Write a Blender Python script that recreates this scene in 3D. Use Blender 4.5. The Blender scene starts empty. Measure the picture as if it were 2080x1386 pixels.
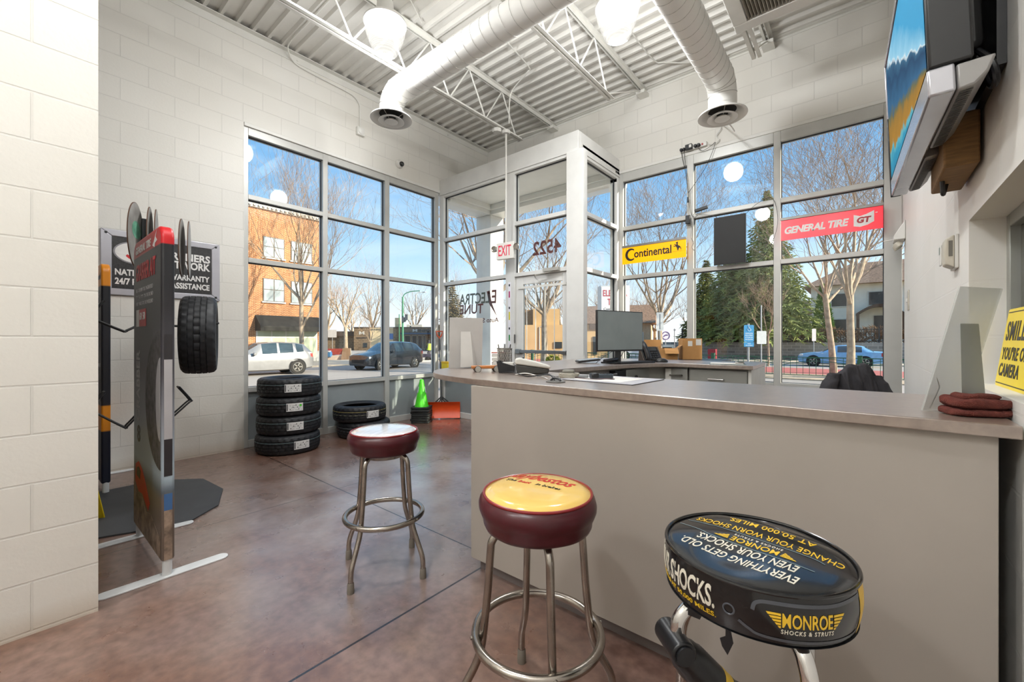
import bpy, bmesh, math, random
from mathutils import Vector, Matrix, noise

# ------------------------------------------------------------------ scene, camera, light
scene = bpy.context.scene
COL = scene.collection
PI = math.pi
V = Vector

cam_data = bpy.data.cameras.new('camera')
cam_data.sensor_width = 36.0
cam_data.lens = 36.0 * 854.13 / 2080.0
cam_data.shift_y = -0.00085
cam_data.clip_start = 0.03
cam_data.clip_end = 500
camera = bpy.data.objects.new('camera', cam_data)
camera.location = (0, 0, 1.22)
camera.rotation_euler = (PI / 2, 0, 0.694676)
COL.objects.link(camera)
scene.camera = camera

scene.view_settings.view_transform = 'Standard'
scene.view_settings.look = 'None'
scene.view_settings.gamma = 1.0
scene.view_settings.use_curve_mapping = False
scene.view_settings.exposure = EXPOSURE = 0.42
cy = scene.cycles
cy.use_denoising = True
cy.max_bounces = 8
cy.diffuse_bounces = 4
cy.glossy_bounces = 4
cy.transparent_max_bounces = 24
cy.transmission_bounces = 6
cy.caustics_reflective = False
cy.caustics_refractive = False
cy.sample_clamp_indirect = 6.0

LAMP_W = 92.0          # each high-bay bulb, watts
GLOBE_E = 0.85          # glow of the refractor glass
SKY = 1.0
SUN_W = 8.2
SUN_TO = V((1.0, 0.40, 0.42)).normalized()

world = bpy.data.worlds.new('sky')
scene.world = world
world.use_nodes = True
wn, wl = world.node_tree.nodes, world.node_tree.links
wn.clear()
w_out = wn.new('ShaderNodeOutputWorld')
w_bg = wn.new('ShaderNodeBackground')
w_tc = wn.new('ShaderNodeTexCoord')
w_sep = wn.new('ShaderNodeSeparateXYZ')
w_rmp = wn.new('ShaderNodeValToRGB')
w_map = wn.new('ShaderNodeMapping')
w_nz = wn.new('ShaderNodeTexNoise')
w_cr = wn.new('ShaderNodeValToRGB')
w_mix = wn.new('ShaderNodeMixRGB')
el = w_rmp.color_ramp.elements
el[0].position = 0.0
el[0].color = (0.90, 0.93, 0.94, 1)
el[1].position = 1.0
el[1].color = (0.30, 0.52, 0.86, 1)
for pos_, c_ in ((0.10, (0.66, 0.81, 0.93, 1)), (0.22, (0.36, 0.60, 0.86, 1)), (0.38, (0.145, 0.385, 0.71, 1)), (0.52, (0.15, 0.40, 0.74, 1))):
    e_ = el.new(pos_)
    e_.color = c_
w_map.inputs['Scale'].default_value = (1.2, 1.2, 6.0)
w_nz.inputs['Scale'].default_value = 2.2
w_nz.inputs['Detail'].default_value = 6
w_cr.color_ramp.elements[0].position = 0.52
w_cr.color_ramp.elements[1].position = 0.85
w_cr.color_ramp.elements[1].color = (0.5, 0.5, 0.5, 1)
w_mix.inputs['Color2'].default_value = (0.86, 0.92, 0.97, 1)
wl.new(w_tc.outputs['Generated'], w_sep.inputs[0])
wl.new(w_sep.outputs['Z'], w_rmp.inputs[0])
wl.new(w_tc.outputs['Generated'], w_map.inputs[0])
wl.new(w_map.outputs[0], w_nz.inputs['Vector'])
wl.new(w_nz.outputs['Fac'], w_cr.inputs[0])
wl.new(w_cr.outputs['Color'], w_mix.inputs['Fac'])
wl.new(w_rmp.outputs['Color'], w_mix.inputs['Color1'])
wl.new(w_mix.outputs[0], w_bg.inputs['Color'])
w_bg.inputs['Strength'].default_value = SKY
wl.new(w_bg.outputs[0], w_out.inputs['Surface'])

sun_d = bpy.data.lights.new('sun', 'SUN')
sun_d.energy = SUN_W
sun_d.angle = math.radians(0.6)
sun_d.color = (1.0, 0.90, 0.74)
sun = bpy.data.objects.new('sun', sun_d)
sun.rotation_euler = SUN_TO.to_track_quat('Z', 'Y').to_euler()
sun.location = (20, 10, 12)
COL.objects.link(sun)

# ------------------------------------------------------------------ helpers: materials
def lin(c):
    if isinstance(c, str):
        c = c.lstrip('#')
        c = [int(c[i:i + 2], 16) / 255 for i in (0, 2, 4)]
        return tuple(x / 12.92 if x <= 0.04045 else ((x + 0.055) / 1.055) ** 2.4 for x in c) + (1,)
    return tuple(c) + (1,) if len(c) == 3 else tuple(c)

MATS = {}
def mat(name, col, rough=0.5, metal=0.0, var=0.06, vs=6.0, bump=0.0, bs=40.0, coat=0.0, emit=0.0, spec=0.5, alpha=1.0, trans=0.0, ecol=None, stretch=None, col2=None, cpos=(0.35, 0.65)):
    if name in MATS:
        return MATS[name]
    m = bpy.data.materials.new(name)
    m.use_nodes = True
    n, l = m.node_tree.nodes, m.node_tree.links
    b = n['Principled BSDF']
    c = lin(col)
    tc = n.new('ShaderNodeTexCoord')
    src = tc.outputs['Object']
    if stretch:
        mp = n.new('ShaderNodeMapping')
        mp.inputs['Scale'].default_value = stretch
        l.new(src, mp.inputs[0])
        src = mp.outputs[0]
    nz = n.new('ShaderNodeTexNoise')
    nz.inputs['Scale'].default_value = vs
    nz.inputs['Detail'].default_value = 5
    l.new(src, nz.inputs['Vector'])
    rp = n.new('ShaderNodeValToRGB')
    if col2:
        a2 = lin(col2)
        rp.color_ramp.elements[0].color = a2
        rp.color_ramp.elements[1].color = c
    else:
        rp.color_ramp.elements[0].color = tuple(x * (1 - var) for x in c[:3]) + (1,)
        rp.color_ramp.elements[1].color = tuple(min(1, x * (1 + var)) for x in c[:3]) + (1,)
    rp.color_ramp.elements[0].position, rp.color_ramp.elements[1].position = cpos
    l.new(nz.outputs['Fac'], rp.inputs[0])
    l.new(rp.outputs['Color'], b.inputs['Base Color'])
    b.inputs['Roughness'].default_value = rough
    b.inputs['Metallic'].default_value = metal
    b.inputs['Specular IOR Level'].default_value = spec
    b.inputs['Coat Weight'].default_value = coat
    b.inputs['Coat Roughness'].default_value = 0.05
    b.inputs['Alpha'].default_value = alpha
    b.inputs['Transmission Weight'].default_value = trans
    if emit:
        b.inputs['Emission Color'].default_value = lin(ecol or col)
        b.inputs['Emission Strength'].default_value = emit
    if bump:
        nb = n.new('ShaderNodeTexNoise')
        nb.inputs['Scale'].default_value = bs
        nb.inputs['Detail'].default_value = 4
        l.new(src, nb.inputs['Vector'])
        bp = n.new('ShaderNodeBump')
        bp.inputs['Strength'].default_value = bump
        bp.inputs['Distance'].default_value = 0.01
        l.new(nb.outputs['Fac'], bp.inputs['Height'])
        l.new(bp.outputs[0], b.inputs['Normal'])
    MATS[name] = m
    return m

def nodes_of(name):
    m = bpy.data.materials.new(name)
    m.use_nodes = True
    MATS[name] = m
    return m, m.node_tree.nodes, m.node_tree.links, m.node_tree.nodes['Principled BSDF']

def glass_mat(name, tint=(0.97, 0.985, 0.98), base=0.020, edge=0.80, power=4.5):
    m, n, l, b = nodes_of(name)
    n.remove(b)
    out = n['Material Output']
    tr = n.new('ShaderNodeBsdfTransparent')
    tr.inputs[0].default_value = tuple(tint) + (1,)
    gl = n.new('ShaderNodeBsdfGlossy')
    gl.inputs['Roughness'].default_value = 0.0
    lw = n.new('ShaderNodeLayerWeight')
    lw.inputs['Blend'].default_value = 0.5
    pw = n.new('ShaderNodeMath')
    pw.operation = 'POWER'
    pw.inputs[1].default_value = power
    ma = n.new('ShaderNodeMath')
    ma.operation = 'MULTIPLY_ADD'
    ma.inputs[1].default_value = edge
    ma.inputs[2].default_value = base
    mx = n.new('ShaderNodeMixShader')
    l.new(lw.outputs['Facing'], pw.inputs[0])
    l.new(pw.outputs[0], ma.inputs[0])
    l.new(ma.outputs[0], mx.inputs[0])
    l.new(tr.outputs[0], mx.inputs[1])
    l.new(gl.outputs[0], mx.inputs[2])
    l.new(mx.outputs[0], out.inputs['Surface'])
    return m

# ------------------------------------------------------------------ helpers: geometry
class MB:
    def __init__(s):
        s.bm = bmesh.new()

    def box(s, x0, x1, y0, y1, z0, z1, mi=0, M=None):
        co = [(x, y, z) for x in (x0, x1) for y in (y0, y1) for z in (z0, z1)]
        vs = [s.bm.verts.new((M @ V(c)) if M else c) for c in co]
        for f in ((0, 1, 3, 2), (4, 6, 7, 5), (0, 4, 5, 1), (2, 3, 7, 6), (0, 2, 6, 4), (1, 5, 7, 3)):
            s.bm.faces.new([vs[i] for i in f]).material_index = mi
        return s

    def prism(s, pts, vec, mi=0, M=None):
        vec = V(vec)
        a = [V(p) for p in pts]
        b = [p + vec for p in a]
        if M:
            a = [M @ p for p in a]
            b = [M @ p for p in b]
        va = [s.bm.verts.new(p) for p in a]
        vb = [s.bm.verts.new(p) for p in b]
        n = len(va)
        s.bm.faces.new(va[::-1]).material_index = mi
        s.bm.faces.new(vb).material_index = mi
        for i in range(n):
            j = (i + 1) % n
            s.bm.faces.new((va[i], va[j], vb[j], vb[i])).material_index = mi
        return s

    def face(s, pts, mi=0):
        s.bm.faces.new([s.bm.verts.new(p) for p in pts]).material_index = mi
        return s

    def mesh(s, verts, faces, mi=0, M=None):
        vs = [s.bm.verts.new((M @ V(c)) if M else c) for c in verts]
        for f in faces:
            try:
                s.bm.faces.new([vs[i] for i in f]).material_index = mi
            except ValueError:
                pass
        return s

    def tube(s, pts, r, n=8, mi=0, caps=True, closed=False, M=None):
        P = [V(p) for p in pts]
        if M:
            P = [M @ p for p in P]
        k = len(P)
        R = list(r) if isinstance(r, (list, tuple)) else [r] * k
        rings = []
        up = None
        for i in range(k):
            if closed:
                t = P[(i + 1) % k] - P[i - 1]
            else:
                t = P[min(i + 1, k - 1)] - P[max(i - 1, 0)]
            if t.length < 1e-9:
                t = V((0, 0, 1))
            t.normalize()
            if up is None:
                up = V((0, 0, 1)) if abs(t.z) < 0.9 else V((1, 0, 0))
            a = up - t * up.dot(t)
            if a.length < 1e-6:
                a = t.orthogonal()
            a.normalize()
            up = a
            b = t.cross(a)
            rings.append([s.bm.verts.new(P[i] + (a * math.cos(2 * PI * j / n) + b * math.sin(2 * PI * j / n)) * R[i]) for j in range(n)])
        for i in range(k if closed else k - 1):
            q, w = rings[i], rings[(i + 1) % k]
            for j in range(n):
                jj = (j + 1) % n
                s.bm.faces.new((q[j], q[jj], w[jj], w[j])).material_index = mi
        if caps and not closed:
            s.bm.faces.new(rings[0][::-1]).material_index = mi
            s.bm.faces.new(rings[-1]).material_index = mi
        return s

    def lathe(s, prof, n=32, M=None, mi=0, cap0=True, cap1=True, sx=1.0, sy=1.0):
        rings = []
        for r, z in prof:
            if r < 1e-6:
                c = V((0, 0, z))
                rings.append([s.bm.verts.new(M @ c if M else c)])
            else:
                ring = []
                for j in range(n):
                    c = V((r * sx * math.cos(2 * PI * j / n), r * sy * math.sin(2 * PI * j / n), z))
                    ring.append(s.bm.verts.new(M @ c if M else c))
                rings.append(ring)
        for q, w in zip(rings, rings[1:]):
            for j in range(n):
                jj = (j + 1) % n
                if len(q) == 1 and len(w) == 1:
                    continue
                if len(q) == 1:
                    f = (q[0], w[jj], w[j])
                elif len(w) == 1:
                    f = (q[j], q[jj], w[0])
                else:
                    f = (q[j], q[jj], w[jj], w[j])
                s.bm.faces.new(f).material_index = mi
        if cap0 and len(rings[0]) > 1:
            s.bm.faces.new(rings[0][::-1]).material_index = mi
        if cap1 and len(rings[-1]) > 1:
            s.bm.faces.new(rings[-1]).material_index = mi
        return s

    def grid(s, fn, nu, nv, mi=0, closeu=False):
        rows = [[s.bm.verts.new(fn(i / nu, j / nv)) for j in range(nv + 1)] for i in range(nu if closeu else nu + 1)]
        R = len(rows)
        for i in range(R if closeu else R - 1):
            a, b = rows[i], rows[(i + 1) % R]
            for j in range(nv):
                s.bm.faces.new((a[j], b[j], b[j + 1], a[j + 1])).material_index = mi
        return s

    def ball(s, c, r, n=12, mi=0, sc=(1, 1, 1), M=None):
        T = Matrix.Translation(V(c)) @ Matrix.Diagonal((sc[0], sc[1], sc[2], 1))
        if M:
            T = M @ T
        k = max(4, n // 2)
        prof = [(0, -r)] + [(r * math.sin(PI * i / k), -r * math.cos(PI * i / k)) for i in range(1, k)] + [(0, r)]
        return s.lathe(prof, n, T, mi)

    def text(s, body, w, h, M, ext=0.0006, mi=0, shear=0.0, bold=0.0, spacing=1.0, fn=None, keep=False, align='c'):
        """lettering fitted into a w x h rectangle in the local xy plane (z up out of the surface), placed by M or bent by fn"""
        cu = bpy.data.curves.new('lettering', 'FONT')
        cu.body = body
        cu.extrude = 0.02
        cu.shear = shear
        cu.offset = bold
        cu.space_character = spacing
        cu.resolution_u = 3
        o = bpy.data.objects.new('lettering', cu)
        me = o.to_mesh()
        vs = [v.co.copy() for v in me.vertices]
        fs = [tuple(p.vertices) for p in me.polygons]
        o.to_mesh_clear()
        bpy.data.objects.remove(o)
        bpy.data.curves.remove(cu)
        x0, x1 = min(v.x for v in vs), max(v.x for v in vs)
        y0, y1 = min(v.y for v in vs), max(v.y for v in vs)
        kx, ky = w / (x1 - x0), h / (y1 - y0)
        if keep:
            kx = ky = min(kx, ky)
        out = []
        for v in vs:
            lx = (v.x - (x0 + x1) / 2) * kx
            if align == 'l':
                lx = (v.x - x0) * kx
            if align == 'r':
                lx = (v.x - x1) * kx
            p = V((lx, (v.y - (y0 + y1) / 2) * ky, ext if v.z > 0 else 0.0))
            out.append(fn(p) if fn else M @ p)
        return s.mesh(out, fs, mi)

    def build(s, name, mats, parent=None, smooth=40, bevel=0.0, seg=2, recalc=True, sub=0):
        bm = s.bm
        if recalc:
            bmesh.ops.recalc_face_normals(bm, faces=bm.faces)
        if smooth:
            lim = math.radians(smooth)
            for f in bm.faces:
                f.smooth = True
            for e in bm.edges:
                if len(e.link_faces) != 2 or e.calc_face_angle(0) > lim:
                    e.smooth = False
        me = bpy.data.meshes.new(name)
        bm.to_mesh(me)
        bm.free()
        for m in (mats if isinstance(mats, (list, tuple)) else [mats]):
            me.materials.append(m)
        o = bpy.data.objects.new(name, me)
        COL.objects.link(o)
        if parent:
            o.parent = parent
        if bevel:
            b = o.modifiers.new('soft edges', 'BEVEL')
            b.width = bevel
            b.segments = seg
            b.limit_method = 'ANGLE'
            b.angle_limit = math.radians(35)
            b.harden_normals = False
        if sub:
            b = o.modifiers.new('smooth', 'SUBSURF')
            b.levels = b.render_levels = sub
        return o

def tag(o, label=None, cat=None, group=None, kind=None):
    if label:
        o['label'] = label
    if cat:
        o['category'] = cat
    if group:
        o['group'] = group
    if kind:
        o['kind'] = kind
    return o

def thing(name, label, cat, loc=(0, 0, 0), rz=0.0, group=None, kind=None, rot=None):
    o = bpy.data.objects.new(name, None)
    o.empty_display_size = 0.1
    COL.objects.link(o)
    o.location = loc
    o.rotation_euler = rot if rot else (0, 0, rz)
    return tag(o, label, cat, group, kind)

def kids(o):
    return [c for c in bpy.data.objects if c.parent == o]

def copy_tree(o, parent=None):
    c = o.copy()
    COL.objects.link(c)
    if parent:
        c.parent = parent
    for ch in kids(o):
        copy_tree(ch, c)
    return c

def MT(x, y, z):
    return Matrix.Translation(V((x, y, z)))

def basis(o, x, y, z):
    """matrix with columns x, y, z at origin o"""
    x, y, z, o = V(x), V(y), V(z), V(o)
    return Matrix(((x.x, y.x, z.x, o.x), (x.y, y.y, z.y, o.y), (x.z, y.z, z.z, o.z), (0, 0, 0, 1)))

def RZ(a):
    return Matrix.Rotation(a, 4, 'Z')

def arc(c, r, a0, a1, n, ax=(1, 0, 0), ay=(0, 0, 1)):
    c, ax, ay = V(c), V(ax), V(ay)
    return [c + ax * (r * math.cos(a0 + (a1 - a0) * i / n)) + ay * (r * math.sin(a0 + (a1 - a0) * i / n)) for i in range(n + 1)]

def smooth_path(pts, k=6):
    """Catmull-Rom through the points"""
    P = [V(p) for p in pts]
    out = []
    for i in range(len(P) - 1):
        p0, p1, p2, p3 = P[max(i - 1, 0)], P[i], P[i + 1], P[min(i + 2, len(P) - 1)]
        for j in range(k):
            t = j / k
            out.append(0.5 * ((2 * p1) + (p2 - p0) * t + (2 * p0 - 5 * p1 + 4 * p2 - p3) * t * t + (3 * p1 - p0 - 3 * p2 + p3) * t ** 3))
    out.append(P[-1])
    return out

def rrect(w, h, r, n=5):
    """rounded rectangle outline centred on 0 in xy"""
    o = []
    for cx, cyy, a in ((w / 2 - r, h / 2 - r, 0), (-w / 2 + r, h / 2 - r, PI / 2), (-w / 2 + r, -h / 2 + r, PI), (w / 2 - r, -h / 2 + r, 1.5 * PI)):
        for i in range(n + 1):
            t = a + PI / 2 * i / n
            o.append((cx + r * math.cos(t), cyy + r * math.sin(t), 0))
    return o
# ------------------------------------------------------------------ materials of the room
def cmu(name, axis, ph=0.0, pz=0.015, col='#dedbd4', dirt=False, faint=False):
    m, n, l, b = nodes_of(name)
    geo = n.new('ShaderNodeNewGeometry')
    sp = n.new('ShaderNodeSeparateXYZ')
    l.new(geo.outputs['Position'], sp.inputs[0])
    cb = n.new('ShaderNodeCombineXYZ')
    def add(s, k):
        q = n.new('ShaderNodeMath')
        q.operation = 'ADD'
        q.inputs[1].default_value = k
        l.new(s, q.inputs[0])
        return q.outputs[0]
    l.new(add(sp.outputs[axis], ph + 40.64), cb.inputs[0])
    l.new(add(sp.outputs[2], 20.32 - pz), cb.inputs[1])
    br = n.new('ShaderNodeTexBrick')
    br.inputs['Scale'].default_value = 1.0
    br.inputs['Brick Width'].default_value = 0.4064
    br.inputs['Row Height'].default_value = 0.2032
    br.inputs['Mortar Size'].default_value = 0.0045
    br.inputs['Mortar Smooth'].default_value = 0.35
    c = lin(col)
    br.inputs['Color1'].default_value = c
    br.inputs['Color2'].default_value = tuple(x * 0.97 for x in c[:3]) + (1,)
    br.inputs['Mortar'].default_value = tuple(x * (0.985 if faint else 0.90) for x in c[:3]) + (1,)
    l.new(cb.outputs[0], br.inputs['Vector'])
    nz = n.new('ShaderNodeTexNoise')
    nz.inputs['Scale'].default_value = 55
    nz.inputs['Detail'].default_value = 5
    l.new(geo.outputs['Position'], nz.inputs['Vector'])
    big = n.new('ShaderNodeTexNoise')
    big.inputs['Scale'].default_value = 1.1
    big.inputs['Detail'].default_value = 4
    l.new(geo.outputs['Position'], big.inputs['Vector'])
    rp = n.new('ShaderNodeValToRGB')
    rp.color_ramp.elements[0].position, rp.color_ramp.elements[1].position = 0.3, 0.7
    rp.color_ramp.elements[0].color = (0.955, 0.945, 0.925, 1)
    rp.color_ramp.elements[1].color = (1, 1, 1, 1)
    l.new(big.outputs['Fac'], rp.inputs[0])
    mu = n.new('ShaderNodeMixRGB')
    mu.blend_type = 'MULTIPLY'
    mu.inputs[0].default_value = 1
    l.new(br.outputs['Color'], mu.inputs[1])
    l.new(rp.outputs['Color'], mu.inputs[2])
    last = mu.outputs[0]
    if dirt:      # scuffed, stained strip of paint just above the floor
        r2 = n.new('ShaderNodeValToRGB')
        r2.color_ramp.elements[0].position, r2.color_ramp.elements[1].position = 0.02, 0.14
        r2.color_ramp.elements[0].color = (0.72, 0.62, 0.52, 1)
        r2.color_ramp.elements[1].color = (1, 1, 1, 1)
        jit = n.new('ShaderNodeMath')
        jit.operation = 'MULTIPLY_ADD'
        jit.inputs[1].default_value = 0.22
        l.new(big.outputs['Fac'], jit.inputs[0])
        l.new(add(sp.outputs[2], -0.09), jit.inputs[2])
        l.new(jit.outputs[0], r2.inputs[0])
        m2 = n.new('ShaderNodeMixRGB')
        m2.blend_type = 'MULTIPLY'
        m2.inputs[0].default_value = 0.7
        l.new(last, m2.inputs[1])
        l.new(r2.outputs['Color'], m2.inputs[2])
        last = m2.outputs[0]
    l.new(last, b.inputs['Base Color'])
    b.inputs['Roughness'].default_value = 0.55
    sub = n.new('ShaderNodeMath')
    sub.operation = 'MULTIPLY_ADD'
    sub.inputs[1].default_value = -1.0
    l.new(br.outputs['Fac'], sub.inputs[0])
    m3 = n.new('ShaderNodeMath')
    m3.operation = 'MULTIPLY'
    m3.inputs[1].default_value = 0.35
    l.new(nz.outputs['Fac'], m3.inputs[0])
    l.new(m3.outputs[0], sub.inputs[2])
    bp = n.new('ShaderNodeBump')
    bp.inputs['Strength'].default_value = 0.22 if faint else 0.55
    bp.inputs['Distance'].default_value = 0.004
    l.new(sub.outputs[0], bp.inputs['Height'])
    l.new(bp.outputs[0], b.inputs['Normal'])
    return m

def concrete_floor():
    m, n, l, b = nodes_of('stained_concrete')
    geo = n.new('ShaderNodeNewGeometry')
    P = geo.outputs['Position']
    sp = n.new('ShaderNodeSeparateXYZ')
    l.new(P, sp.inputs[0])
    def noise_(sc, det=6, dist=0.0):
        q = n.new('ShaderNodeTexNoise')
        q.inputs['Scale'].default_value = sc
        q.inputs['Detail'].default_value = det
        q.inputs['Distortion'].default_value = dist
        l.new(P, q.inputs['Vector'])
        return q.outputs['Fac']
    def ramp(src, stops):
        q = n.new('ShaderNodeValToRGB')
        e = q.color_ramp.elements
        e[0].position, e[0].color = stops[0][0], lin(stops[0][1])
        e[1].position, e[1].color = stops[-1][0], lin(stops[-1][1])
        for p, c in stops[1:-1]:
            x = e.new(p)
            x.color = lin(c)
        l.new(src, q.inputs[0])
        return q.outputs['Color']
    base = ramp(noise_(1.6, 8), ((0.25, '#6b4838'), (0.42, '#795645'), (0.52, '#84675a'), (0.62, '#7d6158'), (0.78, '#8f725c')))
    fine = ramp(noise_(22, 6), ((0.3, '#c4bcb6'), (0.7, '#ffffff')))
    mx = n.new('ShaderNodeMixRGB')
    mx.blend_type = 'MULTIPLY'
    mx.inputs[0].default_value = 1
    l.new(base, mx.inputs[1])
    l.new(fine, mx.inputs[2])
    # window glare painted into the floor colour as a pale round patch
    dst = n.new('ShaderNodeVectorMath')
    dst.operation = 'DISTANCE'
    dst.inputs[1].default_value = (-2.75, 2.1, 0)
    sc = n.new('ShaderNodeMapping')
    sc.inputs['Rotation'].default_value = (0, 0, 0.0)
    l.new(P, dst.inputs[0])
    glare = n.new('ShaderNodeMapRange')
    glare.inputs[1].default_value, glare.inputs[2].default_value = 2.1, 0.6
    glare.inputs[3].default_value, glare.inputs[4].default_value = 0.0, 0.75
    l.new(dst.outputs['Value'], glare.inputs[0])
    patchy = ramp(noise_(2.3, 8), ((0.30, '#303030'), (0.62, '#ffffff')))  # noise that mottles the painted glare
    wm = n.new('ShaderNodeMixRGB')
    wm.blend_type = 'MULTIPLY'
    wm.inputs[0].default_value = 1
    l.new(patchy, wm.inputs[1])
    l.new(glare.outputs[0], wm.inputs[2])
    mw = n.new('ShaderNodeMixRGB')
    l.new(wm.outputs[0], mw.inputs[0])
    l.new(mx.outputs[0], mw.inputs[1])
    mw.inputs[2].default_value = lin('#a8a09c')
    # saw-cut joints
    def line(sock, c, w):
        a = n.new('ShaderNodeMath')
        a.operation = 'SUBTRACT'
        a.inputs[1].default_value = c
        l.new(sock, a.inputs[0])
        q = n.new('ShaderNodeMath')
        q.operation = 'ABSOLUTE'
        l.new(a.outputs[0], q.inputs[0])
        k = n.new('ShaderNodeMath')
        k.operation = 'LESS_THAN'
        k.inputs[1].default_value = w
        l.new(q.outputs[0], k.inputs[0])
        return k.outputs[0]
    L = [line(sp.outputs[0], -1.57, 0.0055), line(sp.outputs[0], -3.31, 0.0028), line(sp.outputs[1], 1.74, 0.0042), line(sp.outputs[0], -5.05, 0.003)]
    acc = L[0]
    for q in L[1:]:
        a = n.new('ShaderNodeMath')
        a.operation = 'MAXIMUM'
        l.new(acc, a.inputs[0])
        l.new(q, a.inputs[1])
        acc = a.outputs[0]
    mj = n.new('ShaderNodeMixRGB')
    l.new(acc, mj.inputs[0])
    l.new(mw.outputs[0], mj.inputs[1])
    mj.inputs[2].default_value = lin('#1c1310')
    l.new(mj.outputs[0], b.inputs['Base Color'])
    rg = n.new('ShaderNodeMapRange')
    rg.inputs[1].default_value, rg.inputs[2].default_value = 0.3, 0.7
    rg.inputs[3].default_value, rg.inputs[4].default_value = 0.22, 0.42
    l.new(noise_(3.2, 6), rg.inputs[0])
    l.new(rg.outputs[0], b.inputs['Roughness'])
    b.inputs['Specular IOR Level'].default_value = 0.55
    b.inputs['Coat Weight'].default_value = 0.8
    b.inputs['Coat Roughness'].default_value = 0.22
    bp = n.new('ShaderNodeBump')
    bp.inputs['Strength'].default_value = 0.25
    bp.inputs['Distance'].default_value = 0.006
    ad = n.new('ShaderNodeMath')
    ad.operation = 'SUBTRACT'
    l.new(noise_(14, 8), ad.inputs[0])
    l.new(acc, ad.inputs[1])
    l.new(ad.outputs[0], bp.inputs['Height'])
    l.new(bp.outputs[0], b.inputs['Normal'])
    return m

CMU_X = cmu('painted_block_side', 1, ph=-1.284 + 0.2032, dirt=True)
CMU_Y = cmu('painted_block_front', 0)
CMU_R = cmu('painted_block_right', 1, col='#e6e4df', faint=True)
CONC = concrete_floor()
PAINT = mat('white_paint', '#dcdad4', rough=0.5, var=0.03)
DECK = mat('white_deck_paint', '#d4d1ca', rough=0.5, var=0.05, vs=3)
STEEL_W = mat('white_steel_paint', '#d9d7d0', rough=0.4, var=0.03)
ALU = mat('painted_aluminium', '#bcbbb6', rough=0.38, metal=0.15, var=0.03)
ALU_W = mat('white_aluminium', '#d8d7d3', rough=0.4, var=0.03)
GASKET = mat('black_gasket', '#20242a', rough=0.6)
SPANDREL = mat('grey_spandrel', '#8e9495', rough=0.45, var=0.08, vs=2.0)
GLASS = glass_mat('window_glass')
FLUTE_SHADE = mat('flute_shade', '#1b1815', rough=0.9)
TINT = glass_mat('dark_tinted_glass', tint=(0.30, 0.32, 0.31), base=0.06)

XL, YV, XV, YF, XR, ZC = -5.333, 4.544, -2.714, 5.70, 0.305, 4.705

# ------------------------------------------------------------------ floor, walls, ceiling
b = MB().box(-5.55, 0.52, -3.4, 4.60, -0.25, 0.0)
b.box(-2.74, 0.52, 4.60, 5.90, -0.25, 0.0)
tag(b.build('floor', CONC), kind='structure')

b = MB()
b.box(XL - 0.2, XL, -3.4, 1.70, 0, 4.85)
b.box(XL - 0.2, XL, 1.70, 4.60, 3.672, 4.85)
b.box(XL - 0.2, XL, 4.60, 5.90, 3.66, 4.85)
tag(b.build('wall_left', CMU_X), kind='structure')
b = MB()
b.box(XL, XV, YF, YF + 0.2, 3.66, 4.85)
b.box(XV, 0.52, YF, YF + 0.2, 3.668, 4.85)
tag(b.build('wall_front', CMU_Y), kind='structure')
b = MB()
b.box(XR, XR + 0.2, 2.295, 5.43, 0, 4.85)
b.box(XR, XR + 0.2, -3.4, 2.295, 1.665, 4.85)
b.box(XR, XR + 0.2, 0.8, 2.295, 0, 1.062)
b.box(XR, XR + 0.2, -3.4, 0.8, 0, 1.665)
b.box(XR, XR + 0.2, 5.43, 5.90, 2.35, 4.85)
tag(b.build('wall_right', CMU_R), kind='structure')
tag(MB().box(-5.55, 0.52, -3.4, -3.2, 0, 4.85).build('wall_back', CMU_Y), kind='structure')
tag(MB().box(-2.95, -2.643, -3.2, 0.262, 0, 4.70).build('wall_near', CMU_X), kind='structure')

# corrugated steel deck, flutes running across the room
b = MB()
prof = []
y = -3.4
p = 0.1545
y = 1.188 - p * 30
while y < 5.9:
    prof += [(y, 4.742), (y + 0.092, 4.742), (y + 0.108, 4.704), (y + 0.1385, 4.704)]
    y += p
up = [b.bm.verts.new((XL - 0.1, q[0], q[1])) for q in prof]
dn = [b.bm.verts.new((XR + 0.15, q[0], q[1])) for q in prof]
for i in range(len(prof) - 1):
    b.bm.faces.new((up[i], up[i + 1], dn[i + 1], dn[i]))
b.box(XL - 0.2, XR + 0.2, -3.4, 5.9, 4.76, 4.86)
tag(b.build('ceiling', DECK, recalc=False, smooth=0), kind='structure')
b = MB().box(XL + 0.001, XL + 0.012, -3.2, YF, 4.704, 4.757)  # dark strip painted in for the shade of the open flute ends
tag(b.build('flute_shade_strip', FLUTE_SHADE), kind='structure')
b = MB()
b.box(XL, XL + 0.008, -3.2, YF, 4.615, 4.703)
b.box(XL, XL + 0.075, -3.2, YF, 4.695, 4.703)
y = -2.6
while y < 5.6:
    b.lathe([(0.014, 0), (0.014, 0.012), (0, 0.014)], 6, basis((XL + 0.006, y, 4.652), (0, 1, 0), (0, 0, 1), (1, 0, 0)))
    y += 1.22
tag(b.build('trim_2', STEEL_W), kind='structure')
b = MB().box(XL + 0.08, XR, YF - 0.006, YF - 0.0005, 4.672, 4.703).box(XL + 0.08, XR, YF - 0.05, YF - 0.0005, 4.697, 4.703)
tag(b.build('trim_3', STEEL_W), kind='structure')
# steel lintels over the glass
b = MB()
b.box(XL - 0.06, XL + 0.012, 1.70, YV, 3.632, 3.672)
b.box(XV, XR, YF - 0.012, YF + 0.06, 3.632, 3.672)
tag(b.build('trim_4', PAINT, bevel=0.004), kind='structure')

# ------------------------------------------------------------------ glazing
def cells(a_lines, z_lines):
    return [(a0, a1, z0, z1) for a0, a1 in a_lines for z0, z1 in z_lines]

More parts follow.
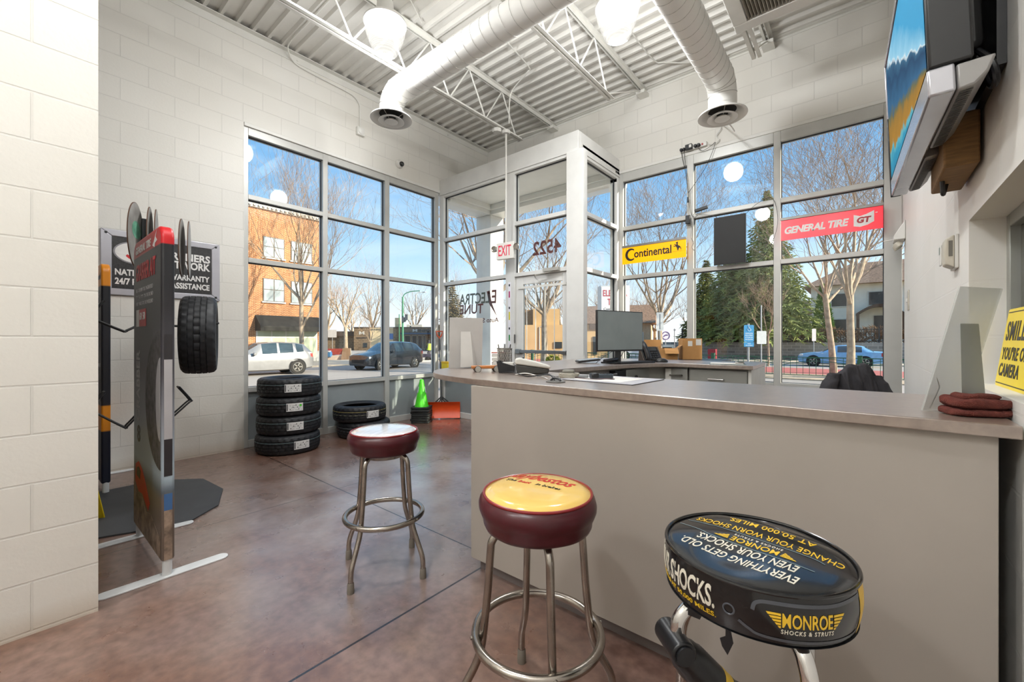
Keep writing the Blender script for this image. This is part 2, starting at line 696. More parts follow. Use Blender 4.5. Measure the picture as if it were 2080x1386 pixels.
def glazed(name, axis, c, out, muls, rails, skip=(), lower=None, deep=0.11, mats=None):
    """aluminium storefront: muls / rails are (start, end) bars; the gaps are panes. axis 0: plane x=c, axis 1: plane y=c"""
    fm = mats or ALU
    root = thing(name, None, None, kind='structure')
    def bx(mb, a0, a1, d0, d1, z0, z1):
        lo, hi = sorted((c + out * d0, c + out * d1))
        if axis == 0:
            mb.box(lo, hi, a0, a1, z0, z1)
        else:
            mb.box(a0, a1, lo, hi, z0, z1)
    f, k, g, s = MB(), MB(), MB(), MB()
    zb, zt = rails[0][0], rails[-1][1]
    for a0, a1 in muls:
        bx(f, a0, a1, 0.0, deep, zb, zt)
    gaps = [(muls[i][1], muls[i + 1][0]) for i in range(len(muls) - 1)]
    zg = [(rails[i][1], rails[i + 1][0]) for i in range(len(rails) - 1)]
    for i, (a0, a1) in enumerate(gaps):
        for r in rails:
            if (i, 'all') in skip and r[1] < 2.1:
                continue
            bx(f, a0, a1, 0.0, deep, r[0], r[1])
        for j, (z0, z1) in enumerate(zg):
            if (i, j) in skip:
                continue
            if lower is not None and j == lower:
                bx(s, a0, a1, 0.035, 0.07, z0, z1)
                continue
            q = 0.007
            for e in ((a0, a0 + q, z0, z1), (a1 - q, a1, z0, z1), (a0, a1, z0, z0 + q * 0.6), (a0, a1, z1 - q * 1.3, z1)):
                bx(k, e[0], e[1], 0.044, 0.066, e[2], e[3])
            bx(g, a0 + 0.004, a1 - 0.004, 0.052, 0.058, z0 + 0.003, z1 - 0.003)
    f.build('frame', fm, root, bevel=0.003)
    k.build('gasket', GASKET, root, smooth=0)
    g.build('glass', GLASS, root, smooth=0)
    if lower is not None:
        s.build('sill_panel', SPANDREL, root)
    return root

R4 = [(0.0, 0.085), (0.628, 0.685), (2.105, 2.158), (2.822, 2.876), (3.545, 3.632)]
glazed('window_1', 0, XL - 0.012, -1, [(1.70, 1.748), (2.606, 2.670), (3.523, 3.600), (4.462, 4.532)], R4, lower=0)
R4v = [(0.0, 0.085), (0.628, 0.685), (2.105, 2.158), (2.822, 2.876), (3.545, 3.585)]
win2 = glazed('window_2', 1, YV, 1, [(-5.333, -5.235), (-3.905, -3.741), (-2.869, -2.716)], R4v, skip=((1, 'all'), (1, 0), (1, 1)), lower=0, mats=ALU_W)
glazed('window_3', 0, XV + 0.001, -1, [(4.544, 4.70), (5.62, 5.70)], R4v, lower=0, mats=ALU_W)
R4f = [(0.0, 0.085), (0.665, 0.728), (2.098, 2.150), (2.802, 2.856), (3.508, 3.632)]
glazed('window_4', 1, YF - 0.005, 1, [(-2.713, -2.658), (-1.765, -1.682), (-0.792, -0.722), (0.168, 0.304)], R4f, lower=0)

# slim glazed strip at the far end of the right wall, and the pass-through window beside the counter
root = thing('window_5', None, None, kind='structure')
b = MB().box(XR + 0.02, XR + 0.11, 5.43, 5.47, 0, 2.35).box(XR + 0.02, XR + 0.11, 5.655, 5.70, 0, 2.35).box(XR + 0.02, XR + 0.11, 5.43, 5.70, 2.30, 2.35).box(XR + 0.02, XR + 0.11, 5.43, 5.70, 0, 0.1)
b.build('frame', ALU, root)
MB().box(XR + 0.06, XR + 0.066, 5.47, 5.655, 0.1, 2.30).build('glass', TINT, root)
root = thing('window_6', None, None, kind='structure')
b = MB()
b.box(XR + 0.092, XR + 0.15, 2.255, 2.295, 1.062, 1.665).box(XR + 0.092, XR + 0.15, 0.8, 2.255, 1.62, 1.665).box(XR + 0.092, XR + 0.15, 0.8, 2.255, 1.062, 1.09)
b.box(XR + 0.10, XR + 0.14, 1.62, 1.66, 1.09, 1.62)
b.build('frame', mat('window_alu_dull', '#9fa19c', rough=0.4, metal=0.4), root, bevel=0.003)
MB().box(XR + 0.118, XR + 0.126, 0.84, 2.25, 1.09, 1.62).build('glass', mat('dusky_glass', '#55574f', rough=0.12, var=0.1, vs=3, spec=0.6), root)

# vestibule head, roof and entry soffit
b = MB()
b.box(XL, XV, YV, YV + 0.06, 3.585, 3.84)
b.box(XV - 0.05, XV, YV + 0.06, YF, 3.585, 3.84)
b.box(XL, XV - 0.05, YV + 0.06, YF, 3.80, 3.838)
tag(b.build('trim_5', ALU_W, bevel=0.003), kind='structure')
b = MB().box(XL, XV + 0.012, YV - 0.012, YV, 3.582, 3.612).box(XV, XV + 0.012, YV, YF, 3.582, 3.612)
tag(b.build('trim_6', ALU_W, bevel=0.003), kind='structure')
b = MB()
b.box(XL - 0.2, XV, YV + 0.11, YF + 0.25, 3.66, 3.70)
for i in range(0):
    pass
b.box(XL - 0.2, XV, YF - 0.08, YF + 0.25, 3.50, 3.66)
b.box(XL - 0.2, XL + 0.14, YV + 0.11, YF - 0.08, 3.50, 3.66)
b.box(XL + 0.14, XV, YF - 0.13, YF - 0.08, 3.57, 3.66)
b.box(XL + 0.14, XL + 0.19, YV + 0.11, YF - 0.13, 3.57, 3.66)
tag(b.build('trim_7', mat('soffit_white', '#f0efea', rough=0.5, var=0.02), bevel=0.004), kind='structure')
tag(MB().box(XL - 0.2, XL + 0.16, YF - 0.10, YF + 0.26, -0.2, 3.50).build('trim_8', PAINT, bevel=0.01), kind='structure')
tag(MB().box(XL - 0.25, XV - 0.02, YV + 0.06, YF + 0.4, -0.3, -0.02).build('trim_9', mat('entry_concrete', '#d3ccc0', rough=0.8, bump=0.2)), kind='structure')
# white cover on the inside corner of the vestibule
b = MB().box(-2.866, -2.62, YV - 0.035, YV - 0.001, 0, 3.582).box(-2.712, -2.62, YV - 0.001, YV + 0.06, 0, 3.582)
tag(b.build('flute_shade_strip0', ALU_W, bevel=0.004), kind='structure')

# entry door
door = thing('door_1', None, None, kind='structure')
b = MB()
dx0, dx1 = -3.738, -2.872
y0, y1 = YV + 0.03, YV + 0.075
b.box(dx0, dx0 + 0.125, y0, y1, 0.01, 2.10).box(dx1 - 0.095, dx1, y0, y1, 0.01, 2.10)
b.box(dx0 + 0.125, dx1 - 0.095, y0, y1, 0.01, 0.26).box(dx0 + 0.125, dx1 - 0.095, y0, y1, 1.99, 2.10)
b.build('door_frame', ALU_W, door, bevel=0.004)
MB().box(dx0 + 0.125, dx1 - 0.095, YV + 0.05, YV + 0.056, 0.26, 1.99).build('glass', GLASS, door, smooth=0)
b = MB()
for x in (-3.541, -3.389, -3.235, -3.086):
    b.tube([(x, YV + 0.022, 0.3), (x, YV + 0.022, 2.0)], 0.0065, 6)
for z in (1.055, 1.93):
    b.box(dx0 + 0.05, dx1 - 0.03, YV + 0.016, YV + 0.029, z, z + 0.03)
b.build('security_grille', STEEL_W, door)
b = MB().box(dx0 + 0.02, dx1 - 0.02, YV - 0.012, YV + 0.028, 1.04, 1.085, ).box(dx0 + 0.02, dx0 + 0.10, YV - 0.02, YV + 0.03, 1.03, 1.095)
b.build('push_bar', mat('brushed_steel', '#8f9294', rough=0.3, metal=0.9), door, bevel=0.006)
b = MB().box(-3.22, -2.98, YV - 0.055, YV - 0.001, 2.115, 2.16)
b.tube([(-3.0, YV - 0.03, 2.115), (-3.34, YV - 0.06, 2.085), (-3.40, YV + 0.02, 2.075)], 0.008, 6)
b.build('door_closer', mat('closer_paint', '#b3b0a8', rough=0.4, metal=0.3), door, bevel=0.004)
MB().tube([(dx0 - 0.004, YV + 0.005, 1.18), (dx0 - 0.004, YV + 0.005, 1.30)], 0.012, 8).build('hinge', MATS['brushed_steel'], door)

# lettering on the entry glass, made to be read from the street
LET = mat('dark_red_vinyl', '#5e2a26', rough=0.5, var=0.15, vs=9)
LETG = mat('grey_vinyl', '#55584f', rough=0.5, var=0.15, vs=9)
def street_text(body, x, z, w, h, m, sh=0.0, bold=0.02):
    t = MB().text(body, w, h, basis((x, YV + 0.0605, z), (-1, 0, 0), (0, 0, 1), (0, 1, 0)), 0.0008, shear=sh, bold=bold)
    return t.build('lettering', m, win2, smooth=0)
street_text('4522', -3.235, 2.465, 0.46, 0.19, LET)
street_text('E', -4.185, 1.865, 0.10, 0.20, LET, -0.05)
street_text('LECTRA', -4.60, 1.86, 0.66, 0.17, LETG, -0.05)
street_text('TUNE', -4.66, 1.70, 0.52, 0.15, LET, -0.05)
b = MB().prism([(-4.33, YV + 0.0605, 1.95), (-4.27, YV + 0.0605, 1.96), (-4.23, YV + 0.0605, 1.78), (-4.12, YV + 0.0605, 1.56), (-4.28, YV + 0.0605, 1.76)], (0, 0.0008, 0))
b.build('lettering', LET, win2, smooth=0)
street_text('Auto Service', -4.40, 1.52, 0.62, 0.07, LET)
# coloured height marks on the mullion beside the door
hs = thing('height_strip', 'narrow white strip with coloured height marks on the mullion beside the entry door', 'height strip', (-3.83, YV - 0.001, 1.12))
MB().box(-0.024, 0.024, -0.004, 0, 0, 0.92).build('strip', mat('strip_white', '#e6e4ea', rough=0.4), hs)
for z, h, c, nm in ((0.86, 0.03, '#17151c', 'black'), (0.70, 0.09, '#b02a6a', 'magenta'), (0.54, 0.03, '#17151c', 'black'), (0.385, 0.115, '#d8cf1c', 'yellow'), (0.25, 0.03, '#17151c', 'black'), (0.09, 0.085, '#22913a', 'green')):
    tag(MB().box(-0.011, 0.011, -0.0055, -0.0041, z, z + h).build('mark', mat('mark_' + nm, c, rough=0.5), hs), nm + ' height mark')
# ------------------------------------------------------------------ overhead: joists, ducts, lamps, conduits, return grille
JW = STEEL_W
def joist(x, y_end_bot, label):
    t = thing('roof_joist', label, 'roof joist', (x, 0, 0), group='white steel roof joists')
    b = MB()
    for s in (-1, 1):
        b.box(min(s * 0.012, s * 0.05), max(s * 0.012, s * 0.05), -3.19, YF, 4.690, 4.697)
        b.box(min(s * 0.012, s * 0.018), max(s * 0.012, s * 0.018), -3.19, YF, 4.640, 4.690)
    b.box(-0.06, 0.06, YF - 0.16, YF - 0.001, 4.60, 4.642)
    b.build('top_chord', JW, t)
    b = MB()
    for s in (-1, 1):
        b.box(min(s * 0.010, s * 0.044), max(s * 0.010, s * 0.044), -3.19, y_end_bot, 4.128, 4.134)
        b.box(min(s * 0.010, s * 0.016), max(s * 0.010, s * 0.016), -3.19, y_end_bot, 4.134, 4.170)
    b.build('bottom_chord', JW, t)
    pts = []
    y = y_end_bot - 0.12
    k = 0
    while y > -3.1:
        pts.append((0, y, 4.15 if k % 2 == 0 else 4.66))
        y -= 0.30 + (0.03 if k % 2 else 0)
        k += 1
    b = MB()
    b.tube([(0, YF - 0.14, 4.64), pts[0]], 0.009, 6)
    for p, q in zip(pts, pts[1:]):
        b.tube([p, q], 0.010, 6)
    b.build('web', JW, t)
    return t
joist(-3.83, 4.80, 'white roof joist nearest the left wall, the exit sign hanging near its end')
joist(-2.335, 4.68, 'white roof joist running between the two glowing ceiling lamps')
joist(-0.835, 4.95, 'white roof joist half hidden above the round duct that points at the front glass')

DUCTW = mat('white_duct_paint', '#dddbd6', rough=0.38, metal=0.1, var=0.03, vs=3)
SEAM = mat('duct_seam', '#b3b1ab', rough=0.5)
DARKIN = mat('dark_duct_inside', '#2a2724', rough=0.9)
def duct(label, o, d, length, drop_z, diff_z):
    """round duct from its elbow at o back along unit vector d; o is where the drop comes down"""
    t = thing('spiral_duct', label, 'air duct', o, group='round white air ducts')
    R, br = 0.134, 0.17
    d = V(d)
    up = V((0, 0, 1))
    path = [d * length, d * (length * 0.5), d * br]
    path += [d * br * (1 - math.sin(a)) - up * br * (1 - math.cos(a)) for a in [PI / 2 * i / 8 for i in range(1, 9)]]
    path += [V((0, 0, drop_z))]
    MB().tube(path, R, 36).build('duct_pipe', DUCTW, t, smooth=50)
    side = up.cross(d)
    turns, n = (length - br) / 0.115, 20
    pts = []
    for i in range(int(turns * n)):
        a = 2 * PI * i / n
        pts.append(d * (br + 0.02 + 0.115 * i / n) + (side * math.cos(a) + up * math.sin(a)) * (R + 0.0005))
    b = MB().tube(pts, 0.0028, 4)
    for k in (0.15, 0.5, 0.85):     # gores of the elbow
        a = PI / 2 * k
        c = d * br * (1 - math.sin(a)) - up * br * (1 - math.cos(a))
        tang = (d * -math.cos(a) - up * math.sin(a)).normalized()
        v = tang.cross(side)
        b.tube([c + (side * math.cos(q) + v * math.sin(q)) * (R + 0.001) for q in [2 * PI * j / 32 for j in range(32)]], 0.0035, 4, closed=True)
    b.build('seam', SEAM, t)
    return t

def duct_diffuser(t, z):
    b = MB()
    b.lathe([(0.134, z + 0.075), (0.150, z + 0.06), (0.205, z + 0.03), (0.228, z + 0.016), (0.230, z + 0.004), (0.215, z + 0.004), (0.190, z + 0.022), (0.150, z + 0.05), (0.134, z + 0.06)], 48, cap0=False, cap1=False)
    dif = b.build('diffuser', DUCTW, t)
    MB().lathe([(0.131, z + 0.058), (0, z + 0.058)], 40, cap0=False).build('throat', DARKIN, dif)
    b = MB()
    b.lathe([(0.060, z + 0.035), (0.085, z + 0.022), (0.138, z - 0.012), (0.142, z - 0.020), (0.128, z - 0.022), (0.078, z + 0.002), (0.055, z + 0.02)], 44, cap0=False, cap1=False)
    b.build('cone_ring', DUCTW, dif)
    b = MB()
    b.lathe([(0, z + 0.012), (0.045, z + 0.004), (0.072, z - 0.022), (0.070, z - 0.028), (0, z - 0.030)], 36)
    for k in range(4):
        a = k * PI / 2 + 0.4
        b.tube([(0.05 * math.cos(a), 0.05 * math.sin(a), z), (0.16 * math.cos(a), 0.16 * math.sin(a), z + 0.05)], 0.003, 5)
    b.build('center_disc', DUCTW, dif)

t = duct('round white duct along the left side, elbowing down to a diffuser near the left wall', (-4.107, 2.79, 4.0), (1, 0, 0), 2.74, -0.215, 0)
duct_diffuser(t, -0.28)
t = duct('round white duct running towards the front glass, its diffuser above the power strip', (-1.098, 4.67, 3.845), (0, -1, 0), 7.6, -0.285, 0)
duct_diffuser(t, -0.345)
b = MB().prism([(-0.10, -0.09, -0.07), (0.138, -0.09, -0.07), (0.138, -0.09, -0.26), (-0.10, -0.09, -0.26)], (0, -0.004, 0))
sad = MB()
sad.grid(lambda u, v: V((0.1365 * math.cos(-2.4 + 1.7 * u), 0.1365 * math.sin(-2.4 + 1.7 * u), -0.05 - 0.20 * v)), 14, 4)
b.bm.free()
sad.build('saddle_plate', DUCTW, t)

# high-bay lamps
GLOBE, n, l, pb = nodes_of('prismatic_glass')
n.remove(pb)
tr = n.new('ShaderNodeBsdfTransparent')
em = n.new('ShaderNodeEmission')
em.inputs['Color'].default_value = (1.0, 0.97, 0.91, 1)
em.inputs['Strength'].default_value = GLOBE_E
gl = n.new('ShaderNodeBsdfGlossy')
gl.inputs['Roughness'].default_value = 0.12
wv = n.new('ShaderNodeTexWave')
wv.wave_type = 'BANDS'
wv.bands_direction = 'Z'
wv.inputs['Scale'].default_value = 22
tc = n.new('ShaderNodeTexCoord')
l.new(tc.outputs['Object'], wv.inputs['Vector'])
mr = n.new('ShaderNodeMapRange')
mr.inputs[3].default_value, mr.inputs[4].default_value = 0.72, 1.0
l.new(wv.outputs['Fac'], mr.inputs[0])
mu = n.new('ShaderNodeMath')
mu.operation = 'MULTIPLY'
mu.inputs[1].default_value = GLOBE_E
l.new(mr.outputs[0], mu.inputs[0])
l.new(mu.outputs[0], em.inputs['Strength'])
ad = n.new('ShaderNodeMixShader')
ad.inputs[0].default_value = 0.12
l.new(em.outputs[0], ad.inputs[1])
l.new(gl.outputs[0], ad.inputs[2])
mx = n.new('ShaderNodeMixShader')
mx.inputs[0].default_value = 0.40
l.new(tr.outputs[0], mx.inputs[1])
l.new(ad.outputs[0], mx.inputs[2])
l.new(mx.outputs[0], n['Material Output'].inputs['Surface'])
HOUS = mat('lamp_housing', '#c9c7c1', rough=0.4, metal=0.3)
def high_bay(x, y, label):
    t = thing('high_bay_lamp', label, 'ceiling lamp', (x, y, 0), group='glowing high bay ceiling lamps')
    g = MB()
    prof = [(0.186, 4.225), (0.188, 4.19)]
    for i in range(26):
        u = i / 25
        r = 0.184 - 0.092 * u ** 1.25 if u < 0.8 else 0.114 * math.cos((u - 0.8) / 0.2 * PI / 2 * 0.98) ** 0.7
        prof.append((max(0.004, r + (0.0022 if i % 2 else -0.0022)), 4.165 - 0.245 * u))
    g.lathe(prof, 48, cap0=False)
    g.build('glass_refractor', GLOBE, t, smooth=60)
    MB().lathe([(0.170, 4.245), (0.196, 4.24), (0.197, 4.222), (0.187, 4.218)], 48, cap0=False, cap1=False).build('rim', HOUS, t)
    b = MB().lathe([(0.0, 4.44), (0.05, 4.44), (0.075, 4.43), (0.085, 4.33), (0.11, 4.29), (0.172, 4.248)], 32, cap0=False, cap1=False)
    hs = b.build('housing', HOUS, t)
    b = MB().tube([(0, 0, 4.44), (0, 0, 4.50)], 0.012, 8).tube(arc((0, 0, 4.525), 0.025, 0, 2 * PI, 14)[:-1], 0.004, 6, closed=True)
    b.tube([(0, 0, 4.55), (0, 0, 4.703)], 0.0035, 6)
    b.build('hook', HOUS, t)
    MB().tube(smooth_path([(0.03, 0, 4.44), (0.09, 0.02, 4.52), (0.10, 0.03, 4.60), (0.06, 0.03, 4.66), (0.02, 0.03, 4.703)]), 0.006, 6).build('cord', STEEL_W, t)
    ld = bpy.data.lights.new('bulb', 'SPOT')
    ld.spot_size = math.radians(168)
    ld.spot_blend = 0.9
    ld.energy = LAMP_W
    ld.shadow_soft_size = 0.15
    ld.color = (0.965, 0.985, 1.0)
    lo = bpy.data.objects.new('bulb', ld)
    lo.location = (0, 0, 4.12)
    COL.objects.link(lo)
    lo.parent = t
    up = bpy.data.lights.new('uplight', 'POINT')     # what the prismatic glass throws sideways and up
    up.energy = LAMP_W * 1.15
    up.shadow_soft_size = 0.15
    up.color = ld.color
    uo = bpy.data.objects.new('uplight', up)
    uo.location = (0, 0, 4.10)
    COL.objects.link(uo)
    uo.parent = t
    return t
high_bay(-3.485, 2.30, 'glowing high bay lamp nearer the left wall, hung above the left round duct')
high_bay(-1.70, 3.53, 'glowing high bay lamp between the two round ducts, nearer the front glass')
high_bay(-1.9, -2.5, 'unseen high bay lamp added at the rear left as fill light')  # added fill lamp, out of view, brightens the counter front
high_bay(-0.5, -1.5, 'unseen high bay lamp added at the rear right as fill light')  # second added fill lamp, also out of view behind the camera
high_bay(-1.75, 0.45, 'glowing high bay lamp hung over the bar stools')

# return-air box with louvres
t = thing('return_air_box', 'white ceiling return air box with a louvred face beside the right duct', 'air return', (0, 0, 0))
x0, x1, y0, y1 = -0.90, 0.24, 2.9, 4.39
b = MB()
b.box(x0, x1, y0, y1, 4.16, 4.69)
b.build('box', PAINT, t, bevel=0.006)
b = MB()
fx0, fx1, fy0, fy1 = x0 + 0.10, x1 - 0.10, y0 + 0.1, y1 - 0.11
b.box(x0 - 0.012, x1 + 0.012, fy1, y1 + 0.012, 4.10, 4.159).box(x0 - 0.012, x1 + 0.012, y0, fy0, 4.10, 4.159)
b.box(x0 - 0.012, fx0, fy0, fy1, 4.10, 4.159).box(fx1, x1 + 0.012, fy0, fy1, 4.10, 4.159)
b.build('face_frame', PAINT, t, bevel=0.005)
b = MB()
x = fx0 + 0.012
while x < fx1:
    b.prism([(x, fy0, 4.108), (x + 0.004, fy0, 4.105), (x + 0.022, fy0, 4.15), (x + 0.018, fy0, 4.153)], (0, fy1 - fy0, 0))
    x += 0.026
b.build('louvres', mat('louvre_paint', '#a39c8e', rough=0.5), t)
MB().box(fx0, fx1, fy0, fy1, 4.1535, 4.1585).build('dark_backing', DARKIN, t)

# conduits
def conduit(label, pts, r=0.0085, k=5):
    o = MB().tube(smooth_path(pts, k), r, 8).build('electrical_conduit', STEEL_W)
    return tag(o, label, 'conduit', 'thin white electrical conduits')
conduit('thin white conduit curving along the left wall ledge down to the square junction box',
        [(-3.92, 2.10, 4.685), (-4.6, 2.10, 4.685), (-5.10, 2.10, 4.68), (-5.24, 2.14, 4.65), (-5.31, 2.24, 4.60), (-5.317, 2.40, 4.575), (-5.317, 2.85, 4.56), (-5.317, 3.02, 4.54), (-5.317, 3.10, 4.46), (-5.317, 3.11, 4.35), (-5.317, 3.11, 4.14)])
conduit('thin white conduit bending across the deck above the hanging exit sign',
        [(-2.9, 3.25, 4.69), (-3.14, 3.59, 4.69), (-3.25, 4.22, 4.69), (-3.33, 4.30, 4.68), (-3.60, 4.40, 4.66), (-3.70, 4.42, 4.60), (-3.73, 4.42, 4.45), (-3.735, 4.42, 4.20)])
conduit('thin white conduit angled across the deck beside the lamp near the front glass',
        [(-1.95, 3.7, 4.69), (-2.0, 4.63, 4.69), (-1.98, 5.15, 4.69), (-1.90, 5.25, 4.69), (-1.62, 5.48, 4.69), (-1.25, 5.60, 4.69)])
conduit('thin white conduit running under the deck to the left round duct',
        [(-2.55, 1.4, 4.69), (-3.2, 2.1, 4.69), (-3.7, 2.9, 4.69)], 0.007)
# square junction box on the left wall
t = thing('junction_box', 'square white junction box with a round cover high on the left wall', 'junction box', (XL, 3.11, 4.09))
MB().box(0, 0.05, -0.055, 0.055, -0.055, 0.055).build('box', STEEL_W, t, bevel=0.006)
MB().lathe([(0.042, 0.05), (0.042, 0.058), (0.03, 0.063), (0, 0.064)], 24, basis((0, 0, 0), (0, 1, 0), (0, 0, 1), (1, 0, 0))).build('cover', PAINT, t)
# dome camera
t = thing('dome_camera', 'small white dome security camera with a dark lens above the left window', 'security camera', (XL, 3.752, 3.853))
Mx = basis((0, 0, 0), (0, 1, 0), (0, 0, 1), (1, 0, 0))
MB().lathe([(0.062, 0), (0.062, 0.022), (0.052, 0.045), (0.040, 0.052), (0, 0.052)], 28, Mx).build('housing', PAINT, t)
MB().ball((0.055, 0.012, -0.006), 0.038, 18).build('lens_dome', mat('smoked_dome', '#15171a', rough=0.08, spec=0.8), t)

# exit sign on its stem
t = thing('exit_sign', 'white EXIT sign with red letters and two lamp heads hung before the door', 'exit sign', (-3.765, 4.39, 2.455), rz=math.radians(8))
b = MB().box(-0.14, 0.14, -0.028, 0.028, -0.125, 0.105)
b.build('case', mat('exit_case', '#e4e1da', rough=0.45), t, bevel=0.008)
b = MB().text('EXIT', 0.205, 0.145, basis((-0.005, -0.0285, -0.005), (1, 0, 0), (0, 0, 1), (0, -1, 0)), 0.001, bold=0.012)
b.build('lettering', mat('exit_red', '#c8324a', rough=0.5, emit=0.25), t, smooth=0)
for s in (-1, 1):
    b = MB().lathe([(0.0, -0.028), (0.03, -0.02), (0.042, 0.0), (0.045, 0.026), (0.040, 0.030), (0.036, 0.024), (0.0, 0.018)], 20, basis((s * 0.175, -0.01, 0.03), (1, 0, 0), (0, 0, 1), (s * 0.25, -0.97, 0)))
    b.tube([(s * 0.14, 0, 0.03), (s * 0.17, 0, 0.03)], 0.009, 8)
    b.build('lamp_head', mat('lamp_head_grey', '#a39b90', rough=0.25, metal=0.6), t)
b = MB().tube([(0, 0, 0.105), (0, 0, 1.60)], 0.013, 10)
b.build('stem', STEEL_W, t)
b = MB()
b.lathe([(0.0, 0), (0.055, 0), (0.06, 0.012), (0.06, 0.04), (0.05, 0.048), (0, 0.048)], 10, MT(0, 0, 1.60))
b.lathe([(0.0, 0), (0.06, 0), (0.066, 0.012), (0.066, 0.045), (0.05, 0.055), (0, 0.055)], 8, MT(-0.10, -0.075, 1.615))
b.build('ceiling_box', PAINT, t, smooth=30)
# ------------------------------------------------------------------ reception counter
LAM = mat('brown_grey_laminate', '#8d7a6c', rough=0.28, var=0.0, vs=38, col2='#6f5c50', cpos=(0.3, 0.7), spec=0.6, coat=1.0)
LAM.node_tree.nodes['Principled BSDF'].inputs['Coat Roughness'].default_value = 0.34
LAM.node_tree.nodes['Principled BSDF'].inputs['Coat IOR'].default_value = 2.3
PANEL = mat('grey_counter_panel', '#a39b92', rough=0.42, var=0.04, vs=2.2)
KICK = mat('grey_toe_kick', '#6d6461', rough=0.6)
CAB = mat('grey_cabinet', '#8b8a84', rough=0.45, var=0.05)
WHITEP = mat('white_end_panel', '#d8d6d0', rough=0.45)
BLACKP = mat('black_plastic', '#17181b', rough=0.38, var=0.15)
GREYP = mat('grey_plastic', '#7d7f80', rough=0.4)
WHITEPL = mat('white_plastic', '#d9d7d2', rough=0.4)
CHROME = mat('chrome', '#c9c7c4', rough=0.12, metal=1.0, var=0.05)
ZT = 1.012

poly = [(0.297, 1.560), (0.03, 1.563), (-0.82, 1.575), (-1.40, 1.588), (-1.671, 1.615), (-1.90, 1.660), (-2.05, 1.715), (-2.16, 1.785), (-2.26, 1.875), (-2.345, 1.99), (-2.40, 2.13), (-2.42, 2.30),
        (-2.42, 4.20), (-2.40, 4.34), (-2.33, 4.44), (-2.22, 4.48), (-0.70, 4.565), (-0.676, 3.835), (-1.09, 3.838), (-1.21, 3.842), (-1.29, 3.82), (-1.36, 3.775), (-1.43, 3.69), (-1.53, 3.45), (-1.62, 2.95), (-1.66, 2.60), (-1.66, 2.40), (-1.60, 2.28), (-1.48, 2.254), (0.297, 2.25)]
o = MB().prism([(x, y, ZT - 0.033) for x, y in poly], (0, 0, 0.033)).build('counter_worktop', LAM, bevel=0.003)
tag(o, 'brown grey laminate worktop wrapping in a U around the reception area', 'worktop')

t = thing('reception_counter', 'long grey reception counter base behind the two nearer bar stools', 'counter')
MB().box(-1.605, 0.262, 1.585, 1.606, 0.062, ZT - 0.034).box(-1.605, -1.585, 1.606, 2.20, 0.062, ZT - 0.034).build('front_panel', PANEL, t, bevel=0.002)
MB().box(-1.56, 0.262, 1.622, 1.634, 0.0, 0.085).box(-1.57, -1.56, 1.622, 2.18, 0.0, 0.085).build('toe_kick', KICK, t)
MB().box(-1.55, 0.262, 1.64, 2.20, 0.06, ZT - 0.05).build('carcass', CAB, t)

t = thing('desk_cabinet', 'grey cabinet under the left leg of the worktop, beneath the computer', 'cabinet')
b = MB().prism([(x, y, 0.0) for x, y in ((-2.36, 2.62), (-1.74, 2.62), (-1.70, 2.95), (-1.60, 3.42), (-1.49, 3.74), (-1.40, 3.88), (-1.20, 3.90), (-1.20, 4.40), (-2.30, 4.40))], (0, 0, ZT - 0.034))
b.build('body', CAB, t)
b = MB().box(-0.05, 0.05, 0, 0.004, -0.06, 0.06, M=basis((-1.338, 3.872, 0.90), (-0.98, -0.18, 0), (0.18, -0.98, 0), (0, 0, 1)))
b.build('paper_label', mat('paper', '#dcd9d3', rough=0.8), t)
# steel lock box let into the inner face
d = V((0.165, 0.986, 0)).normalized()
nrm = V((d.y, -d.x, 0))
t = thing('lock_box', 'grey steel lock box with two black knobs under the worktop by the keyboard', 'lock box')
Mx = basis((-1.60, 3.30, 0.70), d, (0, 0, 1), nrm)
b = MB().box(0.10, 0.46, 0.0, 0.265, -0.04, 0.035, M=Mx)
b.build('body', mat('steel_grey', '#8f918d', rough=0.35, metal=0.5), t, bevel=0.003)
b = MB().box(-0.06, 0.09, 0.10, 0.262, -0.03, 0.032, M=Mx)
b.build('open_slot', mat('slot_black', '#0d0d0e', rough=0.6), t)
for a, z, r in ((0.235, 0.20, 0.015), (0.29, 0.185, 0.009)):
    MB().lathe([(r, 0), (r, 0.012), (r * 0.7, 0.016), (0, 0.016)], 16, Mx @ MT(a, z, 0.035)).build('knob', BLACKP, t)

t = thing('drawer_cabinet', 'grey drawer cabinet with a chrome pull under the right leg of the worktop', 'cabinet')
MB().box(-1.19, -0.72, 3.90, 4.50, 0.0, ZT - 0.034).build('body', CAB, t)
MB().box(-0.719, -0.695, 3.885, 4.52, 0.0, ZT - 0.034).build('end_panel', WHITEP, t, bevel=0.002)
dr = MB().box(-1.175, -0.725, 3.876, 3.898, 0.70, ZT - 0.05).build('drawer', CAB, t, bevel=0.003)
MB().tube([(-1.02, 3.874, 0.885), (-1.02, 3.852, 0.885), (-0.90, 3.852, 0.885), (-0.90, 3.874, 0.885)], 0.005, 8).build('handle', CHROME, dr)
dr = MB().box(-1.175, -0.725, 3.876, 3.898, 0.36, 0.695).build('drawer', CAB, t, bevel=0.003)
MB().tube([(-1.02, 3.874, 0.58), (-1.02, 3.852, 0.58), (-0.90, 3.852, 0.58), (-0.90, 3.874, 0.58)], 0.005, 8).build('handle', CHROME, dr)
dr = MB().box(-1.395, -1.195, 3.868, 3.892, 0.70, ZT - 0.05, M=None).build('corner_door', CAB, t, bevel=0.003)
MB().tube([(-1.345, 3.866, 0.905), (-1.345, 3.846, 0.902), (-1.24, 3.846, 0.908), (-1.24, 3.866, 0.905)], 0.006, 8).build('handle', mat('dull_pull', '#57544e', rough=0.3, metal=0.9), dr)

